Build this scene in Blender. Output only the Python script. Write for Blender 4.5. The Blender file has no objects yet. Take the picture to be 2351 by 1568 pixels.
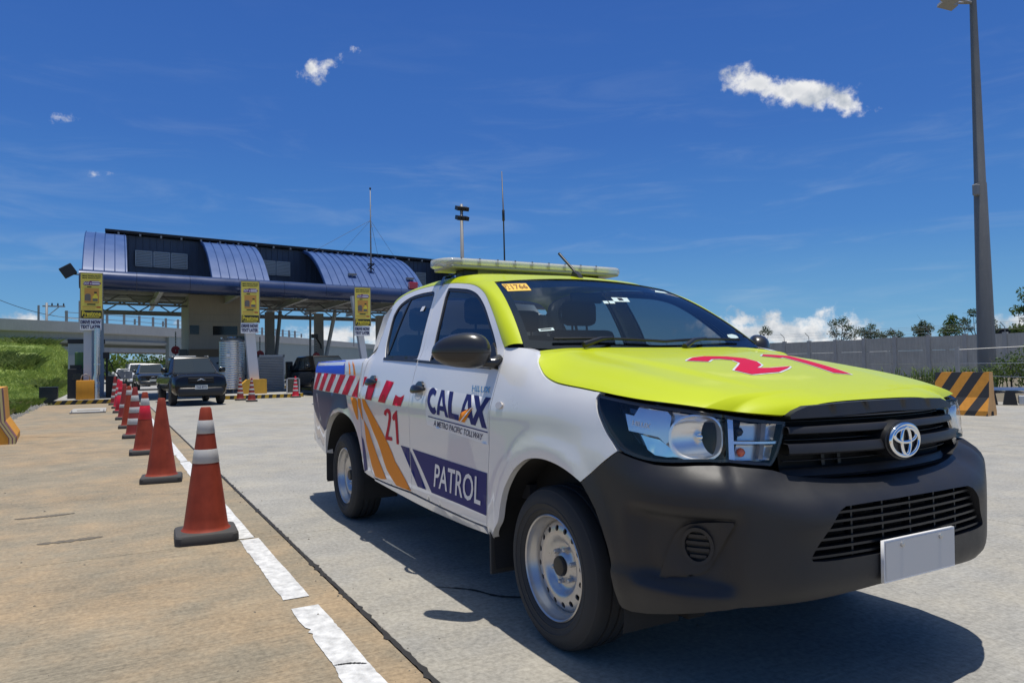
import bpy, bmesh, math, random
import numpy as np
from mathutils import Vector, Matrix
from mathutils.geometry import delaunay_2d_cdt
random.seed(7)
S = bpy.context.scene
EXPOSURE = 0.0; SUN_E = 4.45; SKY_S = .10; SKY_TINT = (1., 1., 1.)
CLOUD_L = 8.8; CLOUD_D = 5.2
# azimuth, elevation, half-width, half-height, weight, tilt of the clouds in view
CLOUDS = [(.845, .352, .045, .022, 1., -.2), (.895, .336, .070, .020, 1.1, -.28), (.945, .316, .035, .014, 1., -.3), (.238, .387, .024, .016, .80, .2, .12), (.262, .396, .026, .013, .80, .4, .12), (.290, .413, .018, .008, .7, .3, .1), (-.052, .292, .026, .013, .55, .2, .30), (-.073, .276, .024, .010, .55, 0, .34), (-.02, .235, .024, .011, .55, 0, .36), (.85, .038, .13, .022, 1.1, -.05), (.82, .055, .05, .018, 1., 0), (.28, .045, .08, .020, 1., 0), (-.10, .05, .05, .016, .9, 0), (1.12, .03, .06, .018, .9, 0)]
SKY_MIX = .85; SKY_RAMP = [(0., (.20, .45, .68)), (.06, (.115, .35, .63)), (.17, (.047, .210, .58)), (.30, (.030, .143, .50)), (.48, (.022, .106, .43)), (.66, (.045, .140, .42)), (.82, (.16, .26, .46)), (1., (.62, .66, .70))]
COL = S.collection
# ------------------------------------------------------------------ camera, sky, sun, exposure
cam = bpy.data.cameras.new('camera'); cam_ob = bpy.data.objects.new('camera', cam); COL.objects.link(cam_ob)
cam.sensor_fit = 'HORIZONTAL'; cam.sensor_width = 36; cam.lens = 36*1651.464/2351
cam.clip_start = .05; cam.clip_end = 6000
_yaw, _pitch, _roll = math.radians(151.032), math.radians(1.9081), math.radians(-.9709)
_F = Vector((math.cos(_yaw)*math.cos(_pitch), math.sin(_yaw)*math.cos(_pitch), math.sin(_pitch)))
_R = Vector((math.sin(_yaw), -math.cos(_yaw), 0)); _U = _R.cross(_F)
_R2 = _R*math.cos(_roll)+_U*math.sin(_roll); _U2 = -_R*math.sin(_roll)+_U*math.cos(_roll)
_m = Matrix((_R2, _U2, -_F)).transposed().to_4x4(); _m.translation = Vector((2.5931, -2.4513, 1.1836))
cam_ob.matrix_world = _m
S.camera = cam_ob
S.view_settings.view_transform = 'Standard'; S.view_settings.look = 'None'
S.view_settings.exposure = EXPOSURE; S.view_settings.gamma = 1; S.view_settings.use_curve_mapping = False
S.cycles.max_bounces = 8; S.cycles.transparent_max_bounces = 16
S.cycles.sample_clamp_indirect = 6
SUN_DIR = Vector((.040, .030, 1)).normalized()
sun = bpy.data.lights.new('sun', 'SUN'); sun.energy = SUN_E; sun.angle = math.radians(.53); sun.color = (1, .950, .872)
sun_ob = bpy.data.objects.new('sun', sun); COL.objects.link(sun_ob); sun_ob.rotation_euler = SUN_DIR.to_track_quat('Z', 'Y').to_euler()

class N:
    """tiny node-expression helper"""
    def __init__(s, tree): s.t = tree; s.n = tree.nodes; s.l = tree.links
    def node(s, kind, **kw):
        nd = s.n.new(kind)
        for k, v in kw.items(): setattr(nd, k, v)
        return nd
    def put(s, sock, v):
        if isinstance(v, bpy.types.NodeSocket): s.l.new(v, sock)
        else: sock.default_value = v
    def m(s, op, a, b=None, c=None, clamp=False):
        nd = s.node('ShaderNodeMath', operation=op); nd.use_clamp = clamp
        for i, v in enumerate((a, b, c)):
            if v is not None: s.put(nd.inputs[i], v)
        return nd.outputs[0]
    def vm(s, op, a, b=None):
        nd = s.node('ShaderNodeVectorMath', operation=op); s.put(nd.inputs[0], a)
        if b is not None: s.put(nd.inputs[1], b)
        return nd.outputs['Value'] if op in ('DOT_PRODUCT', 'LENGTH') else nd.outputs[0]
    def ss(s, v, a, b):
        nd = s.node('ShaderNodeMapRange', interpolation_type='SMOOTHSTEP')
        s.put(nd.inputs[0], v); s.put(nd.inputs[1], a); s.put(nd.inputs[2], b); s.put(nd.inputs[3], 0.); s.put(nd.inputs[4], 1.)
        return nd.outputs[0]
    def noise(s, vec, scale, detail=4, rough=.55, dist=0):
        nd = s.node('ShaderNodeTexNoise'); s.put(nd.inputs['Vector'], vec); nd.inputs['Scale'].default_value = scale
        nd.inputs['Detail'].default_value = detail; nd.inputs['Roughness'].default_value = rough; nd.inputs['Distortion'].default_value = dist
        return nd.outputs[0]
    def mix(s, f, a, b, blend='MIX'):
        nd = s.node('ShaderNodeMix', data_type='RGBA', blend_type=blend)
        s.put(nd.inputs[0], f); s.put(nd.inputs[6], a); s.put(nd.inputs[7], b)
        return nd.outputs[2]
    def xyz(s, v):
        nd = s.node('ShaderNodeSeparateXYZ'); s.put(nd.inputs[0], v); return nd.outputs
    def comb(s, x, y, z):
        nd = s.node('ShaderNodeCombineXYZ')
        for i, v in enumerate((x, y, z)): s.put(nd.inputs[i], v)
        return nd.outputs[0]

world = bpy.data.worlds.new('World'); S.world = world; world.use_nodes = True
def build_world():
    t = world.node_tree; t.nodes.clear(); k = N(t)
    sky = k.node('ShaderNodeTexSky', sky_type='NISHITA'); sky.sun_disc = False
    sky.sun_elevation = math.asin(SUN_DIR.z); sky.sun_rotation = math.atan2(SUN_DIR.x, SUN_DIR.y)
    sky.altitude = 400; sky.air_density = 1.0; sky.dust_density = .25; sky.ozone_density = 3.0
    d = k.node('ShaderNodeTexCoord').outputs['Generated']
    x, y, z = k.xyz(d)
    # deep tropical blue, paler towards the horizon, whitened overhead out of view to add neutral fill, blended over the physical sky
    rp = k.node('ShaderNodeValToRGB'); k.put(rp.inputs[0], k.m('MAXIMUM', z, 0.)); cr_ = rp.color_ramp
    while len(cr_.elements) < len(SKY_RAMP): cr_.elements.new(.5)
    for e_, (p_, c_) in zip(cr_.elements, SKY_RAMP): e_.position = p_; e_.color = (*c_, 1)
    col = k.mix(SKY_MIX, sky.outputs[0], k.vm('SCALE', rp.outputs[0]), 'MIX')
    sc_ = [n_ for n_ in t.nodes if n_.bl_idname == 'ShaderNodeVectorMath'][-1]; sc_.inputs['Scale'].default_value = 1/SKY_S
    # azimuth measured from the road direction (-x), turning towards +y; elevation in radians
    az = k.m('ARCTAN2', y, k.m('MULTIPLY', x, -1.)); el = k.m('ARCSINE', z)
    p = k.comb(az, el, 0.)
    f1 = k.noise(p, 26., 7, .62); f2 = k.noise(k.comb(az, k.m('ADD', el, .006), .3), 26., 7, .62)
    dens = None
    def blob(a0, e0, ra, re, w=1., tilt=0., bias=0.):
        u = k.m('SUBTRACT', az, a0); v = k.m('SUBTRACT', el, e0)
        v = k.m('SUBTRACT', v, k.m('MULTIPLY', u, tilt))
        r = k.m('SQRT', k.m('ADD', k.m('POWER', k.m('DIVIDE', u, ra), 2.), k.m('POWER', k.m('DIVIDE', v, re), 2.)))
        return k.m('SUBTRACT', k.m('MULTIPLY', k.m('SUBTRACT', 1., r), w), bias)
    blobs = [blob(*b) for b in CLOUDS]
    field = blobs[0]
    for b in blobs[1:]: field = k.m('MAXIMUM', field, b)
    # low cumulus bank along the horizon, taller in places
    bank = k.m('ADD', .028, k.m('MULTIPLY', k.m('SUBTRACT', k.noise(k.comb(az, 0., 5.), 5., 3), .5), .20))
    bankf = k.m('MULTIPLY', k.m('SUBTRACT', k.m('ADD', bank, .0), el), 16.)
    field = k.m('MAXIMUM', field, bankf)
    amp = k.m('MULTIPLY', k.m('SUBTRACT', f1, .5), 3.4)
    dens = k.ss(k.m('ADD', field, amp), .0, .75)
    f3 = k.noise(k.comb(az, k.m('ADD', el, .016), 0.), 20., 4, .55)
    light = k.m('ADD', .60, k.m('MULTIPLY', k.m('SUBTRACT', k.noise(p, 20., 4, .55), f3), 4.6), clamp=True)
    light = k.m('MULTIPLY', light, k.m('SUBTRACT', 1.12, k.m('MULTIPLY', k.ss(field, .35, 1.1), .42)), clamp=True)
    body = k.m('ADD', light, k.m('MULTIPLY', k.m('SUBTRACT', k.noise(p, 9., 4), .5), .5), clamp=True)
    ccol = k.mix(body, (CLOUD_D*.80, CLOUD_D*.90, CLOUD_D*1.03, 1), (CLOUD_L, CLOUD_L, CLOUD_L, 1))
    # thin streaky high haze
    st = k.noise(k.comb(k.m('MULTIPLY', az, 2.2), k.m('MULTIPLY', el, 13.), 2.), 2.3, 5, .6, .6)
    low = k.ss(el, .52, .06)
    wisp = k.m('MULTIPLY', k.m('MULTIPLY', k.ss(st, .47, .78), low), .17)
    col2 = k.mix(wisp, col, (CLOUD_L*.62, CLOUD_L*.72, CLOUD_L*.82, 1))
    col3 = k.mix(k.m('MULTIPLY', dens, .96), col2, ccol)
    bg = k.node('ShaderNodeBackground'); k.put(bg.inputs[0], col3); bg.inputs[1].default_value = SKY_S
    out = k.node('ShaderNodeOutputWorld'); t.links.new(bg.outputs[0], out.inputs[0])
build_world()

# ------------------------------------------------------------------ materials
_M = {}
def mat(name, col, rough=.5, metal=0., coat=0., coat_r=.05, spec=.5, var=0., vscale=6., bump=0., bscale=60., streak=0., emit=None, sheen=0.):
    """principled material, colour broken up by world-space noise"""
    if name in _M: return _M[name]
    m = bpy.data.materials.new(name); m.use_nodes = True; t = m.node_tree; k = N(t); b = t.nodes['Principled BSDF']
    c = (*col, 1); b.inputs['Base Color'].default_value = c
    b.inputs['Roughness'].default_value = rough; b.inputs['Metallic'].default_value = metal
    b.inputs['Coat Weight'].default_value = coat; b.inputs['Coat Roughness'].default_value = coat_r
    b.inputs['Specular IOR Level'].default_value = spec
    pos = None
    if var or bump or streak:
        pos = k.node('ShaderNodeNewGeometry').outputs['Position']
    if var or streak:
        n = k.noise(pos, vscale, 5, .6)
        f = k.m('MULTIPLY', k.m('SUBTRACT', n, .5), 2*var)
        if streak:
            px, py, pz = k.xyz(pos)
            n2 = k.noise(k.comb(k.m('MULTIPLY', px, 6.), k.m('MULTIPLY', py, 6.), k.m('MULTIPLY', pz, .7)), 2., 4, .6)
            f = k.m('ADD', f, k.m('MULTIPLY', k.m('SUBTRACT', n2, .5), 2*streak))
        v = k.m('ADD', 1., f)
        hs = k.node('ShaderNodeHueSaturation'); hs.inputs['Color'].default_value = c; k.put(hs.inputs['Value'], v)
        k.l.new(hs.outputs[0], b.inputs['Base Color'])
        k.put(b.inputs['Roughness'], k.m('ADD', rough, k.m('MULTIPLY', k.m('SUBTRACT', n, .5), .25 if rough > .2 else .06), clamp=True))
    if bump:
        bn = k.node('ShaderNodeBump'); bn.inputs['Strength'].default_value = bump; bn.inputs['Distance'].default_value = .01
        k.put(bn.inputs['Height'], k.noise(pos, bscale, 4, .6)); k.l.new(bn.outputs[0], b.inputs['Normal'])
    if emit:
        b.inputs['Emission Color'].default_value = (*emit[0], 1); b.inputs['Emission Strength'].default_value = emit[1]
    _M[name] = m; return m
def glass(name, tint, amount, rough=.0, ior=1.5, milk=None):
    """thin pane: see-through tint under a fresnel reflection"""
    if name in _M: return _M[name]
    m = bpy.data.materials.new(name); m.use_nodes = True; t = m.node_tree; t.nodes.clear(); k = N(t)
    tr = k.node('ShaderNodeBsdfTransparent'); tr.inputs[0].default_value = (*tint, 1)
    gl = k.node('ShaderNodeBsdfGlossy'); gl.inputs['Roughness'].default_value = rough
    fr = k.node('ShaderNodeFresnel'); bf = k.node('ShaderNodeNewGeometry').outputs['Backfacing']
    k.put(fr.inputs[0], k.m('ADD', ior, k.m('MULTIPLY', bf, 1/ior-ior)))   # a thin pane reflects alike from both sides
    ms = k.node('ShaderNodeMixShader'); k.put(ms.inputs[0], k.m('ADD', k.m('MULTIPLY', fr.outputs[0], 1.), amount, clamp=True))
    base_ = tr.outputs[0]
    if milk:
        df = k.node('ShaderNodeBsdfDiffuse'); df.inputs[0].default_value = (*milk[1], 1); m2_ = k.node('ShaderNodeMixShader'); m2_.inputs[0].default_value = milk[0]
        k.l.new(tr.outputs[0], m2_.inputs[1]); k.l.new(df.outputs[0], m2_.inputs[2]); base_ = m2_.outputs[0]
    k.l.new(base_, ms.inputs[1]); k.l.new(gl.outputs[0], ms.inputs[2])
    o = k.node('ShaderNodeOutputMaterial'); k.l.new(ms.outputs[0], o.inputs[0]); _M[name] = m; return m

# ------------------------------------------------------------------ object helpers
def tag(o, label=None, cat=None, group=None, kind=None):
    if label: o['label'] = label
    if cat: o['category'] = cat
    if group: o['group'] = group
    if kind: o['kind'] = kind
    return o
def thing(name, label, cat, loc=(0, 0, 0), rz=0., group=None):
    o = bpy.data.objects.new(name, None); COL.objects.link(o); o.location = loc; o.rotation_euler = (0, 0, rz)
    o.empty_display_size = .2
    return tag(o, label, cat, group)
def link(name, me, parent=None, m=None):
    o = bpy.data.objects.new(name, me); COL.objects.link(o)
    if parent is not None: o.parent = parent
    if m is not None and not me.materials: me.materials.append(m)
    return o
def mk(name, verts, faces, m, parent=None, smooth=True, sharp=None):
    me = bpy.data.meshes.new(name); me.from_pydata([tuple(map(float, v)) for v in verts], [], [tuple(map(int, f)) for f in faces])
    if smooth:
        me.polygons.foreach_set('use_smooth', [True]*len(me.polygons))
    me.update()
    o = link(name, me, parent, m)
    if sharp is not None and smooth: sharpen(me, sharp)
    return o
def sharpen(me, deg):
    bm = bmesh.new(); bm.from_mesh(me); a = math.radians(deg)
    for e in bm.edges:
        if len(e.link_faces) == 2 and e.calc_face_angle(0) > a: e.smooth = False
    bm.to_mesh(me); bm.free()
def copy_tree(o, parent=None, loc=None, rz=None, label=None):
    c = o.copy(); COL.objects.link(c)
    if parent is not None: c.parent = parent
    if loc is not None: c.location = loc
    if rz is not None: c.rotation_euler = (0, 0, rz)
    if label: c['label'] = label
    for ch in list(o.children): copy_tree(ch, c)
    return c
class MB:
    """collects boxes, tubes, lathes into one mesh"""
    def __init__(s): s.v = []; s.f = []
    def add(s, v, f):
        b = len(s.v); s.v += [tuple(map(float, q)) for q in v]; s.f += [tuple(int(i)+b for i in q) for q in f]; return s
    def box(s, a, b, rot=None, org=None, bev=0.):
        (x0, y0, z0), (x1, y1, z1) = a, b
        if bev > 0:
            bm = bmesh.new(); bmesh.ops.create_cube(bm, size=1)
            for v in bm.verts: v.co = Vector(((x0+x1)/2+v.co.x*(x1-x0), (y0+y1)/2+v.co.y*(y1-y0), (z0+z1)/2+v.co.z*(z1-z0)))
            bmesh.ops.bevel(bm, geom=bm.edges[:], offset=bev, segments=2, affect='EDGES', profile=.5)
            bm.verts.index_update(); v = [tuple(q.co) for q in bm.verts]; f = [[w.index for w in q.verts] for q in bm.faces]; bm.free()
        else:
            v = [(x0, y0, z0), (x1, y0, z0), (x1, y1, z0), (x0, y1, z0), (x0, y0, z1), (x1, y0, z1), (x1, y1, z1), (x0, y1, z1)]
            f = [(3, 2, 1, 0), (4, 5, 6, 7), (0, 1, 5, 4), (1, 2, 6, 5), (2, 3, 7, 6), (3, 0, 4, 7)]
        if rot is not None:
            o = Vector(org or (0, 0, 0)); v = [tuple(rot @ (Vector(q)-o)+o) for q in v]
        return s.add(v, f)
    def tube(s, pts, r, n=8, cap=True, flat=1.):
        P = [Vector(p) for p in pts]; rr = r if isinstance(r, (list, tuple)) else [r]*len(P)
        vs = []; up = None
        for i, p in enumerate(P):
            t = (P[min(i+1, len(P)-1)]-P[max(i-1, 0)]).normalized()
            if up is None:
                up = Vector((0, 0, 1)) if abs(t.z) < .9 else Vector((1, 0, 0))
            a = t.cross(up).normalized(); b = a.cross(t).normalized(); up = b
            for j in range(n):
                q = 2*math.pi*j/n; vs.append(p+a*math.cos(q)*rr[i]+b*math.sin(q)*rr[i]*flat)
        f = []
        for i in range(len(P)-1):
            for j in range(n): f.append((i*n+j, i*n+(j+1) % n, (i+1)*n+(j+1) % n, (i+1)*n+j))
        if cap: f.append(tuple(range(n))[::-1]); f.append(tuple((len(P)-1)*n+j for j in range(n)))
        return s.add(vs, f)
    def lathe(s, prof, n=24, org=(0, 0, 0), axis='z', cap=True):
        vs = []; ox, oy, oz = org
        for r, h in prof:
            for j in range(n):
                q = 2*math.pi*j/n; a, b = r*math.cos(q), r*math.sin(q)
                vs.append((ox+a, oy+b, oz+h) if axis == 'z' else ((ox+a, oy+h, oz-b) if axis == 'y' else (ox+h, oy+a, oz+b)))
        f = []
        for i in range(len(prof)-1):
            for j in range(n): f.append((i*n+j, i*n+(j+1) % n, (i+1)*n+(j+1) % n, (i+1)*n+j))
        if cap:
            if prof[0][0] > 1e-4: f.append(tuple(range(n))[::-1])
            if prof[-1][0] > 1e-4: f.append(tuple((len(prof)-1)*n+j for j in range(n)))
        return s.add(vs, f)
    def prism(s, poly, lo, hi, axis='x'):
        """extrude a 2-D outline; axis = extrusion axis, outline in the other two axes in order"""
        n = len(poly)
        def p(a, b, h): return (h, a, b) if axis == 'x' else ((a, h, b) if axis == 'y' else (a, b, h))
        v = [p(a, b, lo) for a, b in poly]+[p(a, b, hi) for a, b in poly]
        return s.add(v, [tuple(range(n))[::-1], tuple(range(n, 2*n))]+[(i, (i+1) % n, n+(i+1) % n, n+i) for i in range(n)])
    def build(s, name, m, parent=None, smooth=False, sharp=None, recalc=True):
        me = bpy.data.meshes.new(name); me.from_pydata(s.v, [], s.f)
        if recalc:
            bm = bmesh.new(); bm.from_mesh(me); bmesh.ops.recalc_face_normals(bm, faces=bm.faces[:]); bm.to_mesh(me); bm.free()
        if smooth or sharp: me.polygons.foreach_set('use_smooth', [True]*len(me.polygons))
        me.update(); o = link(name, me, parent, m)
        if sharp: sharpen(me, sharp)
        return o
def text_tris(txt, bold=0., res=3):
    """flat lettering: 2-D vertices and faces, scaled to a unit box"""
    cu = bpy.data.curves.new('lettering', 'FONT'); cu.body = txt; cu.offset = bold; cu.resolution_u = res; cu.fill_mode = 'FRONT'
    o = bpy.data.objects.new('lettering', cu); COL.objects.link(o)
    dg = bpy.context.evaluated_depsgraph_get(); me = o.evaluated_get(dg).to_mesh()
    v = np.array([tuple(q.co)[:2] for q in me.vertices]); f = [tuple(q.vertices) for q in me.polygons]
    o.evaluated_get(dg).to_mesh_clear(); bpy.data.objects.remove(o); bpy.data.curves.remove(cu)
    lo = v.min(0); hi = v.max(0); return (v-lo)/(hi-lo), f
def inside(poly, P):
    poly = np.asarray(poly, float); P = np.asarray(P, float); r = np.zeros(len(P), bool); n = len(poly); j = n-1
    for i in range(n):
        a, b = poly[i], poly[j]
        c = ((a[1] > P[:, 1]) != (b[1] > P[:, 1])) & (P[:, 0] < (b[0]-a[0])*(P[:, 1]-a[1])/((b[1]-a[1]) or 1e-12)+a[0])
        r ^= c; j = i
    return r
def subdiv(poly, step):
    out = []; n = len(poly)
    for i in range(n):
        a = np.array(poly[i], float); b = np.array(poly[(i+1) % n], float); L = np.hypot(*(b-a))
        if L < 1e-6: continue
        k = max(1, int(round(L/step)))
        for j in range(k): out.append(a+(b-a)*j/k)
    return np.array(out)
def offset_poly(P, d):
    """move a closed outline inwards by d"""
    n = len(P); A = sum(P[i][0]*P[(i+1) % n][1]-P[(i+1) % n][0]*P[i][1] for i in range(n))
    T0 = P-np.roll(P, 1, 0); T1 = np.roll(P, -1, 0)-P
    T0 = T0/np.maximum(np.hypot(T0[:, 0], T0[:, 1]), 1e-9)[:, None]; T1 = T1/np.maximum(np.hypot(T1[:, 0], T1[:, 1]), 1e-9)[:, None]
    nn = np.c_[-(T0+T1)[:, 1], (T0+T1)[:, 0]]; L = np.hypot(nn[:, 0], nn[:, 1])
    nn = nn/np.maximum(L, .7)[:, None]
    nn = nn/np.maximum(np.hypot(nn[:, 0], nn[:, 1]), .6)[:, None]
    return P+nn*d*(1 if A > 0 else -1)
def fill(outline, step, holes=()):
    """constrained triangulation of an outline with an inner grid: points, triangles, boundary loops"""
    loops = [np.asarray(outline)]+[np.asarray(h) for h in holes]
    pts = []; edges = []; idx = []
    for L in loops:
        b = len(pts); pts += [tuple(q) for q in L]; edges += [(b+i, b+(i+1) % len(L)) for i in range(len(L))]; idx.append(list(range(b, b+len(L))))
    O = loops[0]; lo = O.min(0); hi = O.max(0)
    gx = np.arange(lo[0]+step*.5, hi[0], step); gy = np.arange(lo[1]+step*.5, hi[1], step)
    if len(gx) and len(gy):
        G = np.array([(x+(step*.5 if j % 2 else 0), y) for j, y in enumerate(gy) for x in gx])
        keep = inside(O, G)
        for h in loops[1:]: keep &= ~inside(h, G)
        G = G[keep]
        if len(G):
            B = np.array(pts); dmin = np.full(len(G), 1e9)
            for i in range(0, len(G), 400): dmin[i:i+400] = np.sqrt(((G[i:i+400, None]-B[None])**2).sum(2)).min(1)
            G = G[dmin > step*.5]; pts += [tuple(q) for q in G]
    r = delaunay_2d_cdt([Vector(q) for q in pts], edges, [], 0, 1e-7)
    V = np.array([tuple(v) for v in r[0]]); F = np.array([tuple(f) for f in r[2] if len(f) == 3])
    omap = {}
    for new, olds in enumerate(r[3]):
        for o_ in olds: omap[o_] = new
    c = V[F].mean(1); ok = inside(O, c)
    for h in loops[1:]: ok &= ~inside(h, c)
    F = F[ok]
    return V, F, [[omap[i] for i in L] for L in idx]
def panel(name, outline, fn, m, parent=None, step=.03, holes=(), d=0., flange=.02, inset=.002, scale=(1, 1), edge=None):
    """skin panel: outline in surface coordinates, bent onto fn(u, v, d), its rim turned inwards"""
    sc = np.array(scale, float); es = edge or step
    O = subdiv(np.array(outline, float)*sc, es)
    if inset: O = offset_poly(O, inset)
    H = [subdiv(np.array(h, float)*sc, es) for h in holes]
    V, F, L = fill(O, step, H)
    UV = V/sc; P = fn(UV[:, 0], UV[:, 1], d); Q = fn(UV[:, 0], UV[:, 1], d+.01)
    nrm = Q-P
    tri = P[F]; fnm = np.cross(tri[:, 1]-tri[:, 0], tri[:, 2]-tri[:, 0])
    flip = (fnm*nrm[F].mean(1)).sum(1) < 0
    F = np.where(flip[:, None], F[:, ::-1], F)
    verts = list(map(tuple, P)); faces = [tuple(f) for f in F]
    if flange:
        # rim direction taken from the triangles so both mirror sides face outwards
        half = {}
        for f in faces:
            for a, b in ((f[0], f[1]), (f[1], f[2]), (f[2], f[0])): half[(a, b)] = 1
        for lp in L:
            ids = lp; b0 = len(verts)
            T = P[ids]; B = fn(UV[ids, 0], UV[ids, 1], d-flange)
            verts += list(map(tuple, T)); b1 = len(verts); verts += list(map(tuple, B)); n = len(ids)
            for i in range(n):
                j = (i+1) % n
                if (ids[i], ids[j]) in half: faces.append((b0+j, b0+i, b1+i, b1+j))
                else: faces.append((b0+i, b0+j, b1+j, b1+i))
    return mk(name, verts, faces, m, parent)
def decal(name, poly, fn, m, parent, d=.0022, step=.04):
    return panel(name, poly, fn, m, parent, step=step, d=d, flange=0, inset=0)
def quad_map(box):
    """unit square -> quad given as top-left, top-right, bottom-right, bottom-left"""
    a, b, c, e = [np.array(q, float) for q in box]
    def f(U, V):
        U = np.asarray(U)[:, None]; V = np.asarray(V)[:, None]
        return (e*(1-U)+c*U)*(1-V)+(a*(1-U)+b*U)*V
    return f
def lettering(name, txt, box, fn, m, parent, bold=0., d=.0024):
    v, f = text_tris(txt, bold); uv = quad_map(box)(v[:, 0], v[:, 1]); P = fn(uv[:, 0], uv[:, 1], d); Q = fn(uv[:, 0], uv[:, 1], d+.01)
    F = []
    for q in f:
        a, b, c = P[q[0]], P[q[1]], P[q[2]]
        nn = np.cross(b-a, c-a); F.append(q if (nn*(Q-P)[q[0]]).sum() > 0 else q[::-1])
    return mk(name, P, F, m, parent, smooth=False)
def loft(name, A, B, m, parent, n=6, bulge=0., nb=None, smooth=True):
    """ruled strip between two curves with a bulge along nb(i) (array of directions)"""
    A = np.asarray(A, float); B = np.asarray(B, float); k = len(A); V = []
    for j in range(n+1):
        t = j/n; X = A*(1-t)+B*t
        if bulge: X = X+nb*bulge*math.sin(math.pi*t)**.8
        V.append(X)
    V = np.vstack(V); F = [(j*k+i, j*k+i+1, (j+1)*k+i+1, (j+1)*k+i) for j in range(n) for i in range(k-1)]
    o = mk(name, V, F, m, parent, smooth); return o
def curve_at(A, n):
    A = np.asarray(A, float); s = np.r_[0, np.cumsum(np.sqrt((np.diff(A, axis=0)**2).sum(1)))]
    t = np.linspace(0, s[-1], n); return np.stack([np.interp(t, s, A[:, i]) for i in range(A.shape[1])], 1)
#GEO-BEGIN
def catmull(pts, n=40):
    P=np.array(pts,float); Q=np.vstack([2*P[0]-P[1],P,2*P[-1]-P[-2]]); out=[]
    for i in range(len(P)-1):
        p0,p1,p2,p3=Q[i:i+4]
        # centripetal parametrisation
        def tj(ti,a,b): return ti+max(np.linalg.norm(b-a),1e-9)**.5
        t0=0;t1=tj(t0,p0,p1);t2=tj(t1,p1,p2);t3=tj(t2,p2,p3)
        t=np.linspace(t1,t2,n,endpoint=False)[:,None]
        A1=(t1-t)/(t1-t0)*p0+(t-t0)/(t1-t0)*p1;A2=(t2-t)/(t2-t1)*p1+(t-t1)/(t2-t1)*p2;A3=(t3-t)/(t3-t2)*p2+(t-t2)/(t3-t2)*p3
        B1=(t2-t)/(t2-t0)*A1+(t-t0)/(t2-t0)*A2;B2=(t3-t)/(t3-t1)*A2+(t-t1)/(t3-t1)*A3
        out.append((t2-t)/(t2-t1)*B1+(t-t1)/(t2-t1)*B2)
    out.append(P[-1:]); return np.vstack(out)
def pchip(xs,ys,x):
    xs=np.asarray(xs,float);ys=np.asarray(ys,float);x=np.asarray(x,float)
    h=np.diff(xs);d=np.diff(ys)/h;m=np.zeros_like(xs)
    m[0]=d[0];m[-1]=d[-1]
    for i in range(1,len(xs)-1):
        if d[i-1]*d[i]>0:
            w1=2*h[i]+h[i-1];w2=h[i]+2*h[i-1];m[i]=(w1+w2)/(w1/d[i-1]+w2/d[i])
    k=np.clip(np.searchsorted(xs,x)-1,0,len(xs)-2)
    t=np.clip((x-xs[k])/h[k],-.5,1.5)
    return ((2*t**3-3*t**2+1)*ys[k]+(t**3-2*t**2+t)*h[k]*m[k]+(-2*t**3+3*t**2)*ys[k+1]+(t**3-t**2)*h[k]*m[k+1])
def sstep(a,b,x):
    t=np.clip((x-a)/(b-a),0,1); return t*t*(3-2*t)
PLAN=catmull([(1.055,-.25),(1.057,0),(1.047,.25),(1.012,.50),(.935,.72),(.83,.825),(.68,.88),(.45,.898),(.1,.90),(-.5,.90),(-1.5,.90),(-2.5,.90),(-3.3,.893),(-3.8,.873),(-4.10,.845),(-4.22,.80),(-4.26,.70),(-4.27,.3),(-4.27,0),(-4.27,-.2)],60)
PLAN=PLAN[60:-60]
PS=np.r_[0,np.cumsum(np.hypot(*np.diff(PLAN,axis=0).T))]
_t=np.gradient(PLAN,PS,axis=0);_t/=np.hypot(_t[:,0],_t[:,1])[:,None]
for _i in range(3):
    _t[1:-1]=(_t[:-2]+2*_t[1:-1]+_t[2:])/4
PN=np.c_[-_t[:,1],_t[:,0]]; PN=np.where((PN*np.array([1,1])).sum(1)[:,None]*0+1>0,PN,PN)
# make sure the normal points outward
if PN[0,0]<0: PN=-PN
def s_of_x(x):  # arc length at a body-side station x
    i0=np.argmax(PLAN[:,0]<.9); i1=np.argmax(PLAN[:,0]<-4.15)
    return np.interp(-np.asarray(x,float),-PLAN[i0:i1,0],PS[i0:i1])
S_END=PS[-1]
DOOR=[(.20,-.16),(.30,-.085),(.345,-.06),(.37,-.035),(.40,-.022),(.46,-.014),(.55,-.010),(.70,-.004),(.84,0),(.93,.002),(.975,0),(1.02,-.010),(1.10,-.030),(1.18,-.052),(1.22,-.065),(1.26,-.084),(1.40,-.130),(1.50,-.167),(1.58,-.199),(1.64,-.226),(1.68,-.247),(1.72,-.272),(1.76,-.305),(1.80,-.35)]
REARD=[(z,o-(.006 if z>1.3 else 0)) for z,o in DOOR]
BED=[(.20,-.14),(.30,-.07),(.40,-.035),(.46,-.02),(.55,-.012),(.70,-.004),(.84,0),(.93,.002),(.98,0),(1.05,-.008),(1.12,-.018),(1.18,-.026),(1.225,-.036),(1.245,-.050),(1.26,-.08),(1.4,-.2),(1.72,-.4)]
FR=[(.15,-.30),(.25,-.20),(.33,-.12),(.38,-.06),(.42,-.018),(.45,-.004),(.49,0),(.58,0),(.69,0),(.725,-.012),(.755,-.045),(.785,-.085),(.81,-.102),(.90,-.11),(.98,-.12),(1.03,-.132),(1.10,-.2),(1.3,-.4)]
CD=[(.15,-.25),(.20,-.19),(.25,-.14),(.29,-.105),(.33,-.095),(.40,-.054),(.50,-.030),(.68,-.022),(.735,-.022),(.768,-.036),(.80,-.060),(.832,-.113),(.85,-.124),(.90,-.134),(.98,-.150),(1.02,-.162),(1.06,-.185),(1.12,-.24),(1.3,-.4)]
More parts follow.
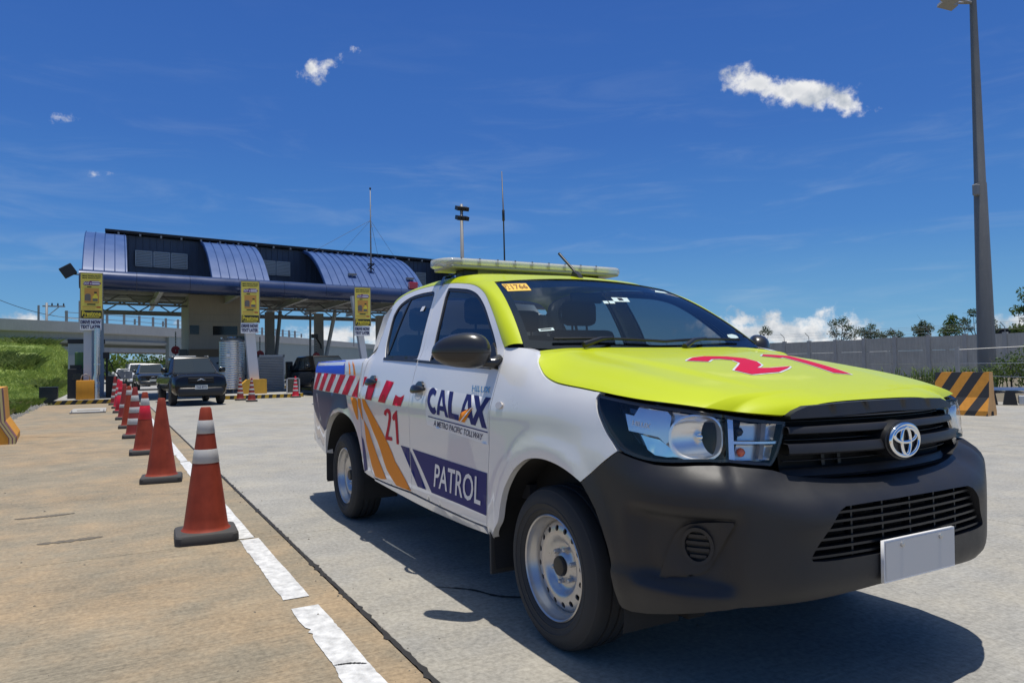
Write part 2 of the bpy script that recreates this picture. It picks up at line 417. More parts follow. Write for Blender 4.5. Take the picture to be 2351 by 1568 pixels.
CE=[(.15,-.20),(.20,-.15),(.25,-.105),(.29,-.090),(.33,-.080),(.40,-.046),(.52,-.022),(.72,-.016),(.76,-.018),(.79,-.032),(.818,-.056),(.840,-.088),(.855,-.093),(.88,-.095),(.96,-.100),(1.02,-.112),(1.06,-.130),(1.10,-.16),(1.15,-.22),(1.3,-.4)]
CF=[(.15,-.16),(.2,-.12),(.27,-.08),(.33,-.05),(.4,-.026),(.6,-.003),(.8,0),(.87,-.006),(.9,-.012),(.97,-.022),(1.02,-.034),(1.06,-.050),(1.10,-.078),(1.15,-.125),(1.3,-.4)]
CG=[(.15,-.15),(.3,-.07),(.4,-.028),(.6,-.01),(.8,0),(.95,-.001),(1.02,-.010),(1.08,-.030),(1.115,-.050),(1.16,-.085),(1.2,-.13),(1.3,-.3)]
CH=[(.20,-.14),(.30,-.075),(.4,-.026),(.6,-.01),(.8,0),(.95,0),(1.02,-.009),(1.1,-.028),(1.15,-.048),(1.2,-.080),(1.235,-.115),(1.27,-.155),(1.3,-.21)]
def _s(y): return float(np.interp(y,PLAN[:200,1],PS[:200]))
STA=[(0,FR),(_s(.25),FR),(_s(.50),[(z,o) for z,o in FR]),(_s(.72),CD),(_s(.83),CE),(float(s_of_x(.45)),CF),(float(s_of_x(.1)),CG),(float(s_of_x(-.2)),CH),(float(s_of_x(-.5)),DOOR),(float(s_of_x(-1.5)),DOOR),(float(s_of_x(-2.4)),REARD),(float(s_of_x(-2.52)),BED),(S_END,BED)]
_ZG=np.linspace(.15,1.80,661)
_OFF=np.array([pchip(*np.array(pr).T,_ZG) for _,pr in STA]); _SS=np.array([s for s,_ in STA])
ARCH=[(0.045,.36,.47),(-3.04,.37,.49)]
def off(s,z):
    s=np.asarray(s,float);z=np.asarray(z,float)
    k=np.clip(np.searchsorted(_SS,s)-1,0,len(_SS)-2)
    t=np.clip((s-_SS[k])/(_SS[k+1]-_SS[k]),0,1)
    t=t*t*(3-2*t)
    zi=np.clip((z-_ZG[0])/(_ZG[1]-_ZG[0]),0,len(_ZG)-1.001);i=zi.astype(int);f=zi-i
    a=_OFF[k,i]*(1-f)+_OFF[k,i+1]*f;b=_OFF[k+1,i]*(1-f)+_OFF[k+1,i+1]*f
    return a*(1-t)+b*t
def shell(s,z,d=0.,side=-1,feat=None):
    """point on the lower body skin: s arc length from nose centre, z height, d outward offset"""
    s=np.asarray(s,float);z=np.asarray(z,float)
    a=np.abs(s);sg=np.where(s<0,-1,1)*side
    x=np.interp(a,PS,PLAN[:,0]);y=np.interp(a,PS,PLAN[:,1]);nx=np.interp(a,PS,PN[:,0]);ny=np.interp(a,PS,PN[:,1])
    o=off(a,z)
    for ax,az,r in ARCH:   # rolled wheel-arch lip
        q=np.hypot(x-ax,z-az)-r
        o=o+.012*np.exp(-(q/.05)**2)*(np.abs(y)>.8)
    if feat is not None: o=o+feat(a,z)
    o=o+d
    return np.stack([x+nx*o,(y+ny*o)*sg,z+0*x],-1)
_HS=np.array([(1.8805,1.2255),(1.8646,1.2035),(1.8362,1.1824),(1.8072,1.1643),(1.7749,1.1454),(1.7426,1.1314),(1.6974,1.1179),(1.6447,1.1077),(1.5692,1.0992),(1.4875,1.0911),(1.3563,1.0765),(1.2587,1.0663),(1.1328,1.0540),(1.027,1.0455),(.9293,1.0365),(.8298,1.0272),(.7137,1.0155),(.6173,1.0075),(.5369,1.001),(.486,.998)])
_E=shell(_HS[:,0],_HS[:,1],0.,1)
_E=_E[np.argsort(_E[:,0])]
# bonnet: edge lies on the shell, cross rows crown up to the centre line
def hood_xy(x,v):
    x=np.asarray(x,float);v=np.asarray(v,float)
    xe=[-.26,-.24,-.18,-.10,0,.15,.35,.55,.70,.80,.87,.915,.93]
    ye=[.742,.752,.792,.822,.842,.853,.850,.815,.755,.675,.585,.485,.43]
    ze=[1.243,1.233,1.195,1.145,1.115,1.095,1.078,1.058,1.042,1.030,1.018,1.004,1.0]
    zc=pchip([-.4,-.3,0,.3,.55,.75,.86,.915,.94],[1.285,1.272,1.238,1.190,1.140,1.092,1.060,1.038,1.025],x)
    yE=np.interp(x,_EX,_EY);zE=np.interp(x,_EX,_EZ)
    a=np.abs(v);g=.12*a**2+.38*a**4+.5*a**9
    z=zc-(zc-zE)*g
    fade=sstep(.86,.4,x)*sstep(-.3,-.1,x)
    c1=.60-.10*x; z=z-.010*fade*(sstep(c1-.02,c1+.05,a)-sstep(.88,1,a)) 
    z=z+.010*fade*(np.exp(-((a-.80)/.09)**2))
    return np.stack([x,v*yE,z],-1)
_EC=catmull(np.vstack([[-.262,.735,1.250],_E,[_E[-1,0]+.012,_E[-1,1]-.045,_E[-1,2]+.004]]),12)
_EX=np.maximum.accumulate(_EC[:,0]+np.arange(len(_EC))*1e-7);_EY=_EC[:,1];_EZ=_EC[:,2]
def ws(t,v,d=0.):
    """windscreen: t -1..1 across, v 0 base..1 header"""
    t=np.asarray(t,float);v=np.asarray(v,float)
    y=(.766*(1-v)+.603*v)*t
    xb=-.19-.15*t**2;xt=-.915-.019*t**2;zb=1.255+.026*t**2;zt=1.682-.036*t**2
    b=4*v*(1-v)*.028
    n=np.array([.51,0,.86])
    return np.stack([xb*(1-v)+xt*v+n[0]*(b+d),y,zb*(1-v)+zt*v+n[2]*(b+d)],-1)
#GEO-END
# ------------------------------------------------------------------ patrol pickup
WHITE = mat('white_paint', (.74, .74, .73), .32, coat=1, coat_r=.03, var=.02, vscale=3)
LIME = mat('lime_paint', (.48, .555, .003), .42, spec=.25, coat=.35, coat_r=.05, var=.03, vscale=3)
PLASTIC = mat('grained_black_plastic', (.021, .021, .023), .46, spec=.42, var=.12, vscale=9, bump=.06, bscale=900)
BLACK = mat('satin_black', (.014, .014, .015), .42)
GLOSSB = mat('gloss_black', (.012, .012, .014), .12)
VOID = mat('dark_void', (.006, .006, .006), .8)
RUBBER = mat('tyre_rubber', (.030, .030, .030), .78, var=.25, vscale=18, bump=.15, bscale=300)
FLAP = mat('mudflap_rubber', (.045, .043, .04), .85, var=.3, vscale=12)
STEEL = mat('wheel_silver', (.52, .51, .50), .32, metal=.75, var=.10, vscale=25)
CHROME = mat('chrome', (.86, .87, .88), .05, metal=1)
CHROMED = mat('dark_chrome', (.10, .11, .13), .10, metal=.8)
CHROMEB = mat('lamp_chrome', (.86, .86, .84), .26, metal=.6)
GLASS = glass('side_glass', (.34, .37, .41), .05)
WGLASS = glass('windscreen_glass', (.62, .68, .68), .03)
LENS = glass('lamp_lens', (.97, .97, .97), .0)
FABRIC = mat('seat_fabric', (.035, .036, .04), .9, var=.2, vscale=30)
RED_D = mat('red_vinyl', (.52, .006, .035), .4, spec=.08)
NAVY_D = mat('navy_vinyl', (.028, .032, .155), .4, spec=.08)
BLUE_D = mat('blue_vinyl', (.018, .075, .60), .45, spec=.25)
SLATE_D = mat('slate_vinyl', (.035, .060, .14), .3, spec=.10)
ORANGE_D = mat('orange_vinyl', (.82, .25, .010), .38, spec=.1)
WHITE_D = mat('white_vinyl', (.80, .80, .80), .35, coat=.5)
GREY_D = mat('grey_vinyl', (.30, .30, .31), .4)
YEL_D = mat('yellow_sticker', (.80, .50, .06), .5)
AMBER = mat('amber_bulb', (.85, .13, .01), .2, coat=1)
REDL = mat('red_lens', (.45, .012, .012), .12, coat=1)
LED = mat('led_module', (.82, .82, .72), .35, var=.3, vscale=260)
TINTB = mat('tint_band', (.006, .007, .010), .08)

truck = thing('patrol_pickup', 'white and lime tollway patrol pickup with black bumper and roof light bar', 'pickup truck')
def SHL(sd, feat=None): return lambda s, z, d=0.: shell(s, z, d, sd, feat)
def SX(x): return float(s_of_x(x))
def cr(pts, n=6): return [tuple(q) for q in catmull(pts, n)]

DF = [(2.179, 1.270), (2.160, 1.236), (2.150, 1.193), (2.149, 1.137), (2.153, 1.087), (2.158, 1.036), (2.163, .976), (2.176, .818), (2.207, .645), (2.230, .50), (2.252, .41)]
DTF = [(2.179, 1.270), (2.246, 1.331), (2.347, 1.414), (2.472, 1.504), (2.578, 1.571), (2.674, 1.612), (2.770, 1.640), (2.895, 1.663), (3.088, 1.687), (3.345, 1.705)]
DTR = [(3.345, 1.705), (3.5, 1.712), (3.7, 1.714), (3.88, 1.706), (4.02, 1.686), (4.11, 1.65), (4.16, 1.595)]
SPLIT = [(3.345, 1.705), (3.27, 1.516), (3.235, 1.353), (3.228, 1.25), (3.235, 1.2), (3.240, 1.104), (3.230, .998), (3.228, .89), (3.228, .76), (3.231, .584), (3.234, .433)]
RDB = [(4.16, 1.595), (4.185, 1.50), (4.188, 1.40), (4.184, 1.26), (4.198, 1.15), (4.203, 1.08), (4.188, .98), (4.156, .884), (4.124, .80), (4.092, .669), (4.060, .55), (4.00, .472), (3.937, .432)]
DB_F = [(3.234, .433), (2.938, .421), (2.618, .412), (2.405, .408), (2.252, .41)]
DB_R = [(3.937, .432), (3.777, .427), (3.50, .427), (3.234, .433)]
WIN_F = cr([(3.062, 1.205), (3.102, 1.434), (3.168, 1.645)], 5)[:-1]+[(3.155, 1.660)]+cr([(3.13, 1.661), (2.96, 1.640), (2.816, 1.618), (2.677, 1.578), (2.541, 1.507), (2.416, 1.416), (2.310, 1.327), (2.232, 1.245), (2.214, 1.195), (2.235, 1.180)], 5)+[(2.65, 1.192)]
WIN_R = [(3.272, 1.231)]+cr([(3.268, 1.24), (3.30, 1.445), (3.352, 1.640), (3.38, 1.662)], 5)+cr([(3.42, 1.668), (3.60, 1.674), (3.78, 1.669), (3.90, 1.650), (3.985, 1.615), (4.02, 1.56), (4.018, 1.50), (3.99, 1.41), (3.954, 1.324), (3.90, 1.262), (3.875, 1.246)], 5)
ARCH_F = [(2.262, .325), (2.236, .344), (2.150, .42), (2.111, .463), (2.080, .543), (2.043, .611), (1.994, .667), (1.937, .717), (1.870, .757), (1.809, .781), (1.742, .792), (1.677, .7946), (1.603, .789), (1.531, .777), (1.471, .762), (1.403, .739)]
ARCH_R = [(4.185, .44), (4.20, .48), (4.222, .56), (4.268, .655), (4.335, .735), (4.42, .79), (4.53, .827), (4.66, .843), (4.81, .838), (4.97, .806), (5.10, .748), (5.20, .665), (5.265, .56), (5.29, .46)]
HL_BACK = [(1.205, .873), (1.237, .9036), (1.2715, .933), (1.3025, .9653), (1.336, 1.003), (1.3590, 1.041), (1.3635, 1.0565), (1.356, 1.0725)]
def fan(o, p, r=.02):
    return o

def opening_ring(name, win, fn, m, parent, w, d, flange=.012):
    O = subdiv(np.array(win), .03); I = offset_poly(O, w)
    return panel(name, O, fn, m, parent, step=.05, holes=[I], d=d, flange=flange, inset=0, edge=10)
for sd in (-1, 1):
    f = SHL(sd); vis = sd < 0
    # front door with its window opening
    do = cr(DTF, 5)+cr(SPLIT, 5)[1:]+cr(DB_F, 4)[1:]+cr(DF[::-1], 5)[1:-1]
    dr = panel('front_door', do, f, WHITE, truck, step=.035, holes=[WIN_F], flange=.022, inset=.0025)
    opening_ring('window_seal', offset_poly(subdiv(np.array(WIN_F), .03), -.006), f, BLACK, dr, .026, -.004)
    panel('window_glass', offset_poly(subdiv(np.array(WIN_F), .03), .012), f, GLASS, dr, step=.08, d=-.010, flange=0, inset=0)
    do2 = cr(DTR, 5)+cr(RDB, 5)[1:]+cr(DB_R, 4)[1:]+cr(SPLIT[::-1], 5)[1:-1]
    dr2 = panel('rear_door', do2, f, WHITE, truck, step=.035, holes=[WIN_R], flange=.022, inset=.0025)
    opening_ring('window_seal', offset_poly(subdiv(np.array(WIN_R), .03), -.006), f, BLACK, dr2, .026, -.004)
    panel('window_glass', offset_poly(subdiv(np.array(WIN_R), .03), .012), f, GLASS, dr2, step=.08, d=-.010, flange=0, inset=0)
    panel('window_divider', [(3.86, 1.25), (3.888, 1.25), (3.815, 1.672), (3.787, 1.672)], f, BLACK, dr2, step=.05, d=-.005, flange=.01)
    # belt mouldings
    panel('belt_moulding', [(2.24, 1.166), (3.06, 1.202), (3.225, 1.211), (3.225, 1.228), (3.06, 1.221), (2.24, 1.188)], f, BLACK, dr, step=.05, d=.006, flange=.01)
    panel('belt_moulding', [(3.246, 1.212), (3.90, 1.236), (3.90, 1.256), (3.246, 1.231)], f, BLACK, dr2, step=.05, d=.006, flange=.01)
    # rocker
    panel('rocker_panel', [(3.955, .422), (3.65, .418), (3.276, .424), (2.938, .413), (2.618, .404), (2.29, .402), (2.272, .37), (2.53, .356), (2.755, .354), (2.995, .357), (3.276, .371), (3.65, .392), (3.95, .408)], f, WHITE, truck, step=.05, flange=.06)
    # front wing
    shut = [(1.356, 1.0765), (1.4875, 1.0911), (1.569, 1.0992), (1.645, 1.1077), (1.697, 1.1179), (1.7426, 1.1314), (1.775, 1.1454), (1.807, 1.1643), (1.836, 1.1824), (1.8646, 1.2035), (1.880, 1.2190)]
    wing = cr(DF, 5)+[(2.262, .37)]+cr(ARCH_F, 4)+cr([(1.403, .739), (1.304, .8083), (1.205, .873)], 4)[1:]+cr(HL_BACK, 4)[1:]+cr(shut, 4)+cr([(1.90, 1.231), (1.96, 1.25), (2.058, 1.267), (2.179, 1.270)], 4)[:-1]
    panel('front_wing', wing, f, WHITE, truck, step=.03, flange=.03, inset=.0025)
    # cab quarter behind the door and box side
    q1 = cr(RDB, 5)+[(3.955, .42)]+[(4.10, .43), (4.178, .44)]+[(4.178, .60), (4.20, .90), (4.238, 1.08), (4.24, 1.26), (4.243, 1.45), (4.235, 1.55), (4.20, 1.60)]
    panel('cab_quarter_panel', q1, f, WHITE, truck, step=.035, flange=.04, inset=.0025)
    bx = cr(ARCH_R, 4)+[(5.31, .452), (5.6, .50), (5.93, .575), (5.965, .70)]+[(5.96, 1.12), (5.95, 1.245), (5.2, 1.25), (4.6, 1.252), (4.262, 1.254), (4.258, 1.08), (4.222, .90), (4.192, .66)]
    bs = panel('box_side', bx, f, WHITE, truck, step=.035, flange=.06, inset=.0015)
    panel('tail_lamp', [(5.935, .78), (6.07, .77), (6.07, 1.10), (5.965, 1.11)], f, REDL, truck, step=.03, d=.004, flange=.03)
    # pillar up to the roof, painted lime
    A = shell(np.array([q[0] for q in cr(DTF[:8], 6)]), np.array([q[1] for q in cr(DTF[:8], 6)]), .001, sd)
    v = np.linspace(.0, 1., 60); B = ws(np.full(60, 1.005*sd), v, .004)
    A = curve_at(A, 40); B = curve_at(B, 40)
    nb = np.tile(np.array([.42, .80*sd, .42]), (40, 1))
    nb /= np.linalg.norm(nb[0])
    loft('a_pillar', A, B, LIME, truck, 8, .016, nb)
    loft('a_pillar_return', B, B+np.array([-.05, -.03*sd, -.03]), BLACK, truck, 1)
    loft('door_frame_return', A, A-nb*.03, BLACK, truck, 1)
# roof skin
def roof_edge(sd):
    p = [(2.895, 1.663), (3.088, 1.687), (3.345, 1.705), (3.5, 1.712), (3.7, 1.714), (3.88, 1.706), (4.02, 1.686), (4.11, 1.65), (4.16, 1.595)]
    p = cr(p, 8); E = shell(np.array([q[0] for q in p]), np.array([q[1] for q in p]), .0015, sd)
    c = ws(np.array([1.005*sd]), np.array([1.]), .004)
    return curve_at(np.vstack([c, E]), 70)
ER = roof_edge(1); nr = 40
V = []; F = []
for i, e in enumerate(ER):
    t = i/(len(ER)-1); xc = -.905+(-2.50+.905)*t
    zc = float(pchip([0, .1, .3, .55, .75, .9, 1], [1.684, 1.722, 1.752, 1.764, 1.758, 1.740, 1.715], t))
    for j in range(-nr, nr+1):
        u = j/nr; a = abs(u); g = .10*a**2+.20*a**5+.70*a**20
        k_ = float(sstep(.02, .22, t)); g = a**2*(1-k_)+g*k_
        V.append((xc+(e[0]-xc)*a**2, e[1]*u, zc-(zc-e[2])*g))
for i in range(len(ER)-1):
    for j in range(2*nr):
        b = i*(2*nr+1)+j; F.append((b, b+2*nr+1, b+2*nr+2, b+1))
mk('roof', V, F, LIME, truck)
# cab back
Vb = []; ex = [(4.24, 1.26), (4.243, 1.45), (4.235, 1.55), (4.20, 1.60)]
cb = MB()
bk = [(-2.53, y, z) for y, z in [(-.80, .75), (.80, .75), (.80, 1.24), (.755, 1.40), (.70, 1.56), (.60, 1.68), (0, 1.705), (-.60, 1.68), (-.70, 1.56), (-.755, 1.40), (-.80, 1.24)]]
cb.add(bk, [tuple(range(len(bk)))]); cb.build('cab_back', WHITE, truck)
mk('rear_window', [(-2.545, -.58, 1.32), (-2.545, .58, 1.32), (-2.545, .52, 1.60), (-2.545, -.52, 1.60)], [(0, 1, 2, 3)], GLOSSB, truck)
for sd in (-1, 1):
    pts = [(4.238, 1.0), (4.24, 1.26), (4.243, 1.45), (4.235, 1.55), (4.20, 1.60), (4.15, 1.61)]
    A = curve_at(shell(np.array([q[0] for q in pts]), np.array([q[1] for q in pts]), -.001, sd), 24)
    B = A.copy(); B[:, 0] = -2.535; B[:, 1] -= .035*sd; B[:, 2] = np.minimum(B[:, 2], 1.68)
    loft('cab_corner', A, B, WHITE, truck, 5, .008, np.tile(np.array([-.6, .8*sd, 0]), (24, 1)))
# box: floor with unseen upper plates added to block overhead sun, tailgate, front wall, rail caps
bx = MB(); bx.box((-4.22, -.58, .62), (-2.56, .58, .66)); bx.box((-3.95, -.868, .862), (-2.56, .868, .88)); bx.box((-4.22, -.83, .85), (-3.95, .83, .86)); bx.box((-2.60, -.80, .66), (-2.565, .80, 1.20)); bx.build('box_floor_and_sun_block', mat('box_grey', (.35, .36, .38), .5), truck)
panel('tailgate', [(6.10, .62), (7.55, .62), (7.55, 1.235), (6.10, 1.235)], lambda s, z, d=0.: shell(np.minimum(s, 2*S_END-s), z, d, 1)*np.stack([1+0*s, np.where(s > S_END, -1, 1), 1+0*s], -1), WHITE, truck, step=.06, flange=.05)
bb = MB(); bb.box((-4.36, -.78, .50), (-4.24, .78, .60), bev=.02); bb.build('rear_bumper', STEEL, truck)

# ---- bonnet
_hs = [(1.8805, 1.2255), (1.8646, 1.2035), (1.8362, 1.1824), (1.8072, 1.1643), (1.7749, 1.1454), (1.7426, 1.1314), (1.6974, 1.1179), (1.6447, 1.1077), (1.5692, 1.0992), (1.4875, 1.0911), (1.3563, 1.0765), (1.2587, 1.0663), (1.1328, 1.0536), (1.027, 1.0449), (.9293, 1.0353), (.8298, 1.0257), (.7137, 1.0130), (.6173, 1.0035), (.5369, .998), (.486, .994)]
def hood_fn(x, v, d=0.): return hood_xy(x, v)+np.array([.35, 0, .94])*(np.asarray(d)[..., None] if np.ndim(d) else d)
hx = np.linspace(-.245, .912, 110); hv = np.sin(np.linspace(-math.pi/2, math.pi/2, 121))*.995
HX, HV = np.meshgrid(hx, hv, indexing='ij'); P = hood_xy(HX, HV).reshape(-1, 3); nv = len(hv)
F = [(i*nv+j, (i+1)*nv+j, (i+1)*nv+j+1, i*nv+j+1) for i in range(len(hx)-1) for j in range(nv-1)]
bl = [i*nv for i in range(len(hx))]; br_ = [i*nv+nv-1 for i in range(len(hx))]; fr_ = [(len(hx)-1)*nv+j for j in range(nv)]; re_ = [j for j in range(nv)]
V = list(map(tuple, P))
for loop, off_ in ((bl, (-.012, .030, -.008)), (br_, (-.012, -.030, -.008)), (fr_, (-.03, 0, -.008)), (re_, (.01, 0, -.04))):
    b = len(V); V += [V[i] for i in loop]; b2 = len(V); V += [tuple(np.array(V[i])+np.array(off_)) for i in loop]
    F += [(b+i, b+i+1, b2+i+1, b2+i) for i in range(len(loop)-1)]
me_h = mk('bonnet', V, F, LIME, truck)
def hood_d(x, v, d=0.): return hood_xy(x, v)+np.array([.1, 0, .99])*d
HD2 = [(.2861, -.3902), (.2223, -.2802), (.193, -.165), (.2101, -.0231), (.2651, .0398), (.3499, .0182), (.4242, -.0454), (.4813, -.1523), (.4862, -.062), (.4647, .1077), (.505, .03), (.5628, -.1124), (.584, -.3272), (.5063, -.3371), (.4352, -.2221), (.3767, -.1347), (.3056, -.0965), (.2702, -.1377), (.2706, -.2045), (.3233, -.2899)]
HD1 = [(.1876, .227), (.2155, .3142), (.36, .315), (.54, .36), (.5585, .4415), (.475, .36), (.30, .262), (.2876, .2263), (.3134, .1797), (.2444, .1202)]
HD1 = [(.145, .335), (.175, .50), (.39, .415), (.63, .325), (.60, .235), (.40, .315), (.235, .375), (.255, .325), (.20, .25)]
for poly in (HD2, HD1):
    O = subdiv(np.array(poly)*np.array([1, .85]), .012)
    panel('number_outline', offset_poly(O, -.010), hood_d, WHITE_D, me_h, step=.03, d=.0015, flange=0, inset=0, scale=(1, 1)) if False else None
    q = [tuple(z) for z in (offset_poly(O, -.009)/np.array([1, .85]))]
    panel('number_outline', q, hood_d, WHITE_D, me_h, step=.03, d=.0014, flange=0, inset=0, scale=(1, .85))
    panel('number_decal', poly, hood_d, RED_D, me_h, step=.03, d=.0028, flange=0, inset=0, scale=(1, .85))
# ---- cowl and wipers
t = np.linspace(-1, 1, 60)
A = hood_xy(np.full(60, -.235), t*.99)+np.array([0, 0, -.030]); B = ws(t*1.0, np.full(60, -.02), -.012)
loft('cowl', A, B, BLACK, truck, 3)
for y0, y1, yb in ((-.62, -.02, -.50), (-.02, .60, .06)):
    w = MB(); ts = np.linspace(0, 1, 14)
    tt = np.linspace(y0/.76, y1/.76, 14)
    w.tube(ws(tt, np.full(14, .045)+.02*np.sin(ts*math.pi), .016), .0075, 6)
    w.tube([tuple(ws(np.array([yb/.76]), np.array([-.035]), .03)[0]), tuple(ws(np.array([(yb+.1)/.76]), np.array([.02]), .036)[0]), tuple(ws(np.array([(y0+y1)/2/.76]), np.array([.06]), .024)[0])], [.016, .012, .007], 8)
    w.build('wiper', BLACK, truck, sharp=40)
# ---- windscreen
def wsf(t, v, d=0.): return ws(t, v, d)
W_O = [(-1, -.03), (1, -.03), (1, 1), (-1, 1)]
wsc = panel('windscreen', W_O, wsf, WGLASS, truck, step=.05, flange=0, inset=0, scale=(.68, .78))
ring_i = [(-.955, .06), (-.5, .045), (0, .04), (.5, .045), (.955, .06), (.945, .5), (.93, .90), (.925, .982), (.5, .988), (0, .988), (-.5, .988), (-.925, .982), (-.93, .90), (-.945, .5)]
panel('windscreen_border', W_O, wsf, TINTB, wsc, step=.05, holes=[subdiv(np.array(ring_i)*np.array([.68, .78]), .03)/np.array([.68, .78])], d=-.003, flange=0, inset=0, scale=(.68, .78))
panel('sun_band', [(-.94, .82), (0, .865), (.94, .82), (.925, .985), (-.925, .985)], wsf, glass('sun_band_tint', (.10, .11, .16), .03), wsc, step=.06, d=-.005, flange=0, inset=0, scale=(.68, .78))
st = panel('registration_sticker', [(-.953, .935), (-.716, .918), (-.731, .765), (-.944, .765)], wsf, YEL_D, wsc, step=.05, d=.0015, flange=0, inset=0, scale=(.68, .78))
lettering('sticker_lettering', '1766', [(-.885, .905), (-.735, .892), (-.742, .80), (-.885, .80)], wsf, mat('sticker_brown', (.22, .09, .01), .6), st, .02, d=.003)
lettering('sticker_lettering', 'P2', [(-.945, .915), (-.905, .91), (-.908, .80), (-.945, .80)], wsf, mat('sticker_brown', (.22, .09, .01), .6), st, .0, d=.003)
PALE = mat('pale_sticker', (.50, .62, .60), .6)
for q in ([(-.034, .646), (.142, .650), (.109, .580), (-.056, .575)], [(-.169, .581), (-.123, .583), (-.136, .542), (-.183, .54)], [(-.112, .584), (-.053, .5865), (-.073, .5445), (-.125, .543)], [(-.8745, .180), (-.768, .202), (-.767, .1715), (-.8715, .152)], [(.766, .90), (.90, .905), (.90, .862), (.70, .845)], [(.76, .137), (.838, .142), (.88, .124), (.87, .093), (.769, .083), (.735, .107)]):
    panel('windscreen_sticker', q, wsf, PALE, wsc, step=.1, d=.0015, flange=0, inset=0, scale=(.68, .78))
panel('sticker_mark', [(.02, .637), (.07, .638), (.06, .598), (.01, .596)], wsf, BLACK, wsc, step=.1, d=.003, flange=0, inset=0, scale=(.68, .78))
panel('sticker_mark', [(-.86, .176), (-.785, .191), (-.785, .18), (-.86, .165)], wsf, BLACK, wsc, step=.1, d=.003, flange=0, inset=0, scale=(.68, .78))
# ---- bumper
def feat(a, z):
    m_ = sstep(.692, .668, z)*sstep(.70, .80, a)*sstep(1.17, 1.09, a)*sstep(.425, .465, z)
    low = sstep(.475, .44, z)*.014*sstep(.78, .95, a)
    pocket = sstep(0, 1, np.clip(1.25-np.hypot((a-.89)/.15, (z-.575)/.095), 0, 1))
    mid = .014*np.exp(-((z-.66)/.05)**2)*sstep(.62, .45, a)
    return -.044*m_+low-.012*pocket*m_+mid
fb = SHL(-1, feat)
BT = [(0, .7745), (.1308, .7748), (.2952, .7806), (.4162, .7917), (.5037, .8031), (.530, .813), (.5564, .8209), (.612, .8286), (.7152, .8372), (.8117, .8440), (.8966, .8423), (.9618, .8384), (1.0062, .8373), (1.0526, .8393), (1.0903, .8459), (1.13, .8538), (1.1665, .8621), (1.205, .8716)]
BA = [(1.205, .8716), (1.304, .8073), (1.4012, .7394), (1.3554, .6962), (1.3159, .6524), (1.2798, .5896), (1.2539, .5263), (1.2414, .446), (1.2386, .378), (1.237, .3256)]
BB = [(1.237, .3256), (1.2259, .3137), (1.178, .309), (1.107, .320), (.9254, .3596), (.8072, .3795), (.7232, .3895), (.6012, .3942), (.5139, .3998), (.4211, .406), (.3195, .4137), (.1986, .423), (0, .426)]
half = BT+BA[1:]+BB[1:]
full = half+[(-s, z) for s, z in half[::-1][1:-1]]
LG = [(0, .709), (.226, .7075), (.352, .7045), (.3808, .694), (.402, .6746), (.4432, .6208), (.4729, .5817), (.4946, .5495), (.4890, .538), (.4425, .534), (.3202, .5317), (0, .5310)]
LGF = LG+[(-s, z) for s, z in LG[::-1][1:-1]]
bump = panel('front_bumper', full, fb, PLASTIC, truck, step=.022, holes=[subdiv(np.array(LGF), .02)], flange=.05, inset=.002, edge=.018)
panel('grille_backing', [(-.56, .49), (.56, .49), (.56, .73), (-.56, .73)], SHL(-1), VOID, bump, step=.08, d=-.085, flange=0)
for z in (.683, .655, .628, .600, .573, .546):
    w = .385+(.708-z)*.62
    sl = [(s, z+.004) for s in np.linspace(-w, w, 40)]+[(s, z-.004) for s in np.linspace(w, -w, 40)]
    panel('grille_slat', sl, SHL(-1), BLACK, bump, step=.1, d=-.012+.0, flange=.035, inset=0)
for s in (-.30, -.15, 0, .15, .30):
    panel('grille_post', [(s-.004, .535), (s+.004, .535), (s+.004, .70), (s-.004, .70)], SHL(-1), BLACK, bump, step=.1, d=-.022, flange=.03, inset=0)
for sd in (-1, 1):
    g = lambda s, z, d=0., sd=sd: shell(s, z, d, sd, feat)
    fp = [(1.048, .4595), (1.028, .506), (.998, .575), (.975, .614), (.948, .640), (.912, .655), (.85, .664), (.752, .670), (.748, .660), (.766, .628), (.803, .567), (.833, .522), (.854, .504), (.881, .492), (.966, .474)]
    gp = panel('fog_cover_gap', [tuple(z) for z in offset_poly(subdiv(np.array(fp), .02), -.006)], g, BLACK, bump, step=.03, d=.0025, flange=0, inset=0)
    cover = panel('fog_lamp_cover', fp, g, PLASTIC, bump, step=.02, holes=[np.array([(.885+.050*math.cos(q), .583+.050*math.sin(q)) for q in np.linspace(0, 2*math.pi, 36, endpoint=False)])], d=.013, flange=.014, inset=.002)
    th = np.linspace(0, 2*math.pi, 40, endpoint=False)
    def ell(r0, c=(.885, .583)): return [(c[0]+.062*r0*math.cos(q), c[1]+.062*r0*math.sin(q)) for q in th]
    panel('fog_lamp_ring', ell(1.0), g, PLASTIC, cover, step=.04, holes=[np.array(ell(.80))], d=.024, flange=.020, inset=0)
    panel('fog_lamp_disc', ell(.80), g, BLACK, cover, step=.04, d=.0065, flange=0, inset=0)
    for dz in (-.034, -.012, .010, .032):
        w = math.sqrt(max(.047**2-dz*dz, 1e-5))
        panel('fog_lamp_slat', [(.885-w, .583+dz-.005), (.885+w, .583+dz-.005), (.885+w, .583+dz+.005), (.885-w, .583+dz+.005)], g, PLASTIC, cover, step=.05, d=.018, flange=.012, inset=0)
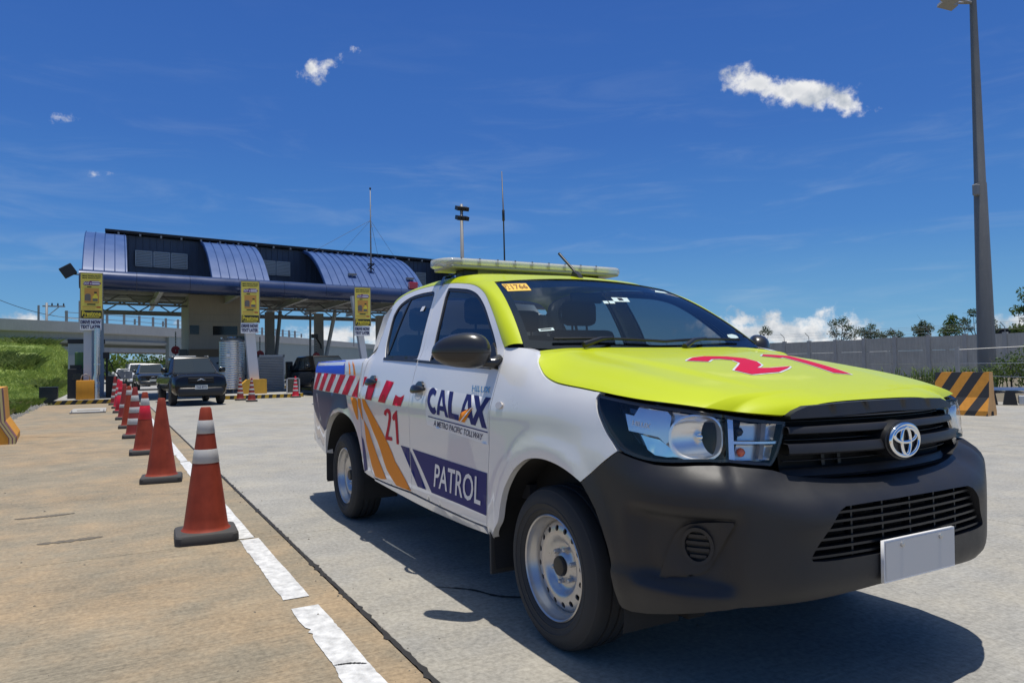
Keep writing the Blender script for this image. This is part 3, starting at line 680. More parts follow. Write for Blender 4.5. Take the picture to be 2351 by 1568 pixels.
# ---- grille
gb = panel('grille', [(-.50, .80), (-.505, .99), (.505, .99), (.50, .80)], SHL(-1), VOID, truck, step=.06, d=-.05, flange=0)
def bar(z0, z1, w, d, dd=.03, nm='grille_bar', m=None):
    k = 9; ss = np.linspace(-w, w, 46); prof = [(z0, -dd), (z0+.002, d-.008), (z0*.8+z1*.2, d), (z0*.4+z1*.6, d), (z1-.002, d-.006), (z1, -dd)]
    bl_ = .040*(1-(ss/w)**2); V = np.vstack([shell(ss, np.full(46, z), q+bl_) for z, q in prof]); F = [(i*46+j, i*46+j+1, (i+1)*46+j+1, (i+1)*46+j) for i in range(len(prof)-1) for j in range(45)]
    return mk(nm, V, F, m or PLASTIC, gb, sharp=35)
bar(.933, .962, .495, .020); bar(.866, .906, .505, .026); bar(.785, .818, .505, -.035)
bar(.913, .918, .49, -.012); bar(.985, .992, .47, .0); bar(.842, .846, .50, -.02); bar(.974, .978, .485, -.02)
for s in (-.22, .22, -.08, .30): panel('grille_post', [(s-.008, .82), (s+.008, .82), (s+.008, .865), (s-.008, .865)], SHL(-1), BLACK, gb, step=.1, d=-.03, flange=.01, inset=0)
TR = [(0, 1.036), (.2, 1.035), (.40, 1.028), (.455, 1.014), (.488, 1.0), (.486, .988), (.3, .990), (0, .996)]
panel('bonnet_trim', TR+[(-s, z) for s, z in TR[::-1][1:-1]], SHL(-1), PLASTIC, truck, step=.03, d=.030, flange=.05, inset=0)
# badge on the grille
bx0 = float(shell(0., .90, 0.)[0])
def badge(y, z, d=0.): return np.stack([bx0+.075-.55*(np.asarray(y)**2)-.3*(np.asarray(z))**2+d, np.asarray(y), .897+np.asarray(z)], -1)
th = np.linspace(0, 2*math.pi, 48, endpoint=False)
bd = panel('badge', [(.099*math.cos(q), .069*math.sin(q)) for q in th], badge, BLACK, truck, step=.03, flange=.09, inset=0)
def ring(c, a, b, w, h=.008, n=56):
    m_ = MB(); q = np.linspace(0, 2*math.pi, n, endpoint=False); vs = []; k = 8
    for t_ in q:
        cx, cz = c[0]+a*math.cos(t_), c[1]+b*math.sin(t_); nx, nz = b*math.cos(t_), a*math.sin(t_); L = math.hypot(nx, nz); nx /= L; nz /= L
        for j in range(k):
            p = 2*math.pi*j/k; o = badge(cx+nx*w*math.cos(p), cz+nz*w*math.cos(p), h*math.sin(p)+.006); vs.append(tuple(o))
    m_.add(vs, [(i*k+j, i*k+(j+1) % k, ((i+1) % n)*k+(j+1) % k, ((i+1) % n)*k+j) for i in range(n) for j in range(k)])
    m_.build('badge_emblem', CHROME, bd, smooth=True)
ring((0, 0), .081, .056, .0078); ring((0, .018), .062, .025, .0072); ring((0, -.002), .025, .049, .0072)
# ---- number plate
def plate(y, z, d=0.): return np.stack([1.062-.0*np.asarray(y)+d-(.02*(.575-np.asarray(z))), np.asarray(y), np.asarray(z)], -1)
pf = panel('number_plate', [(-.203, .437), (.203, .437), (.203, .577), (-.203, .577)], plate, mat('plate_frame', (.80, .80, .80), .4), truck, step=.08, d=.008, flange=.012, inset=0)
panel('plate_face', [(-.197, .443), (.197, .443), (.197, .571), (-.197, .571)], plate, mat('plate_grey', (.62, .595, .56), .55, var=.03), pf, step=.08, d=.0105, flange=0, inset=0)
for y in (-.11, .11):
    MB().lathe([(.009, 0), (.009, .006), (0, .008)], 10, (1.072, y, .556), 'x').build('plate_screw', STEEL, pf)
# ---- headlamps
HLO = [(1.3525, 1.0695), (1.3605, 1.0555), (1.3560, 1.0412), (1.333, 1.0027), (1.2995, .9653), (1.2685, .934), (1.234, .905), (1.203, .8800), (1.1694, .8665), (1.1301, .857), (1.0905, .850), (1.0532, .8462), (1.0071, .8452), (.9627, .8465), (.8971, .8504), (.833, .8514), (.767, .8485), (.6624, .8396), (.5605, .8312), (.5448, .8459), (.5278, .8744), (.5115, .9092), (.4986, .9404), (.4872, .9717), (.4850, .979), (.5832, .989), (.6868, 1.0004), (.8063, 1.0142), (.9043, 1.0243), (1.0031, 1.0338), (1.1384, 1.0465), (1.25, 1.059)]
for sd in (-1, 1):
    f = SHL(sd)
    h = panel('headlamp', HLO, f, LENS, truck, step=.025, d=.001, flange=0, inset=.003)
    P = subdiv(np.array(HLO), .02); P = offset_poly(P, .003); n = len(P)
    V = np.vstack([f(P[:, 0], P[:, 1], .0), f(P[:, 0], P[:, 1], -.02), f(*offset_poly(P, .018).T, -.085)])
    mk('lamp_housing', V, [(k*n+i, k*n+(i+1) % n, (k+1)*n+(i+1) % n, (k+1)*n+i) for k in (0, 1) for i in range(n)], GLOSSB, h, sharp=40)
    panel('lamp_back', [(min(s, 1.06), z) for s, z in P] if False else P, f, CHROMED, h, step=.04, d=-.088, flange=0, inset=0)
    O2 = offset_poly(subdiv(np.array(HLO), .02), .002); I2 = offset_poly(O2, .010)
    panel('lamp_edge', O2, f, BLACK, h, step=.05, holes=[I2], d=-.0015, flange=0, inset=0, edge=10)
    # main reflector: a bowl with a chrome rim
    c = np.array([.888, .931]); ax, az = .113, .072
    q = np.linspace(0, 2*math.pi, 40, endpoint=False); V = []; F = []
    rr = [1.10, 1.08, 1.0, .97, .86, .70, .50, .28, .1]
    dd = [-.030, -.012, -.012, -.018, -.030, -.042, -.051, -.057, -.059]
    for r_, d_ in zip(rr, dd):
        sq = .80
        V.append(f(c[0]+ax*r_*np.sign(np.cos(q))*np.abs(np.cos(q))**sq, np.clip(c[1]+az*r_*np.sign(np.sin(q))*np.abs(np.sin(q))**sq, .851, 1.012), d_))
    V = np.vstack(V); F = [(i*40+j, i*40+(j+1) % 40, (i+1)*40+(j+1) % 40, (i+1)*40+j) for i in range(len(rr)-1) for j in range(40)]+[tuple((len(rr)-1)*40+j for j in range(40))]
    mk('reflector', V, F, mat('reflector_chrome', (.92, .92, .90), .22, metal=.7), h, sharp=50)
    bz = [(1.03, 1.012), (.72, .984), (.50, .962), (.53, .885), (.566, .842), (.70, .848), (.95, .853), (1.02, .862), (1.05, .93)]
    bh = [(c[0]+ax*1.10*math.copysign(abs(math.cos(a))**.8, math.cos(a)), min(max(c[1]+az*1.08*math.copysign(abs(math.sin(a))**.8, math.sin(a)), .8555), .9965)) for a in q]
    panel('lamp_bezel', bz, f, CHROMEB, h, step=.03, holes=[np.array(bh)], d=-.050, flange=0, inset=0)
    panel('lamp_bezel', [(1.005, 1.022), (1.12, 1.036), (1.19, 1.0), (1.175, .95), (1.12, .885), (1.03, .868)], f, CHROMEB, h, step=.03, d=-.068, flange=0, inset=0)
    b_ = f(np.array([c[0]-.0]), np.array([c[1]]), -.045)[0]; n_ = f(np.array([c[0]]), np.array([c[1]]), .0)[0]-f(np.array([c[0]]), np.array([c[1]]), -.05)[0]
    MB().tube([tuple(b_-n_*.6), tuple(b_+n_*.25), tuple(b_+n_*.34)], [.013, .013, .004], 12).build('bulb', CHROME, h, smooth=True)
    # chrome blades on the outer side and the strip across the top
    panel('lamp_blade', [(1.217, 1.004), (1.174, .999), (1.155, 1.035), (1.109, 1.026), (1.030, 1.017), (1.012, 1.0), (1.016, .915), (1.03, .902), (1.062, .928), (1.191, .9425)], f, mat('blade_chrome', (.80, .82, .84), .16, metal=.75), h, step=.03, d=-.028, flange=.03)
    lettering('lamp_lettering', 'HILUX', [(1.175, .982), (1.095, .972), (1.098, .955), (1.175, .965)] if sd < 0 else [(1.095, .972), (1.175, .982), (1.175, .965), (1.098, .955)], f, WHITE_D, h, 0, d=-.026)
    panel('lamp_blade', [(1.147, .933), (1.062, .920), (1.018, .893), (.985, .862), (1.03, .858), (1.079, .863), (1.112, .880)], f, CHROME, h, step=.03, d=-.040, flange=.02)
    panel('lamp_strip', [(1.12, 1.034), (.90, 1.013), (.70, .992), (.50, .972), (.50, .966), (.70, .986), (.90, 1.007), (1.12, 1.026)], f, CHROME, h, step=.03, d=-.016, flange=.02)
    # turn signal and parking lamp, two cells with a clear divider
    for z0, z1 in ((.916, .976), (.850, .905)):
        a0 = .685 if z0 > .9 else .70
        panel('signal_cell', [(a0, z0), (.535 if z0 > .9 else .556, z0), (.515 if z0 > .9 else .537, z1-.004), (a0, z1)], f, CHROME, h, step=.02, d=-.055, flange=-.040)
    panel('signal_divider', [(.70, .905), (.525, .903), (.521, .914), (.70, .917)], f, mat('blade_chrome', (.80, .82, .84), .16, metal=.75), h, step=.04, d=-.012, flange=.04)
    panel('signal_rib', [(.578, .852), (.598, .853), (.572, .975), (.552, .973)], f, mat('rib_grey', (.20, .19, .19), .4), h, step=.04, d=-.018, flange=.02)
    panel('lamp_divider', [(.735, .853), (.700, .851), (.690, .99), (.725, .993)], f, mat('blade_chrome', (.80, .82, .84), .16, metal=.75), h, step=.04, d=-.010, flange=.03)
    for z0, mm in ((.876, AMBER), (.945, BLACK)):
        p0 = f(np.array([.655]), np.array([z0]), -.036)[0]
        MB().lathe([(0, -.016), (.010, -.012), (.016, 0), (.010, .012), (0, .016)], 14, tuple(p0)).build('bulb', mm, h, smooth=True)
# ---- wheels
def wheel(x, sd, steer=0.):
    z = .335; w0 = .845
    def R(P):
        P = np.asarray(P, float); c, s_ = math.cos(steer), math.sin(steer); Q = P.copy(); Q[..., 0] = x+P[..., 0]*c; Q[..., 1] = P[..., 1]-P[..., 0]*s_; return Q
    def lat(prof, name, m, parent, n=72, sharp=30):
        # prof: (radius, depth inwards from the flange plane)
        q = np.linspace(0, 2*math.pi, n, endpoint=False); V = []
        for r, w in prof: V.append(np.c_[r*np.cos(q), np.full(n, sd*(w0-w)), z+r*np.sin(q)])
        V = R(np.vstack(V)); F = [(i*n+j, i*n+(j+1) % n, (i+1)*n+(j+1) % n, (i+1)*n+j) for i in range(len(prof)-1) for j in range(n)]
        return mk(name, V, F if sd < 0 else [g[::-1] for g in F], m, parent, sharp=sharp)
    rim = lat([(.175, .21), (.205, .20), (.208, .17), (.196, .15), (.190, .085), (.188, .055), (.194, .040), (.203, .026), (.207, .016), (.210, .004), (.215, -.001), (.2195, .002), (.2205, .008), (.2195, .014), (.214, .016)][::-1], 'wheel', STEEL, truck)
    tyre = lat([(.214, .012), (.222, .004), (.232, -.006), (.238, -.009), (.240, -.013), (.243, -.013), (.245, -.0125), (.262, -.0175), (.264, -.021), (.268, -.021), (.270, -.019), (.282, -.019), (.300, -.013), (.314, -.003), (.318, .0), (.321, .001), (.328, .010), (.333, .022), (.335, .040), (.335, .058), (.327, .060), (.327, .068), (.336, .070), (.337, .100), (.329, .102), (.329, .111), (.337, .113), (.337, .143), (.328, .145), (.328, .153), (.335, .155), (.334, .18), (.328, .20), (.30, .215), (.25, .21), (.214, .20)], 'tyre', RUBBER, rim, 96, 25)
    def disc(u, v, d=0.):
        u = np.asarray(u, float); v = np.asarray(v, float); r = np.hypot(u, v)
        w = pchip([0, .045, .062, .085, .100, .112, .122, .135, .150, .168, .182, .196], [.050, .050, .066, .072, .068, .052, .042, .040, .041, .046, .056, .075], r)
        return R(np.stack([u, sd*(w0-w+d), z+v], -1))
    q = np.linspace(0, 2*math.pi, 72, endpoint=False); nh = 16
    holes = [np.array([(.158*math.cos(a)+.0125*math.cos(b), .158*math.sin(a)+.0125*math.sin(b)) for b in np.linspace(0, 2*math.pi, 14, endpoint=False)]) for a in [2*math.pi*(i+.3)/nh for i in range(nh)]]
    panel('wheel_disc', [(.193*math.cos(a), .193*math.sin(a)) for a in q], disc, STEEL, rim, step=.012, holes=holes, flange=.008, inset=0, edge=.016)
    lat([(.036, .20), (.042, .06), (.042, .042), (.038, .034), (.030, .032), (.0, .032)], 'hub_cap', BLACK, rim, 28)
    for i in range(6):
        a = 2*math.pi*(i+.25)/6; m_ = MB(); c = (.071*math.cos(a), .071*math.sin(a))
        vs = []
        for r, w in ((.0105, .075), (.0105, .052), (.007, .046), (0.0005, .044)):
            for j in range(8): b = 2*math.pi*j/8; vs.append(R([c[0]+r*math.cos(b), sd*(w0-w), z+c[1]+r*math.sin(b)]))
        m_.add(vs, [(k*8+j, k*8+(j+1) % 8, (k+1)*8+(j+1) % 8, (k+1)*8+j) for k in range(3) for j in range(8)]).build('wheel_nut', STEEL, rim, sharp=40)
    lat([(.19, .12), (.10, .13), (.03, .13)], 'brake_drum', VOID, rim, 32)
for sd in (-1, 1):
    wheel(0., sd, -.012 if sd < 0 else .012); wheel(-3.085, sd)
    for cx, r, zz in ((.015, .50, .335), (-3.06, .52, .345)):
        q = np.linspace(-.25, math.pi+.25, 36); V = []
        for y in (.60, .862): V += [(cx+r*math.cos(a)*1.0, sd*y, zz+r*math.sin(a)*.93) for a in q]
        F = [(i, i+1, 36+i+1, 36+i) for i in range(35)]
        o = mk('wheel_liner', V, F, mat('liner_black', (.02, .02, .02), .9), truck)
    # mudflaps
    MB().box((-.515, sd*.66, .19), (-.50, sd*.872, .56)).build('mudflap', FLAP, truck)
    MB().box((-3.575, sd*.64, .24), (-3.56, sd*.865, .64)).build('mudflap', FLAP, truck)
# underside
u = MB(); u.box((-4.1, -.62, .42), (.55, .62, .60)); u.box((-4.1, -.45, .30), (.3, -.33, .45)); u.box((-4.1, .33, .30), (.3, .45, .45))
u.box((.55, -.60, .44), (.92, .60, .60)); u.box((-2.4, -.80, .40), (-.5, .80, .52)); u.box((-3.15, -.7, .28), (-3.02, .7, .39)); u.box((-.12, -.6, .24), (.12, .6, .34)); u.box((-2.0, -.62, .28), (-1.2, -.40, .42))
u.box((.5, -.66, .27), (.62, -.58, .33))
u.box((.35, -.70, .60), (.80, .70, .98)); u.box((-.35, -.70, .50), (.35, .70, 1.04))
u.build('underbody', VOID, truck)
# ---- mirrors
def mirror(sd):
    c = np.array([-.545, .992, 1.262]); ax = np.array([-.235, .205, 0.]); ax = ax/np.linalg.norm(ax); fw = np.array([ax[1], -ax[0], 0]); V = []; nu, nv_ = 40, 24
    def pt(u, v_):
        cu, su, cv, sv = math.cos(u), math.sin(u), math.cos(v_), math.sin(v_)
        e = lambda q, k: math.copysign(abs(q)**k, q)
        a = e(cv, .75)*e(cu, .72); b = e(cv, .8)*e(su, .85); h = e(sv, .82)
        a_ = a*.150; b_ = b*.080*(1.0 if b > 0 else .55); h_ = h*(.080 if h > 0 else .086)*(1-.20*a)
        h_ += -.012*a*a*(1 if h > 0 else 0)
        return c+ax*a_+fw*b_+np.array([0, 0, h_])
    for i in range(nv_+1):
        for j in range(nu): V.append(pt(2*math.pi*j/nu, -math.pi/2+math.pi*i/nv_))
    V = np.array(V); V[:, 1] *= sd
    F = [(i*nu+j, i*nu+(j+1) % nu, (i+1)*nu+(j+1) % nu, (i+1)*nu+j) for i in range(nv_) for j in range(nu)]
    if sd < 0: F = [g[::-1] for g in F]
    mr = mk('wing_mirror', V, F, mat('mirror_black', (.022, .022, .023), .30, coat=.3, coat_r=.2), truck)
    # seam between cap and base, foot on the door
    sm = [pt(2*math.pi*j/60, -.10) for j in range(61)]; sm = [c+(p-c)*1.004 for p in sm]
    MB().tube([(p[0], p[1]*sd, p[2]) for p in sm], .0022, 6).build('mirror_seam', VOID, mr, smooth=True)
    f0 = [(-.505, .94, 1.215), (-.49, .90, 1.200), (-.478, .86, 1.198), (-.47, .82, 1.21)]
    MB().tube([(p[0], p[1]*sd, p[2]) for p in f0], [.040, .042, .046, .05], 14, flat=.6).build('mirror_foot', mat('mirror_black', (.022, .022, .023), .30), mr, smooth=True)
mirror(-1); mirror(1)
for sd in (-1, 1):   # triangular sail the mirror stands on
    panel('mirror_base', [(2.165, 1.165), (2.33, 1.178), (2.30, 1.30), (2.25, 1.27), (2.20, 1.225)], SHL(sd), BLACK, truck, step=.04, d=.007, flange=.012)
# ---- door furniture and livery on the near side
f = SHL(-1)
doors = [o for o in truck.children if o.name.startswith('front_door') and 'return' not in o.name]
fd = [o for o in truck.children if o.name.split('.')[0] == 'front_door'][0]; rd = [o for o in truck.children if o.name.split('.')[0] == 'rear_door'][0]; bsd = [o for o in truck.children if o.name.split('.')[0] == 'box_side'][0]
wg = [o for o in truck.children if o.name.split('.')[0] == 'front_wing'][0]
HANDLE = mat('handle_black', (.018, .018, .02), .3, coat=.3)
for sd in (-1, 1):
    g = SHL(sd)
    for (sc, zc, door) in ((3.095, 1.052, [o for o in truck.children if o.name.split('.')[0] == 'front_door'][0 if sd < 0 else 1]), (3.99, 1.083, [o for o in truck.children if o.name.split('.')[0] == 'rear_door'][0 if sd < 0 else 1])):
        q = np.linspace(0, 2*math.pi, 30, endpoint=False)
        panel('handle_recess', [(sc+.062*math.cos(a), zc-.012+.045*math.sin(a)) for a in q], g, mat('recess_white', (.6, .6, .6), .3), door, step=.04, d=.0015, flange=0, inset=0)
        V = []; nu = 26; nl = 12
        for i in range(nu+1):
            t_ = i/nu; s_ = sc-.090+.180*t_; hh = .025*math.sin(math.pi*min(max(t_, .02), .98))**.35
            o_ = .012+.030*math.sin(math.pi*t_)**.8
            for j in range(nl):
                a = 2*math.pi*j/nl
                V.append(g(np.array([s_]), np.array([zc+.004+hh*math.sin(a)]), o_+.011*math.cos(a))[0])
        F = [(i*nl+j, i*nl+(j+1) % nl, (i+1)*nl+(j+1) % nl, (i+1)*nl+j) for i in range(nu) for j in range(nl)]+[tuple(range(nl)), tuple(nu*nl+j for j in range(nl))]
        h_ = mk('door_handle', V, F, HANDLE, door, sharp=60)
        panel('handle_lock', [(sc-.062, zc+.012), (sc+.062, zc+.012), (sc+.052, zc+.034), (sc+.022, zc+.050), (sc-.022, zc+.050), (sc-.052, zc+.034)], g, HANDLE, h_, step=.03, d=.014, flange=.014)
        bm = bmesh.new(); bm.from_mesh(h_.data); bmesh.ops.recalc_face_normals(bm, faces=bm.faces[:]); bm.to_mesh(h_.data); bm.free()
    q = np.linspace(0, 2*math.pi, 20, endpoint=False)
    panel('side_repeater', [(2.072+.032*math.cos(a), 1.002+.016*math.sin(a)) for a in q], g, mat('repeater', (.55, .5, .45), .15, coat=1), [o for o in truck.children if o.name.split('.')[0] == 'front_wing'][0 if sd < 0 else 1], step=.02, d=.008, flange=.008, inset=0)
# stripes along the box and rear door
def clip_s(poly, lo, hi):
    """cut an outline at the shut lines"""
    P = list(poly)
    for bound, keep in ((lo, lambda p, b: p[0] >= b), (hi, lambda p, b: p[0] <= b)):
        out = []
        for i in range(len(P)):
            a, b = P[i], P[(i+1) % len(P)]
            if keep(a, bound): out.append(a)
            if keep(a, bound) != keep(b, bound):
                t_ = (bound-a[0])/(b[0]-a[0]); out.append((bound, a[1]+(b[1]-a[1])*t_))
        P = out
        if len(P) < 3: return None
    return P
z_t = lambda s: 1.098+.0285*(s-3.6)*.95 if s < 5 else 1.152
top = [(3.36, 1.075), (3.7, 1.100), (4.2, 1.122), (4.6, 1.132), (5.2, 1.143), (5.93, 1.152)]
bot = [(3.36, .945), (3.7, .953), (4.2, .968), (4.6, .983), (5.2, .994), (5.93, .9995)]
zt = lambda s: float(np.interp(s, *np.array(top).T)); zb = lambda s: float(np.interp(s, *np.array(bot).T))
W0 = [(5.86, 5.74, 5.93, 5.86), (5.622, 5.455, 5.60, 5.44)]
reds = [(5.90, 5.735, 5.93, 5.87), (5.621, 5.452, 5.432, 5.283)]
def par(s0t, s1t, s0b, s1b): return [(s0t, zt(s0t)), (s1t, zt(s1t)), (s1b, zb(s1b)), (s0b, zb(s0b))]
def zone(poly, parent_map, name, m, d=.0022):
    for lo, hi, par_ in parent_map:
        q = clip_s(poly, lo, hi)
        if q: decal(name, q, f, m, par_, d)
ZN = [(3.245, 4.150, rd), (4.268, 5.948, bsd)]
cqp = [o for o in truck.children if o.name.split('.')[0] == 'cab_quarter_panel'][0]
decal('stripe_band', clip_s([(s, zt(s)) for s in np.linspace(4.268, 5.948, 20)]+[(s, zb(s)) for s in np.linspace(5.948, 4.268, 20)], 4.26, 5.95), f, WHITE_D, bsd, .0012)
for k, (a, b, c, e) in enumerate([(5.93, 5.80, 5.92, 5.93), (5.65, 5.48, 5.63, 5.78), (5.36, 5.20, 5.35, 5.51), (5.08, 4.92, 5.08, 5.24), (4.80, 4.64, 4.80, 4.95), (4.53, 4.37, 4.53, 4.69), (4.25, 4.14, 4.235, 4.42), (4.07, 3.905, 3.945, 4.09), (3.71, 3.562, 3.663, 3.80)]):
    pl = [(a, zt(a)), (b, zt(b)), (c, zb(c)), (e, zb(e))]
    zone(pl, [(3.245, 4.185 if k == 6 else 4.150, rd), (4.268, 5.946, bsd)], 'red_stripe', RED_D, .0026)
decal('red_stripe', [(3.478, 1.012), (3.42, 1.0), (3.375, 1.0), (3.325, 1.016), (3.335, .9835), (3.367, .9437), (3.514, .9452)], f, RED_D, rd, .0026)
decal('blue_panel', [(4.752, 1.247), (4.70, 1.20), (4.678, 1.136), (5.20, 1.145), (5.946, 1.1535), (5.946, 1.244)], f, BLUE_D, bsd, .0022)
decal('navy_panel', cr([(5.946, .998), (5.27, .990), (4.577, .981)], 6)+[(4.545, .929), (4.523, .885), (4.60, .872), (4.75, .876), (4.91, .852), (5.02, .812), (5.11, .752), (5.18, .69), (5.30, .655), (5.52, .72), (5.70, .80), (5.85, .90)], f, SLATE_D, bsd, .0024)
sw = [(5.62, .965), (5.55, .965), (5.50, .86), (5.46, .76), (5.40, .72), (5.47, .80), (5.53, .88)]
decal('painted_reflection', sw, f, mat('painted_reflection_silver', (.42, .46, .56), .3, coat=.6), bsd, .0034)  # pale streak painted on as a reflection highlight of the navy panel
SA = [(4.4459, .9676), (4.3225, .9652), (4.247, .9056), (4.1848, .8656), (4.1282, .8178), (4.0255, .7574), (3.9509, .6808), (3.8878, .6214), (3.8331, .5706), (3.7568, .5076), (3.691, .4529), (3.80, .4405), (3.925, .4405), (3.9878, .5132), (4.0367, .5906), (4.0921, .669), (4.1411, .7156), (4.2195, .7697), (4.2883, .8085), (4.3565, .866)]
SB = [(4.1646, .9667), (4.0908, .9624), (3.9945, .9079), (3.8601, .8332), (3.7212, .7549), (3.6232, .6927), (3.5513, .6382), (3.503, .5902), (3.4426, .5595), (3.3355, .4991), (3.247, .4389), (3.3696, .4365), (3.5076, .4375), (3.5873, .4741), (3.6723, .5175), (3.7242, .5663), (3.7853, .6391), (3.8397, .6901), (3.9211, .7483), (4.0293, .84), (4.118, .9026)]
def rdb(z): return float(np.interp(z, [q[1] for q in RDB[::-1]], [q[0] for q in RDB[::-1]]))
# the first swoosh crosses the shut line: one piece on the door, one on the panel behind it
decal('orange_swoosh', [(min(s, rdb(z)-.006), z) for s, z in SA], f, ORANGE_D, rd, .0022)
decal('orange_swoosh', [(4.215, .885), (4.2455, .9050), (4.262, .966), (4.200, .966), (4.180, .92), (4.165, .878), (4.14, .81), (4.175, .83)], f, ORANGE_D, cqp, .0026)
decal('orange_swoosh', [(4.4459, .9676), (4.3225, .9652), (4.275, .94), (4.262, .87), (4.262, .81), (4.2883, .8085), (4.3565, .866)], f, ORANGE_D, bsd, .0026)
decal('orange_swoosh', [(min(s, rdb(z)-.006), z) for s, z in SB], f, ORANGE_D, rd, .0022)
decal('orange_mark', [(4.648, 1.245), (4.569, 1.2098), (4.512, 1.1353), (4.554, 1.1352), (4.58, 1.1916)], f, ORANGE_D, bsd)
decal('orange_mark', [(4.545, 1.244), (4.454, 1.2087), (4.376, 1.1304), (4.426, 1.132), (4.468, 1.1909)], f, ORANGE_D, bsd)
decal('navy_edge', [(4.188, .66), (4.196, .70), (4.15, .67), (4.11, .58), (4.09, .47), (4.17, .445), (4.172, .50)], f, NAVY_D, cqp, .0026)
n2 = [(3.6834, .8784), (3.669, .9025), (3.621, .9186), (3.5752, .9168), (3.5474, .8967), (3.5472, .8588), (3.5757, .8037), (3.615, .7396), (3.5424, .7391), (3.5407, .7165), (3.6694, .7136), (3.669, .7354), (3.6219, .8006), (3.5928, .8562), (3.5897, .8832), (3.6113, .8959), (3.6306, .8888), (3.6375, .8692)]
n1 = [(3.5282, .8674), (3.5104, .8872), (3.476, .9002), (3.4486, .915), (3.4323, .9023), (3.4246, .8137), (3.4191, .7103), (3.4609, .703), (3.4626, .7813), (3.4695, .8594), (3.5031, .8537)]
n1 = [(3.525, .862), (3.51, .885), (3.476, .900), (3.4486, .913), (3.4323, .913), (3.4246, .8137), (3.4191, .705), (3.4609, .703), (3.4645, .7813), (3.4715, .8554), (3.5031, .847)]
for q in (n2, n1): decal('number_decal', q, f, RED_D, rd, .0024, .03)
decal('navy_band', clip_s([(3.3863, .7014), (3.2431, .6984), (3.1162, .5888), (3.0018, .4825), (3.1309, .4823), (3.2261, .5631)], 3.238, 9), f, NAVY_D, rd)
decal('navy_band', clip_s([(3.3863, .7014), (3.2431, .6984), (3.1162, .5888), (3.0018, .4825), (3.1309, .4823), (3.2261, .5631)], 0, 3.225), f, NAVY_D, fd)
decal('navy_panel', [(3.1879, .6978), (2.651, .6835), (2.2115, .6731), (2.2271, .5689), (2.2428, .4663), (2.5566, .4739), (2.9197, .4782), (3.0507, .5909)], f, NAVY_D, fd)
lettering('livery_lettering', 'PATROL', [(2.838, .650), (2.272, .646), (2.296, .506), (2.878, .518)], f, WHITE_D, fd, .012, .0050)
decal('sticker_sheet', [(2.9869, 1.0694), (2.1803, 1.031), (2.1861, .8092), (2.9444, .8555)], f, WHITE_D, fd, .0012)
def cbox(U, V): return quad_map([(2.9706, 1.066), (2.172, 1.032), (2.192, .885), (2.915, .930)])(np.array(U, float), np.array(V, float))
def cal(poly, m, d=.0026): decal('livery_lettering' if m is NAVY_D else 'road_emblem', [tuple(q) for q in cbox([p[0] for p in poly], [p[1] for p in poly])], f, m, fd, d, .03)
arc = np.linspace(math.radians(48), math.radians(312), 26)
C_o = [(.098+.098*math.cos(a)*1.0, .5+.53*math.sin(a)) for a in arc]; C_i = [(.105+.052*math.cos(a), .5+.27*math.sin(a)) for a in arc[::-1]]
cal(C_o+C_i, NAVY_D)
def letA(x, w): return [(x, 0), (x+w*.26, 0), (x+w*.32, .19), (x+w*.56, .19), (x+w*.5, .37), (x+w*.38, .37), (x+w*.5, .72), (x+w*.70, 0), (x+w, 0), (x+w*.62, 1), (x+w*.38, 1)]
def A_poly(x, w): return [(x, 0), (x+w*.24, 0), (x+w*.31, .2), (x+w*.69, .2), (x+w*.76, 0), (x+w, 0), (x+w*.63, 1), (x+w*.37, 1)]
cal(A_poly(.165, .215), NAVY_D); cal([(.165+.215*.375, .39), (.165+.215*.625, .39), (.165+.215*.5, .74)], WHITE_D, .0036)
cal([(.385, 1), (.45, 1), (.45, .21), (.565, .21), (.565, 0), (.385, 0)], NAVY_D)
cal([(.575, 0), (.63, 0), (.66, .2), (.735, .2), (.76, 0), (.815, 0), (.73, 1), (.66, 1)], NAVY_D)
cal([(.665, .47), (.72, .47), (.695, .80)], WHITE_D, .0036)
cal([(.565, .0), (.585, .0), (.765, .58), (.60, .30)], ORANGE_D, .0042); cal([(.605, .0), (.66, .0), (.80, .62)], ORANGE_D, .0042); cal([(.585, .0), (.605, .0), (.785, .60), (.765, .58)], WHITE_D, .0046)
cal([(.765, 1), (.84, 1), (.89, .68), (.93, 1), (1.0, 1), (.925, .52), (1.0, 0), (.925, 0), (.88, .34), (.83, 0), (.76, 0), (.845, .52)], NAVY_D)
decal('livery_rule', [(2.9216, .9092), (2.1869, .8719), (2.1874, .8662), (2.922, .9031)], f, NAVY_D, fd, .0026)
lettering('livery_lettering', 'A METRO PACIFIC TOLLWAY', [(2.8354, .8894), (2.2322, .8572), (2.2504, .8265), (2.8439, .8577)], f, mat('ink_navy', (.03, .03, .09), .5), fd, .012, .0030)
lettering('model_badge', 'HILUX', [(2.395, 1.088), (2.195, 1.083), (2.195, 1.055), (2.390, 1.058)], f, mat('badge_blue', (.12, .36, .48), .2, metal=.8), fd, .01, .005)
panel('door_sticker', [(3.50, 1.575), (3.445, 1.575), (3.453, 1.545), (3.51, 1.545)], f, WHITE_D, rd, step=.1, d=-.004, flange=0, inset=0)
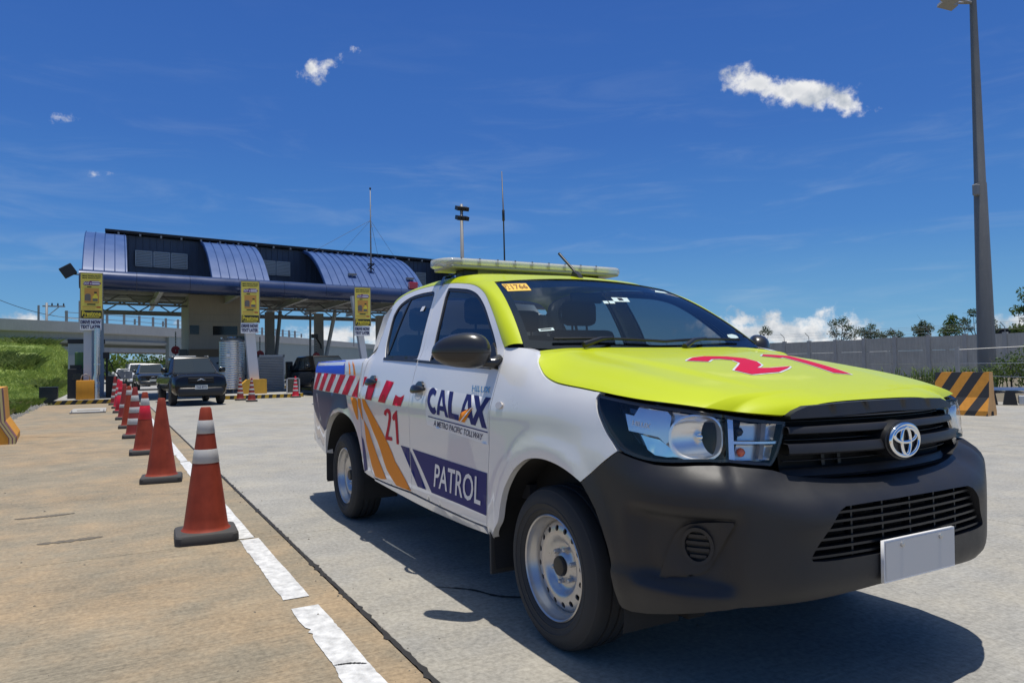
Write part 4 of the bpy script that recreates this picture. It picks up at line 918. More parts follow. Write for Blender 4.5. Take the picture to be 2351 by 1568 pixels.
# ---- roof equipment
def lb_pts(x0, x1): return None
lb = MB(); lb.box((-1.71, -.64, 1.792), (-1.43, .64, 1.812), bev=.008); lbo = lb.build('light_bar', mat('bar_base', (.28, .29, .24), .4), truck)
hl = MB(); n = 28; ys = np.r_[-.705, -.70, np.linspace(-.685, -.60, 5), np.linspace(-.5, .5, 7), np.linspace(.60, .685, 5), .70, .705]
V = []; k = 20
for y in ys:
    e = max(0., (abs(y)-.58)/.125); w = .145*math.sqrt(max(1-e**2.6, .06)); h = .030*(1-.30*e**3)
    for j in range(k):
        a = 2*math.pi*j/k; V.append((-1.57+w*math.copysign(abs(math.cos(a))**.45, math.cos(a)), y, 1.832+h*math.copysign(abs(math.sin(a))**.6, math.sin(a))))
F = [(i*k+j, i*k+(j+1) % k, (i+1)*k+(j+1) % k, (i+1)*k+j) for i in range(len(ys)-1) for j in range(k)]+[tuple(range(k)), tuple((len(ys)-1)*k+j for j in range(k))]
hl.add(V, F).build('light_bar_lens', glass('bar_lens', (.86, .88, .80), .03, .08, milk=(.34, (.90, .90, .90))), lbo, sharp=50)
for i in range(9):
    y = -.51+i*.1275
    MB().box((-1.455, y-.052, 1.816), (-1.437, y+.052, 1.850), bev=.004).build('led_module', LED, lbo)
    MB().box((-1.445, y-.061, 1.810), (-1.432, y-.056, 1.858)).build('module_divider', mat('rib_dark', (.12, .12, .1), .4), lbo)
MB().box((-1.60, -.60, 1.812), (-1.50, .60, 1.850)).build('light_bar_core', mat('core_grey', (.16, .17, .15), .5), lbo)
for sd in (-1, 1):
    ft = MB(); ft.box((-1.64, sd*.47-.05, 1.74), (-1.50, sd*.47+.05, 1.795), bev=.01); ft.build('light_bar_foot', BLACK, lbo)
    hk = MB(); e = roof_edge(sd); i_ = int(np.argmin(np.abs(e[:, 0]+1.58))); p = e[i_]
    hk.tube([(p[0], p[1]+.012*sd, p[2]-.005), (p[0], p[1]-.015*sd, p[2]+.045), (p[0], p[1]-.10*sd, p[2]+.07)], .022, 4, flat=.3); hk.build('light_bar_hook', mat('hook_blue', (.10, .18, .32), .4, metal=.5), lbo)
an = MB(); an.prism([(-1.055, 1.722), (-.965, 1.700), (-.985, 1.725), (-1.03, 1.752)], -.016, .016, 'y'); ano = an.build('roof_aerial', BLACK, truck)
ts = np.linspace(0, 1, 30); sp = MB(); sp.tube([(-1.025-.155*q, 0-.015*q, 1.742+.135*q) for q in ts], [.0095 if i % 2 else .0065 for i in range(30)], 8); sp.build('aerial_rod', BLACK, ano, sharp=80)
wh = MB(); wh.tube([(-1.92, 0, 1.755), (-1.92, 0, 1.80)], [.022, .016], 12); who = wh.build('whip_aerial', BLACK, truck, sharp=40)
wp = MB(); wp.tube([(-1.92, 0, 1.80), (-1.925, 0, 1.93), (-1.93, 0, 2.22), (-1.93, 0, 2.225), (-1.932, 0, 2.30), (-1.932, 0, 2.305), (-1.945, 0, 2.585)], [.012, .006, .005, .010, .010, .005, .003], 8); wp.build('aerial_rod', BLACK, who, smooth=True)
for y in (-.2, .25): pass
# ---- cabin
cbn = MB(); cbn.box((-2.48, -.74, .55), (-.35, .74, .62)); cbn.box((-2.50, -.74, .6), (-2.46, .74, 1.30)); cbn.build('cabin_floor', FABRIC, truck)
ds = MB(); ds.prism([(-.28, 1.00), (-.25, 1.215), (-.42, 1.235), (-.62, 1.19), (-.70, 1.10), (-.66, .85), (-.40, .80)], -.70, .70, 'y'); dso = ds.build('dashboard', mat('dash_black', (.03, .03, .032), .6, var=.1), truck, sharp=60)
def seat(name, x, y, w):
    sb = MB(); sb.box((x-.05, y-w/2, .80), (x+.46, y+w/2, .96), bev=.05); so = sb.build(name, FABRIC, truck, sharp=60)
    b = MB(); rot = Matrix.Rotation(math.radians(-14), 3, 'Y'); b.box((x-.10, y-w/2, .90), (x+.03, y+w/2, 1.44), rot, (x, y, .9), bev=.05); b.build('backrest', FABRIC, so, sharp=60)
    for yy in ([y] if w < .8 else [y-.42, y+.42]):
        h = MB(); h.box((x-.24, yy-.13, 1.45), (x-.14, yy+.13, 1.62), bev=.04); h.tube([(x-.18, yy-.06, 1.40), (x-.19, yy-.06, 1.50)], .008, 6); h.tube([(x-.18, yy+.06, 1.40), (x-.19, yy+.06, 1.50)], .008, 6); h.build('headrest', FABRIC, so, sharp=60)
seat('front_seat', -1.35, -.37, .50); seat('front_seat', -1.35, .37, .50); seat('rear_seat', -2.20, 0, 1.30)
sw_ = MB(); q = np.linspace(0, 2*math.pi, 33); r_ = .185
cs, sn = math.cos(math.radians(62)), math.sin(math.radians(62))
sw_.tube([(-.83+r_*math.cos(a)*cs*-1, .37+r_*math.sin(a), 1.14+r_*math.cos(a)*sn) for a in q], .014, 8, False); sw_.tube([(-.83, .19, 1.14), (-.80, .37, 1.12), (-.83, .555, 1.14)], .02, 6); sw_.tube([(-.81, .37, 1.12), (-.60, .37, 1.0)], .03, 8); sw_.build('steering_wheel', BLACK, truck, sharp=50)
MB().box((-.93, -.11, 1.545), (-.905, .11, 1.605), bev=.01).build('inner_mirror', BLACK, truck)
# ================================================================== setting
def conc_mat(name, base, warm, tine=.0, wamt=.6, stain=.25):
    """brushed concrete: blotches, warm dust, fine transverse tining, small pits"""
    m = bpy.data.materials.new(name); m.use_nodes = True; t = m.node_tree; k = N(t); b = t.nodes['Principled BSDF']
    pos = k.node('ShaderNodeNewGeometry').outputs['Position']; x, y, z = k.xyz(pos)
    big = k.noise(pos, .35, 5, .6); mid = k.noise(pos, 2.2, 6, .65); fine = k.noise(pos, 38., 5, .7)
    wv = k.m('MULTIPLY', k.m('SUBTRACT', k.noise(pos, 1.1, 3), .5), .5)
    st = k.noise(k.comb(k.m('MULTIPLY', k.m('ADD', x, wv), 7.), k.m('MULTIPLY', y, 1.7), 0.), 1.6, 6, .72)
    hair = k.noise(k.comb(k.m('MULTIPLY', x, 75.), k.m('MULTIPLY', y, 3.5), 0.), 1., 3, .6)
    f = k.m('MULTIPLY', k.ss(k.m('ADD', big, k.m('MULTIPLY', k.m('SUBTRACT', mid, .5), .7)), .35, .68), wamt)
    c = k.mix(f, (*base, 1), (*warm, 1))
    v = k.m('ADD', 1., k.m('ADD', k.m('MULTIPLY', k.m('SUBTRACT', mid, .5), stain*3.6), k.m('MULTIPLY', k.m('SUBTRACT', k.noise(pos, .9, 4, .6), .5), .42)))
    v = k.m('ADD', v, k.m('MULTIPLY', k.m('SUBTRACT', st, .5), stain*2.6))
    v = k.m('ADD', v, k.m('MULTIPLY', k.m('SUBTRACT', fine, .5), 1.35))
    v = k.m('ADD', v, k.m('MULTIPLY', k.m('SUBTRACT', hair, .5), tine))
    scuff = k.ss(k.noise(k.comb(k.m('MULTIPLY', x, 3.2), k.m('MULTIPLY', y, .55), 3.), 2.6, 6, .7), .70, .80)
    v = k.m('SUBTRACT', v, k.m('MULTIPLY', scuff, .34))
    pit = k.ss(k.noise(pos, 9., 2, .4), .76, .80)
    v = k.m('SUBTRACT', v, k.m('MULTIPLY', pit, .30))
    hs = k.node('ShaderNodeHueSaturation'); k.put(hs.inputs['Color'], c); k.put(hs.inputs['Value'], v); k.l.new(hs.outputs[0], b.inputs['Base Color'])
    b.inputs['Roughness'].default_value = .88; b.inputs['Specular IOR Level'].default_value = .3
    bn = k.node('ShaderNodeBump'); bn.inputs['Strength'].default_value = .35; bn.inputs['Distance'].default_value = .006
    k.put(bn.inputs['Height'], k.m('ADD', k.m('MULTIPLY', fine, .6), k.m('MULTIPLY', hair, .8))); k.l.new(bn.outputs[0], b.inputs['Normal'])
    return m
ROADC = conc_mat('road_concrete', (.300, .292, .265), (.330, .295, .225), .35, .5, .15)
SHOULD = conc_mat('shoulder_concrete', (.250, .216, .156), (.320, .232, .138), .8, .8, .19)
JOINT = mat('joint_tar', (.018, .017, .016), .8)
DIRT = mat('dry_ground', (.16, .135, .09), .95, var=.35, vscale=1.2, bump=.3, bscale=8)
LINEM = mat('road_paint', (.57, .57, .555), .7, var=.75, vscale=17, bump=.5, bscale=70)
def struct(o): o['kind'] = 'structure'; return o
g = struct(mk('ground', [(-2500, -2500, -.06), (2500, -2500, -.06), (2500, 2500, -.06), (-2500, 2500, -.06)], [(0, 1, 2, 3)], mat('far_ground', (.10, .11, .055), .95, var=.3, vscale=.05), None, False))
# ---- concrete pavement in slabs with sealed joints
road = struct(mk('road', [(-33, -1.392, -.03), (12, -1.392, -.03), (12, 25, -.03), (-33, 25, -.03)], [(0, 1, 2, 3)], mat('road_bed', (.03, .028, .025), .9), None, False))
shoulder = struct(mk('shoulder', [(-29, -4.75, -.03), (12, -4.75, -.03), (12, -1.392, -.03), (-29, -1.392, -.03)], [(0, 1, 2, 3)], _M['road_bed'], None, False))
def slab(x0, x1, y0, y1, m, par, gx=.005, gl=.006, gr=.006):
    x0 += gx; x1 -= gx; y0 += gl; y1 -= gr; e = .006
    V = [(x0, y0, -e), (x1, y0, -e), (x1, y1, -e), (x0, y1, -e), (x0+e, y0+e, 0), (x1-e, y0+e, 0), (x1-e, y1-e, 0), (x0+e, y1-e, 0), (x0, y0, -.03), (x1, y0, -.03), (x1, y1, -.03), (x0, y1, -.03)]
    F = [(4, 5, 6, 7)]+[(i, (i+1) % 4, 4+(i+1) % 4, 4+i) for i in range(4)]+[(8+i, 8+(i+1) % 4, (i+1) % 4, i) for i in range(4)]
    return mk('slab', V, F, m, par, False)
xs_ = [12, 7.25, 2.25, -2.75, -7.75, -12.75, -17.75, -22.75, -27.75, -33]
ys_ = [-1.392, 3.15, 7.2, 10.7, 14.2, 17.8, 25]
for i in range(len(xs_)-1):
    for j in range(len(ys_)-1): slab(xs_[i+1], xs_[i], ys_[j], ys_[j+1], ROADC, road, .004, .010 if j == 0 else .005, .005)
    slab(max(xs_[i+1], -29.0), xs_[i], -4.75, -1.392, SHOULD, shoulder, .0045, .006, .010)
# ragged sealant along the long joint
V = []; F = []; xx = np.arange(-29, 8, .035); rr_ = np.random.RandomState(3)
w1 = .008+.008*rr_.rand(len(xx))+.012*(rr_.rand(len(xx)) > .90); w2 = .007+.007*rr_.rand(len(xx))+.010*(rr_.rand(len(xx)) > .94)
for i, x_ in enumerate(xx):
    V += [(x_, -1.392-w1[i], .0035), (x_, -1.392+w2[i], .0035)]
    if i: F.append((2*i-2, 2*i, 2*i+1, 2*i-1))
mk('joint_sealant', V, F, JOINT, road, False)
# short cracks
def crack(pts, w, par, m=JOINT, z=.0035):
    P = catmull(pts, 14); rr = np.random.RandomState(int(abs(pts[0][0])*100) % 999); V = []; F = []
    for i, p in enumerate(P):
        d = P[min(i+1, len(P)-1)]-P[max(i-1, 0)]; d /= np.hypot(*d); n = np.array([-d[1], d[0]]); e = math.sin(math.pi*(i+.3)/(len(P)+.3))**.5*w*(.5+rr.rand())
        V += [(*(p+n*e), z), (*(p-n*e), z)]
        if i: F.append((2*i-2, 2*i-1, 2*i+1, 2*i))
    mk('crack', V, F, m, par, False)
crack([(-1.05, -.95), (-.9, -.80), (-.72, -.72), (-.62, -.60), (-.52, -.45)], .010, road)
crack([(-13.5, -3.9), (-13.3, -3.4), (-13.1, -2.9)], .012, shoulder)
TYREM = mat('tyre_mark', (.135, .115, .085), .9, var=.5, vscale=14)
for (x_, y_, L, w) in ((-3.42, -2.72, .40, .042), (-4.55, -2.95, .42, .036)):
    crack([(x_+.01, y_-L/2), (x_+.012, y_), (x_-.01, y_+L/2)], w, shoulder, TYREM, .0030)
rg = np.random.RandomState(77)
_gp = [(x_, y_, .0) for x_, y_ in zip(rg.uniform(-9, 2.0, 260), rg.uniform(-4.7, 3.5, 260))]+[(x_, -1.40+.05*rg.randn(), .0) for x_ in rg.uniform(-9, 1.5, 160)]
def grit(pts):
    V = []; F = []
    for (x_, y_, z_) in pts:
        s = .0025+.0075*rg.rand()**3; i0 = len(V); q = rg.rand()*6
        V += [(x_+s*math.cos(q+a)*(.7+.6*rg.rand()), y_+s*math.sin(q+a)*(.7+.6*rg.rand()), .0005) for a in (0, 1.57, 3.14, 4.71)]+[(x_, y_, s*(.5+.5*rg.rand()))]
        F += [(i0, i0+1, i0+4), (i0+1, i0+2, i0+4), (i0+2, i0+3, i0+4), (i0+3, i0, i0+4)]
    o = mk('grit', V, F, mat('grit_stone', (.13, .115, .09), .9, var=.9, vscale=30), None, False); o['kind'] = 'stuff'
grit(_gp)
crack([(-.30, -1.685), (-.285, -1.62), (-.25, -1.565)], .006, shoulder, JOINT, .0062)
crack([(-.05, -1.69), (-.035, -1.62), (.01, -1.555)], .007, shoulder, JOINT, .0062)

# ---- worn white edge line
def edge_line(x0, x1, yl, yr, seed):
    rr = np.random.RandomState(seed); n = int(abs(x1-x0)/.03)+2; xs = np.linspace(x0, x1, n); V = []; F = []
    nz = np.convolve(rr.randn(n+20), np.ones(7)/7, 'same')[:n]*.010+np.convolve(rr.randn(n+60), np.ones(40)/40, 'same')[:n]*.03
    chip = np.where(rr.rand(n) > .90, rr.rand(n)*.018, 0); nz2 = np.convolve(rr.randn(n+20), np.ones(9)/9, 'same')[:n]*.004
    for i, x_ in enumerate(xs):
        V += [(x_+rr.randn()*.004, yl+nz[i]+chip[i]*1.2, .004), (x_, yr+nz2[i]-chip[(i*7) % n]*.3, .004), ]
        if i: F.append((2*i-2, 2*i-1, 2*i+1, 2*i))
    return mk('edge_line', V, F, LINEM, shoulder, False)
edge_line(-28.5, -7.78, -1.70, -1.60, 1); edge_line(-7.72, -2.78, -1.70, -1.585, 2); edge_line(-2.74, -1.245, -1.692, -1.560, 5); edge_line(-1.085, 5, -1.692, -1.552, 4)
# ---- ground left of the shoulder, rising to the bridge approach
def bank_h(x, y):
    h = 3.5*sstep(-37, -70, x)**.95*sstep(-4.6, -7.2, y)+.5*sstep(-6.5, -14, y)*sstep(-12, -30, x)
    return h
rr = np.random.RandomState(11)
gx = np.linspace(-110, 6, 150); gy = np.linspace(-60, -4.74, 70); GX, GY = np.meshgrid(gx, gy, indexing='ij')
lump = np.zeros_like(GX)
for k_ in range(26):
    a, b, c = rr.rand(3); lump += np.sin(GX*(.15+1.1*a)+GY*(.2+1.3*b)+6*c)*.03
GZ = bank_h(GX, GY)+lump*(bank_h(GX, GY) > .02)*1.6+(-.035+.02*lump)*sstep(-4.74, -5.2, GY)*0-.03
GZ = np.where(GY > -4.8, -.035, GZ)
V = np.stack([GX, GY, GZ], -1).reshape(-1, 3); ny_ = len(gy)
F = [(i*ny_+j, (i+1)*ny_+j, (i+1)*ny_+j+1, i*ny_+j+1) for i in range(len(gx)-1) for j in range(ny_-1)]
GRASSG = mat('grass_ground', (.19, .25, .06), .95, var=.6, vscale=.9, bump=.5, bscale=6)
struct(mk('embankment', V, F, GRASSG, None))
def leaf_mat(name, col, var=.35):
    m = bpy.data.materials.new(name); m.use_nodes = True; t = m.node_tree; k = N(t); b = t.nodes['Principled BSDF']
    pos = k.node('ShaderNodeNewGeometry').outputs['Position']; n = k.noise(pos, 1.7, 4, .6); n2 = k.noise(pos, 14., 2, .5)
    hs = k.node('ShaderNodeHueSaturation'); hs.inputs['Color'].default_value = (*col, 1)
    k.put(hs.inputs['Value'], k.m('ADD', 1., k.m('ADD', k.m('MULTIPLY', k.m('SUBTRACT', n, .5), 2*var), k.m('MULTIPLY', k.m('SUBTRACT', n2, .5), var))))
    k.put(hs.inputs['Hue'], k.m('ADD', .5, k.m('MULTIPLY', k.m('SUBTRACT', n, .5), -.10)))
    k.l.new(hs.outputs[0], b.inputs['Base Color']); b.inputs['Roughness'].default_value = .6; b.inputs['Specular IOR Level'].default_value = .25
    tr = k.node('ShaderNodeBsdfTranslucent'); k.l.new(hs.outputs[0], tr.inputs[0]); ms = k.node('ShaderNodeMixShader'); ms.inputs[0].default_value = .3
    o = t.nodes['Material Output']; k.l.new(b.outputs[0], ms.inputs[1]); k.l.new(tr.outputs[0], ms.inputs[2]); k.l.new(ms.outputs[0], o.inputs[0]); return m
GRASSM = leaf_mat('grass_blades', (.27, .36, .085), .7)
DRYM = leaf_mat('dry_grass_blades', (.26, .23, .10), .5)
LEAFD = leaf_mat('dark_leaves', (.075, .105, .040)); LEAFM = leaf_mat('mid_leaves', (.095, .150, .035)); LEAFL = leaf_mat('light_leaves', (.16, .23, .045))
BARK = mat('bark', (.09, .075, .06), .9, var=.3, vscale=8)
def tufts(name, pts, h, w, m, blades=7, seed=0, spread=.18):
    rr = np.random.RandomState(seed); V = []; F = []
    for (x_, y_, z_) in pts:
        for b in range(blades):
            a = rr.rand()*6.283; r = spread*rr.rand()**.5; px, py = x_+r*math.cos(a), y_+r*math.sin(a); hh = h*(.5+rr.rand()); ln = hh*(.5+1.1*rr.rand()); a2 = rr.rand()*6.283
            dx, dy = math.cos(a2), math.sin(a2); ww = w*(.6+.8*rr.rand()); i0 = len(V)
            V += [(px-dy*ww, py+dx*ww, z_-.02), (px+dy*ww, py-dx*ww, z_-.02), (px+dx*ln*.45+dy*ww*.7, py+dy*ln*.45-dx*ww*.7, z_+hh*.65), (px+dx*ln, py+dy*ln, z_+hh)]
            F += [(i0, i0+1, i0+2), (i0, i0+2, i0+3)]
    o = mk(name, V, F, m, None, False); o['kind'] = 'stuff'; return o
def scatter(n, x0, x1, y0, y1, seed, cond=None, dens=None):
    rr = np.random.RandomState(seed); P = []
    while len(P) < n:
        x_ = x0+(x1-x0)*rr.rand(); y_ = y0+(y1-y0)*rr.rand()
        if cond is None or cond(x_, y_, rr): P.append((x_, y_, float(bank_h(x_, y_))-.02))
    return P
lowc = lambda x, y, r: math.sin(x*.9+1)*math.sin(y*1.3+x*.3)+.9*r.rand() > -.1
tufts('grass', scatter(6500, -74, -30, -17, -5.0, 1, lambda x, y, r: y > -4.9+(x+12)*.22), .20, .028, GRASSM, 14, 2, .42)
tufts('tall_grass', scatter(700, -66, -42, -15, -5.4, 5, lambda x, y, r: math.sin(x*.45)*math.sin(y*.8+2) > .35), .50, .04, leaf_mat('reed_blades', (.15, .20, .05), .6), 9, 3, .4)
tufts('verge_grass', scatter(2600, -31, -13, -9.5, -5.15, 7, lowc), .16, .018, DRYM, 8, 4, .14)
tufts('verge_weeds', scatter(1400, -30, -14, -8.0, -5.0, 9, lambda x, y, r: math.sin(x*1.1)*math.cos(y*1.7) > .2), .22, .022, leaf_mat('weed_blades', (.14, .20, .04), .5), 8, 6, .16)
GRAV = mat('grey_gravel', (.22, .21, .19), .9, var=.5, vscale=8)
def gravel(name, pts, smin, smax, m, seed):
    rr = np.random.RandomState(seed); V = []; F = []
    for (x_, y_, z_) in pts:
        s = smin+(smax-smin)*rr.rand()**2; i0 = len(V); q = rr.rand()*6
        for a, zz_ in ((0, .0), (1.57, .0), (3.14, .0), (4.71, .0)): V.append((x_+s*(.7+.5*rr.rand())*math.cos(a+q), y_+s*(.7+.5*rr.rand())*math.sin(a+q), z_-.01))
        V.append((x_+s*.3*(rr.rand()-.5), y_+s*.3*(rr.rand()-.5), z_+s*(.5+.5*rr.rand())))
        F += [(i0, i0+1, i0+4), (i0+1, i0+2, i0+4), (i0+2, i0+3, i0+4), (i0+3, i0, i0+4)]
    o = mk(name, V, F, m, None, False); o['kind'] = 'stuff'; return o
gravel('gravel', scatter(900, -31, -16, -5.4, -4.7, 21), .02, .10, GRAV, 22)
# far side of the road beyond the pavement on the right
rr = np.random.RandomState(5)
struct(mk('front_apron', [(12, -60, -.012), (120, -60, -.012), (120, 60, -.012), (12, 60, -.012)], [(0, 1, 2, 3)], ROADC, None, False))
struct(mk('side_apron', [(-7.75, -60, -.014), (12, -60, -.014), (12, -4.75, -.014), (-7.75, -4.75, -.014)], [(0, 1, 2, 3)], SHOULD, None, False))
struct(mk('verge', [(-60, 18.2, .004), (30, 18.2, .004), (30, 80, .004), (-60, 80, .004)], [(0, 1, 2, 3)], DIRT, None, False))
# plaza apron and the road beyond it
struct(mk('plaza_apron', [(-140, -5.2, -.002), (-33, -5.2, -.002), (-33, 60, -.002), (-140, 60, -.002)], [(0, 1, 2, 3)], mat('apron_concrete', (.30, .295, .28), .85, var=.15, vscale=.8), None, False))

# ================================================================== toll islands
STRIPE_Y = (.62, .36, .03); 
def stripe_mat(name, c1, c2, period, slope, axis=1, off_=0., duty=.5, wear=.12):
    m = bpy.data.materials.new(name); m.use_nodes = True; t = m.node_tree; k = N(t); b = t.nodes['Principled BSDF']
    pos = k.node('ShaderNodeTexCoord').outputs['Object']; x, y, z = k.xyz(pos); u = (x, y)[axis]
    if axis == 2: u = k.m('ADD', x, y)
    v = k.m('ADD', k.m('ADD', u, k.m('MULTIPLY', z, slope)), off_); f = k.m('FRACT', k.m('DIVIDE', v, period))
    s = k.m('GREATER_THAN', f, duty); n = k.noise(pos, 14., 5, .65); n2 = k.noise(pos, 4., 4, .6)
    c = k.mix(s, (*c1, 1), (*c2, 1)); hs = k.node('ShaderNodeHueSaturation'); k.put(hs.inputs['Color'], c)
    k.put(hs.inputs['Value'], k.m('ADD', 1., k.m('MULTIPLY', k.m('ADD', k.m('SUBTRACT', n, .5), k.m('SUBTRACT', n2, .5)), wear*2.4)))
    k.l.new(hs.outputs[0], b.inputs['Base Color']); b.inputs['Roughness'].default_value = .65; return m
KERBP = stripe_mat('kerb_stripes', (.56, .34, .03), (.03, .03, .03), .34, -.75)
KERBP2 = stripe_mat('kerb_stripes_upright', (.58, .36, .03), (.03, .03, .03), .30, -.15)
CONC = mat('plain_concrete', (.36, .35, .32), .85, var=.18, vscale=2.5, bump=.15, bscale=20, streak=.08)
CONCG = mat('bridge_concrete', (.38, .37, .345), .88, var=.14, vscale=.6, streak=.16)
CONCD = mat('aged_concrete', (.30, .305, .285), .9, var=.16, vscale=.7, streak=.2)
def island(outline, label, group, kmat):
    ms = MB(); ms.prism(outline, 0, .15, 'z'); o = ms.build('toll_island', kmat, None); tag(o, label, 'traffic island', group)
    top = MB(); c = np.array(outline); q = offset_poly(c, .04); top.prism([tuple(p) for p in q], .148, .156, 'z'); top.build('island_top', CONC, o)
    return o
island([(-29.25, -4.45), (-29.05, -2.40), (-29.5, -2.25), (-47, -2.25), (-47, -4.45)], 'left toll island edged with slanted black and yellow kerb stripes', 'toll islands', KERBP)
island([(-28.75, 1.45), (-28.45, 1.75), (-28.42, 4.2), (-28.95, 4.70), (-48, 4.70), (-48, 1.45)], 'middle toll island with upright black and yellow kerb stripes under the water tank', 'toll islands', KERBP2)
island([(-30.3, 7.0), (-30.0, 7.4), (-30.0, 9.2), (-30.6, 9.6), (-48, 9.6), (-48, 7.0)], 'right toll island mostly hidden behind the box of the patrol pickup', 'toll islands', KERBP2)

# ================================================================== toll canopy (its own frame: x back from the front edge is negative, y along the front)
CA = math.radians(9.2)
can = thing('toll_canopy', 'blue barrel-roofed toll plaza canopy spanning the lanes', 'canopy', (-29.8, -3.66, 0), CA)
BLUEM = mat('blue_roof_sheet', (.036, .088, .245), .42, metal=0, var=.16, vscale=1.5, coat=.15, coat_r=.3)
BLUET = mat('blue_fascia', (.028, .048, .125), .30, metal=.15, var=.12, vscale=1.2, coat=.4, coat_r=.15)
DARKW = mat('dark_cladding', (.065, .085, .125), .5, var=.1, vscale=2)
STEELW = mat('white_steel', (.50, .50, .48), .5, var=.12, vscale=2)
STEELG = mat('grey_steel', (.24, .24, .235), .5, var=.12, vscale=2)
LOUV = mat('louvre_grey', (.42, .45, .46), .5)
CEIL = mat('ceiling_sheet', (.16, .155, .145), .6, var=.12, vscale=1.5)
CW = 24.5
prof = [(-.42, 5.255)]+[(-.40+.40*math.sin(a)+.0, 4.87+.375*math.cos(a)) for a in np.linspace(0, math.pi, 22)]+[(-.42, 4.49)]
joints = np.arange(0, CW+.01, 2.04)
for i in range(len(joints)-1):
    y0, y1 = joints[i]+.006, min(joints[i+1], CW)-.006
    v = [(x, y, z) for y in (y0, y1) for x, z in prof]; n = len(prof)
    mk('fascia_panel', v, [(j, j+1, n+j+1, n+j) for j in range(n-1)]+[tuple(range(n))[::-1], tuple(range(n, 2*n))], BLUET, can, True, 40)
# barrel vaults of standing-seam sheets
vp = catmull([(-.42, 5.25), (-.60, 5.41), (-1.65, 6.20), (-2.8, 6.83), (-3.95, 7.28), (-5.1, 7.54), (-6.2, 7.62)], 6)
def vault(y0, y1):
    n = len(vp); tk = .12
    inner = vp+np.array([-.0, -tk]); V = [(x, y, z) for y in (y0, y1) for x, z in vp]+[(x-.08, y, z) for y in (y0, y1) for x, z in inner]
    F = [(i, i+1, n+i+1, n+i) for i in range(n-1)]+[(2*n+i, 2*n+i+1, i+1, i) for i in range(n-1)]+[(n+i, n+i+1, 3*n+i+1, 3*n+i) for i in range(n-1)]
    o = mk('roof_vault', V, F, BLUEM, can, True, 30)
    for y in np.arange(y0+.02, y1, .38):
        V = []; 
        for x, z in vp: V += [(x, y-.02, z), (x+.02, y, z+.045), (x, y+.02, z)]
        sm = mk('roof_seam', V, [(3*i+j, 3*i+j+1, 3*i+j+4, 3*i+j+3) for i in range(n-1) for j in (0, 1)], BLUEM, o, False)
vault(.09, 1.70); vault(4.99, 7.54); vault(10.24, 15.84); vault(18.4, 21.6)
Z0, Z1 = 6.13, 6.88
def skylight(y0, y1, ly0, ly1, nl):
    w = MB(); w.box((-5.3, y0-1.2, 5.2), (-5.2, y1+1.2, 7.55)); 
    for y in np.arange(y0-1.05, y1+1.1, .30): w.box((-5.2, y-.03, 5.2), (-5.16, y+.03, 7.55))
    o = w.build('clerestory_wall', DARKW, can)
    b = MB(); b.box((-5.2, y0, 5.18), (-.4, y1, 5.24)); b.build('gutter_floor', DARKW, o)
    n = max(1, round((ly1-ly0)/.80)); wd = (ly1-ly0)/n
    for i in range(n):
        fr = MB(); a, c = ly0+i*wd+.02, ly0+(i+1)*wd-.02
        fr.box((-5.12, a, Z0), (-5.06, a+.04, Z1)); fr.box((-5.12, c-.04, Z0), (-5.06, c, Z1)); fr.box((-5.12, a, Z0), (-5.06, c, Z0+.04)); fr.box((-5.12, a, Z1-.04), (-5.06, c, Z1))
        for z in np.linspace(Z0+.07, Z1-.08, nl): fr.box((-5.14, a+.04, z), (-5.07, c-.04, z+.045), Matrix.Rotation(math.radians(-35), 3, 'Y'), (-5.10, 0, z+.02))
        fr.build('louvre', LOUV, o)
skylight(1.72, 4.98, 2.07, 4.42, 9); skylight(7.56, 10.22, 7.99, 9.56, 9); skylight(15.86, 18.38, 16.5, 18.0, 8); skylight(21.62, 24.4, 22, 23.5, 8)
rd_ = MB(); rd_.box((-6.6, .85, 7.60), (-4.9, CW, 7.66)); rd_.box((-4.95, .85, 7.64), (-4.85, CW, 7.72)); rd_.build('ridge_cap', mat('ridge_black', (.015, .015, .018), .5), can)
for y in np.arange(1.4, CW, .9): MB().box((-4.92, y-.04, 7.50), (-4.76, y+.04, 7.60)).build('ridge_bracket', STEELG, can)
# side sheet closing the left end
sp_ = MB(); sp_.add([(x, .13, z) for x, z in vp]+[(-6.2, .13, 4.5), (-.42, .13, 4.5)], [tuple(range(len(vp)+2))]); sp_.build('end_wall', BLUEM, can)
bk_ = MB(); bk_.box((-11.4, .0, 5.1), (-6.3, CW, 7.5)); bk_.build('rear_roof', DARKW, can)
# underside: sheet ceiling, purlins, rafters, rear edge beam
ce = MB(); ce.box((-11.4, 0, 5.02), (-.44, CW, 5.06))
for x in np.arange(-11.2, -.6, .36): ce.box((x-.05, 0, 4.985), (x+.05, CW, 5.02))
ce.build('ceiling', CEIL, can)
for x in (-1.6, -3.6, -5.6, -7.6, -9.6): MB().box((x-.05, 0, 4.84), (x+.05, CW, 4.98)).build('purlin', STEELW, can)
for y in (.5, 3.0, 6.2, 9.4, 11.8, 14.6, 18.4, 22.0):
    r_ = MB(); r_.box((-11.2, y-.09, 4.52), (-.5, y-.07+.16, 4.55)); r_.box((-11.2, y-.015, 4.55), (-.5, y+.015, 4.82)); r_.box((-11.2, y-.09, 4.81), (-.5, y+.09, 4.84)); r_.build('rafter', STEELW, can)
for x in (-6.2, -10.9):
    tr_ = MB(); tr_.tube([(x, 0, 4.42), (x, CW, 4.42)], .06, 6); tr_.tube([(x, 0, 4.95), (x, CW, 4.95)], .06, 6)
    for i in range(30): tr_.tube([(x, i*.8, 4.42 if i % 2 else 4.95), (x, i*.8+.8, 4.95 if i % 2 else 4.42)], .035, 5)
    tr_.build('truss', STEELG, can)
eb = MB(); eb.box((-11.6, 0, 4.28), (-11.4, CW, 4.50)); eb.build('edge_beam', STEELG, can)
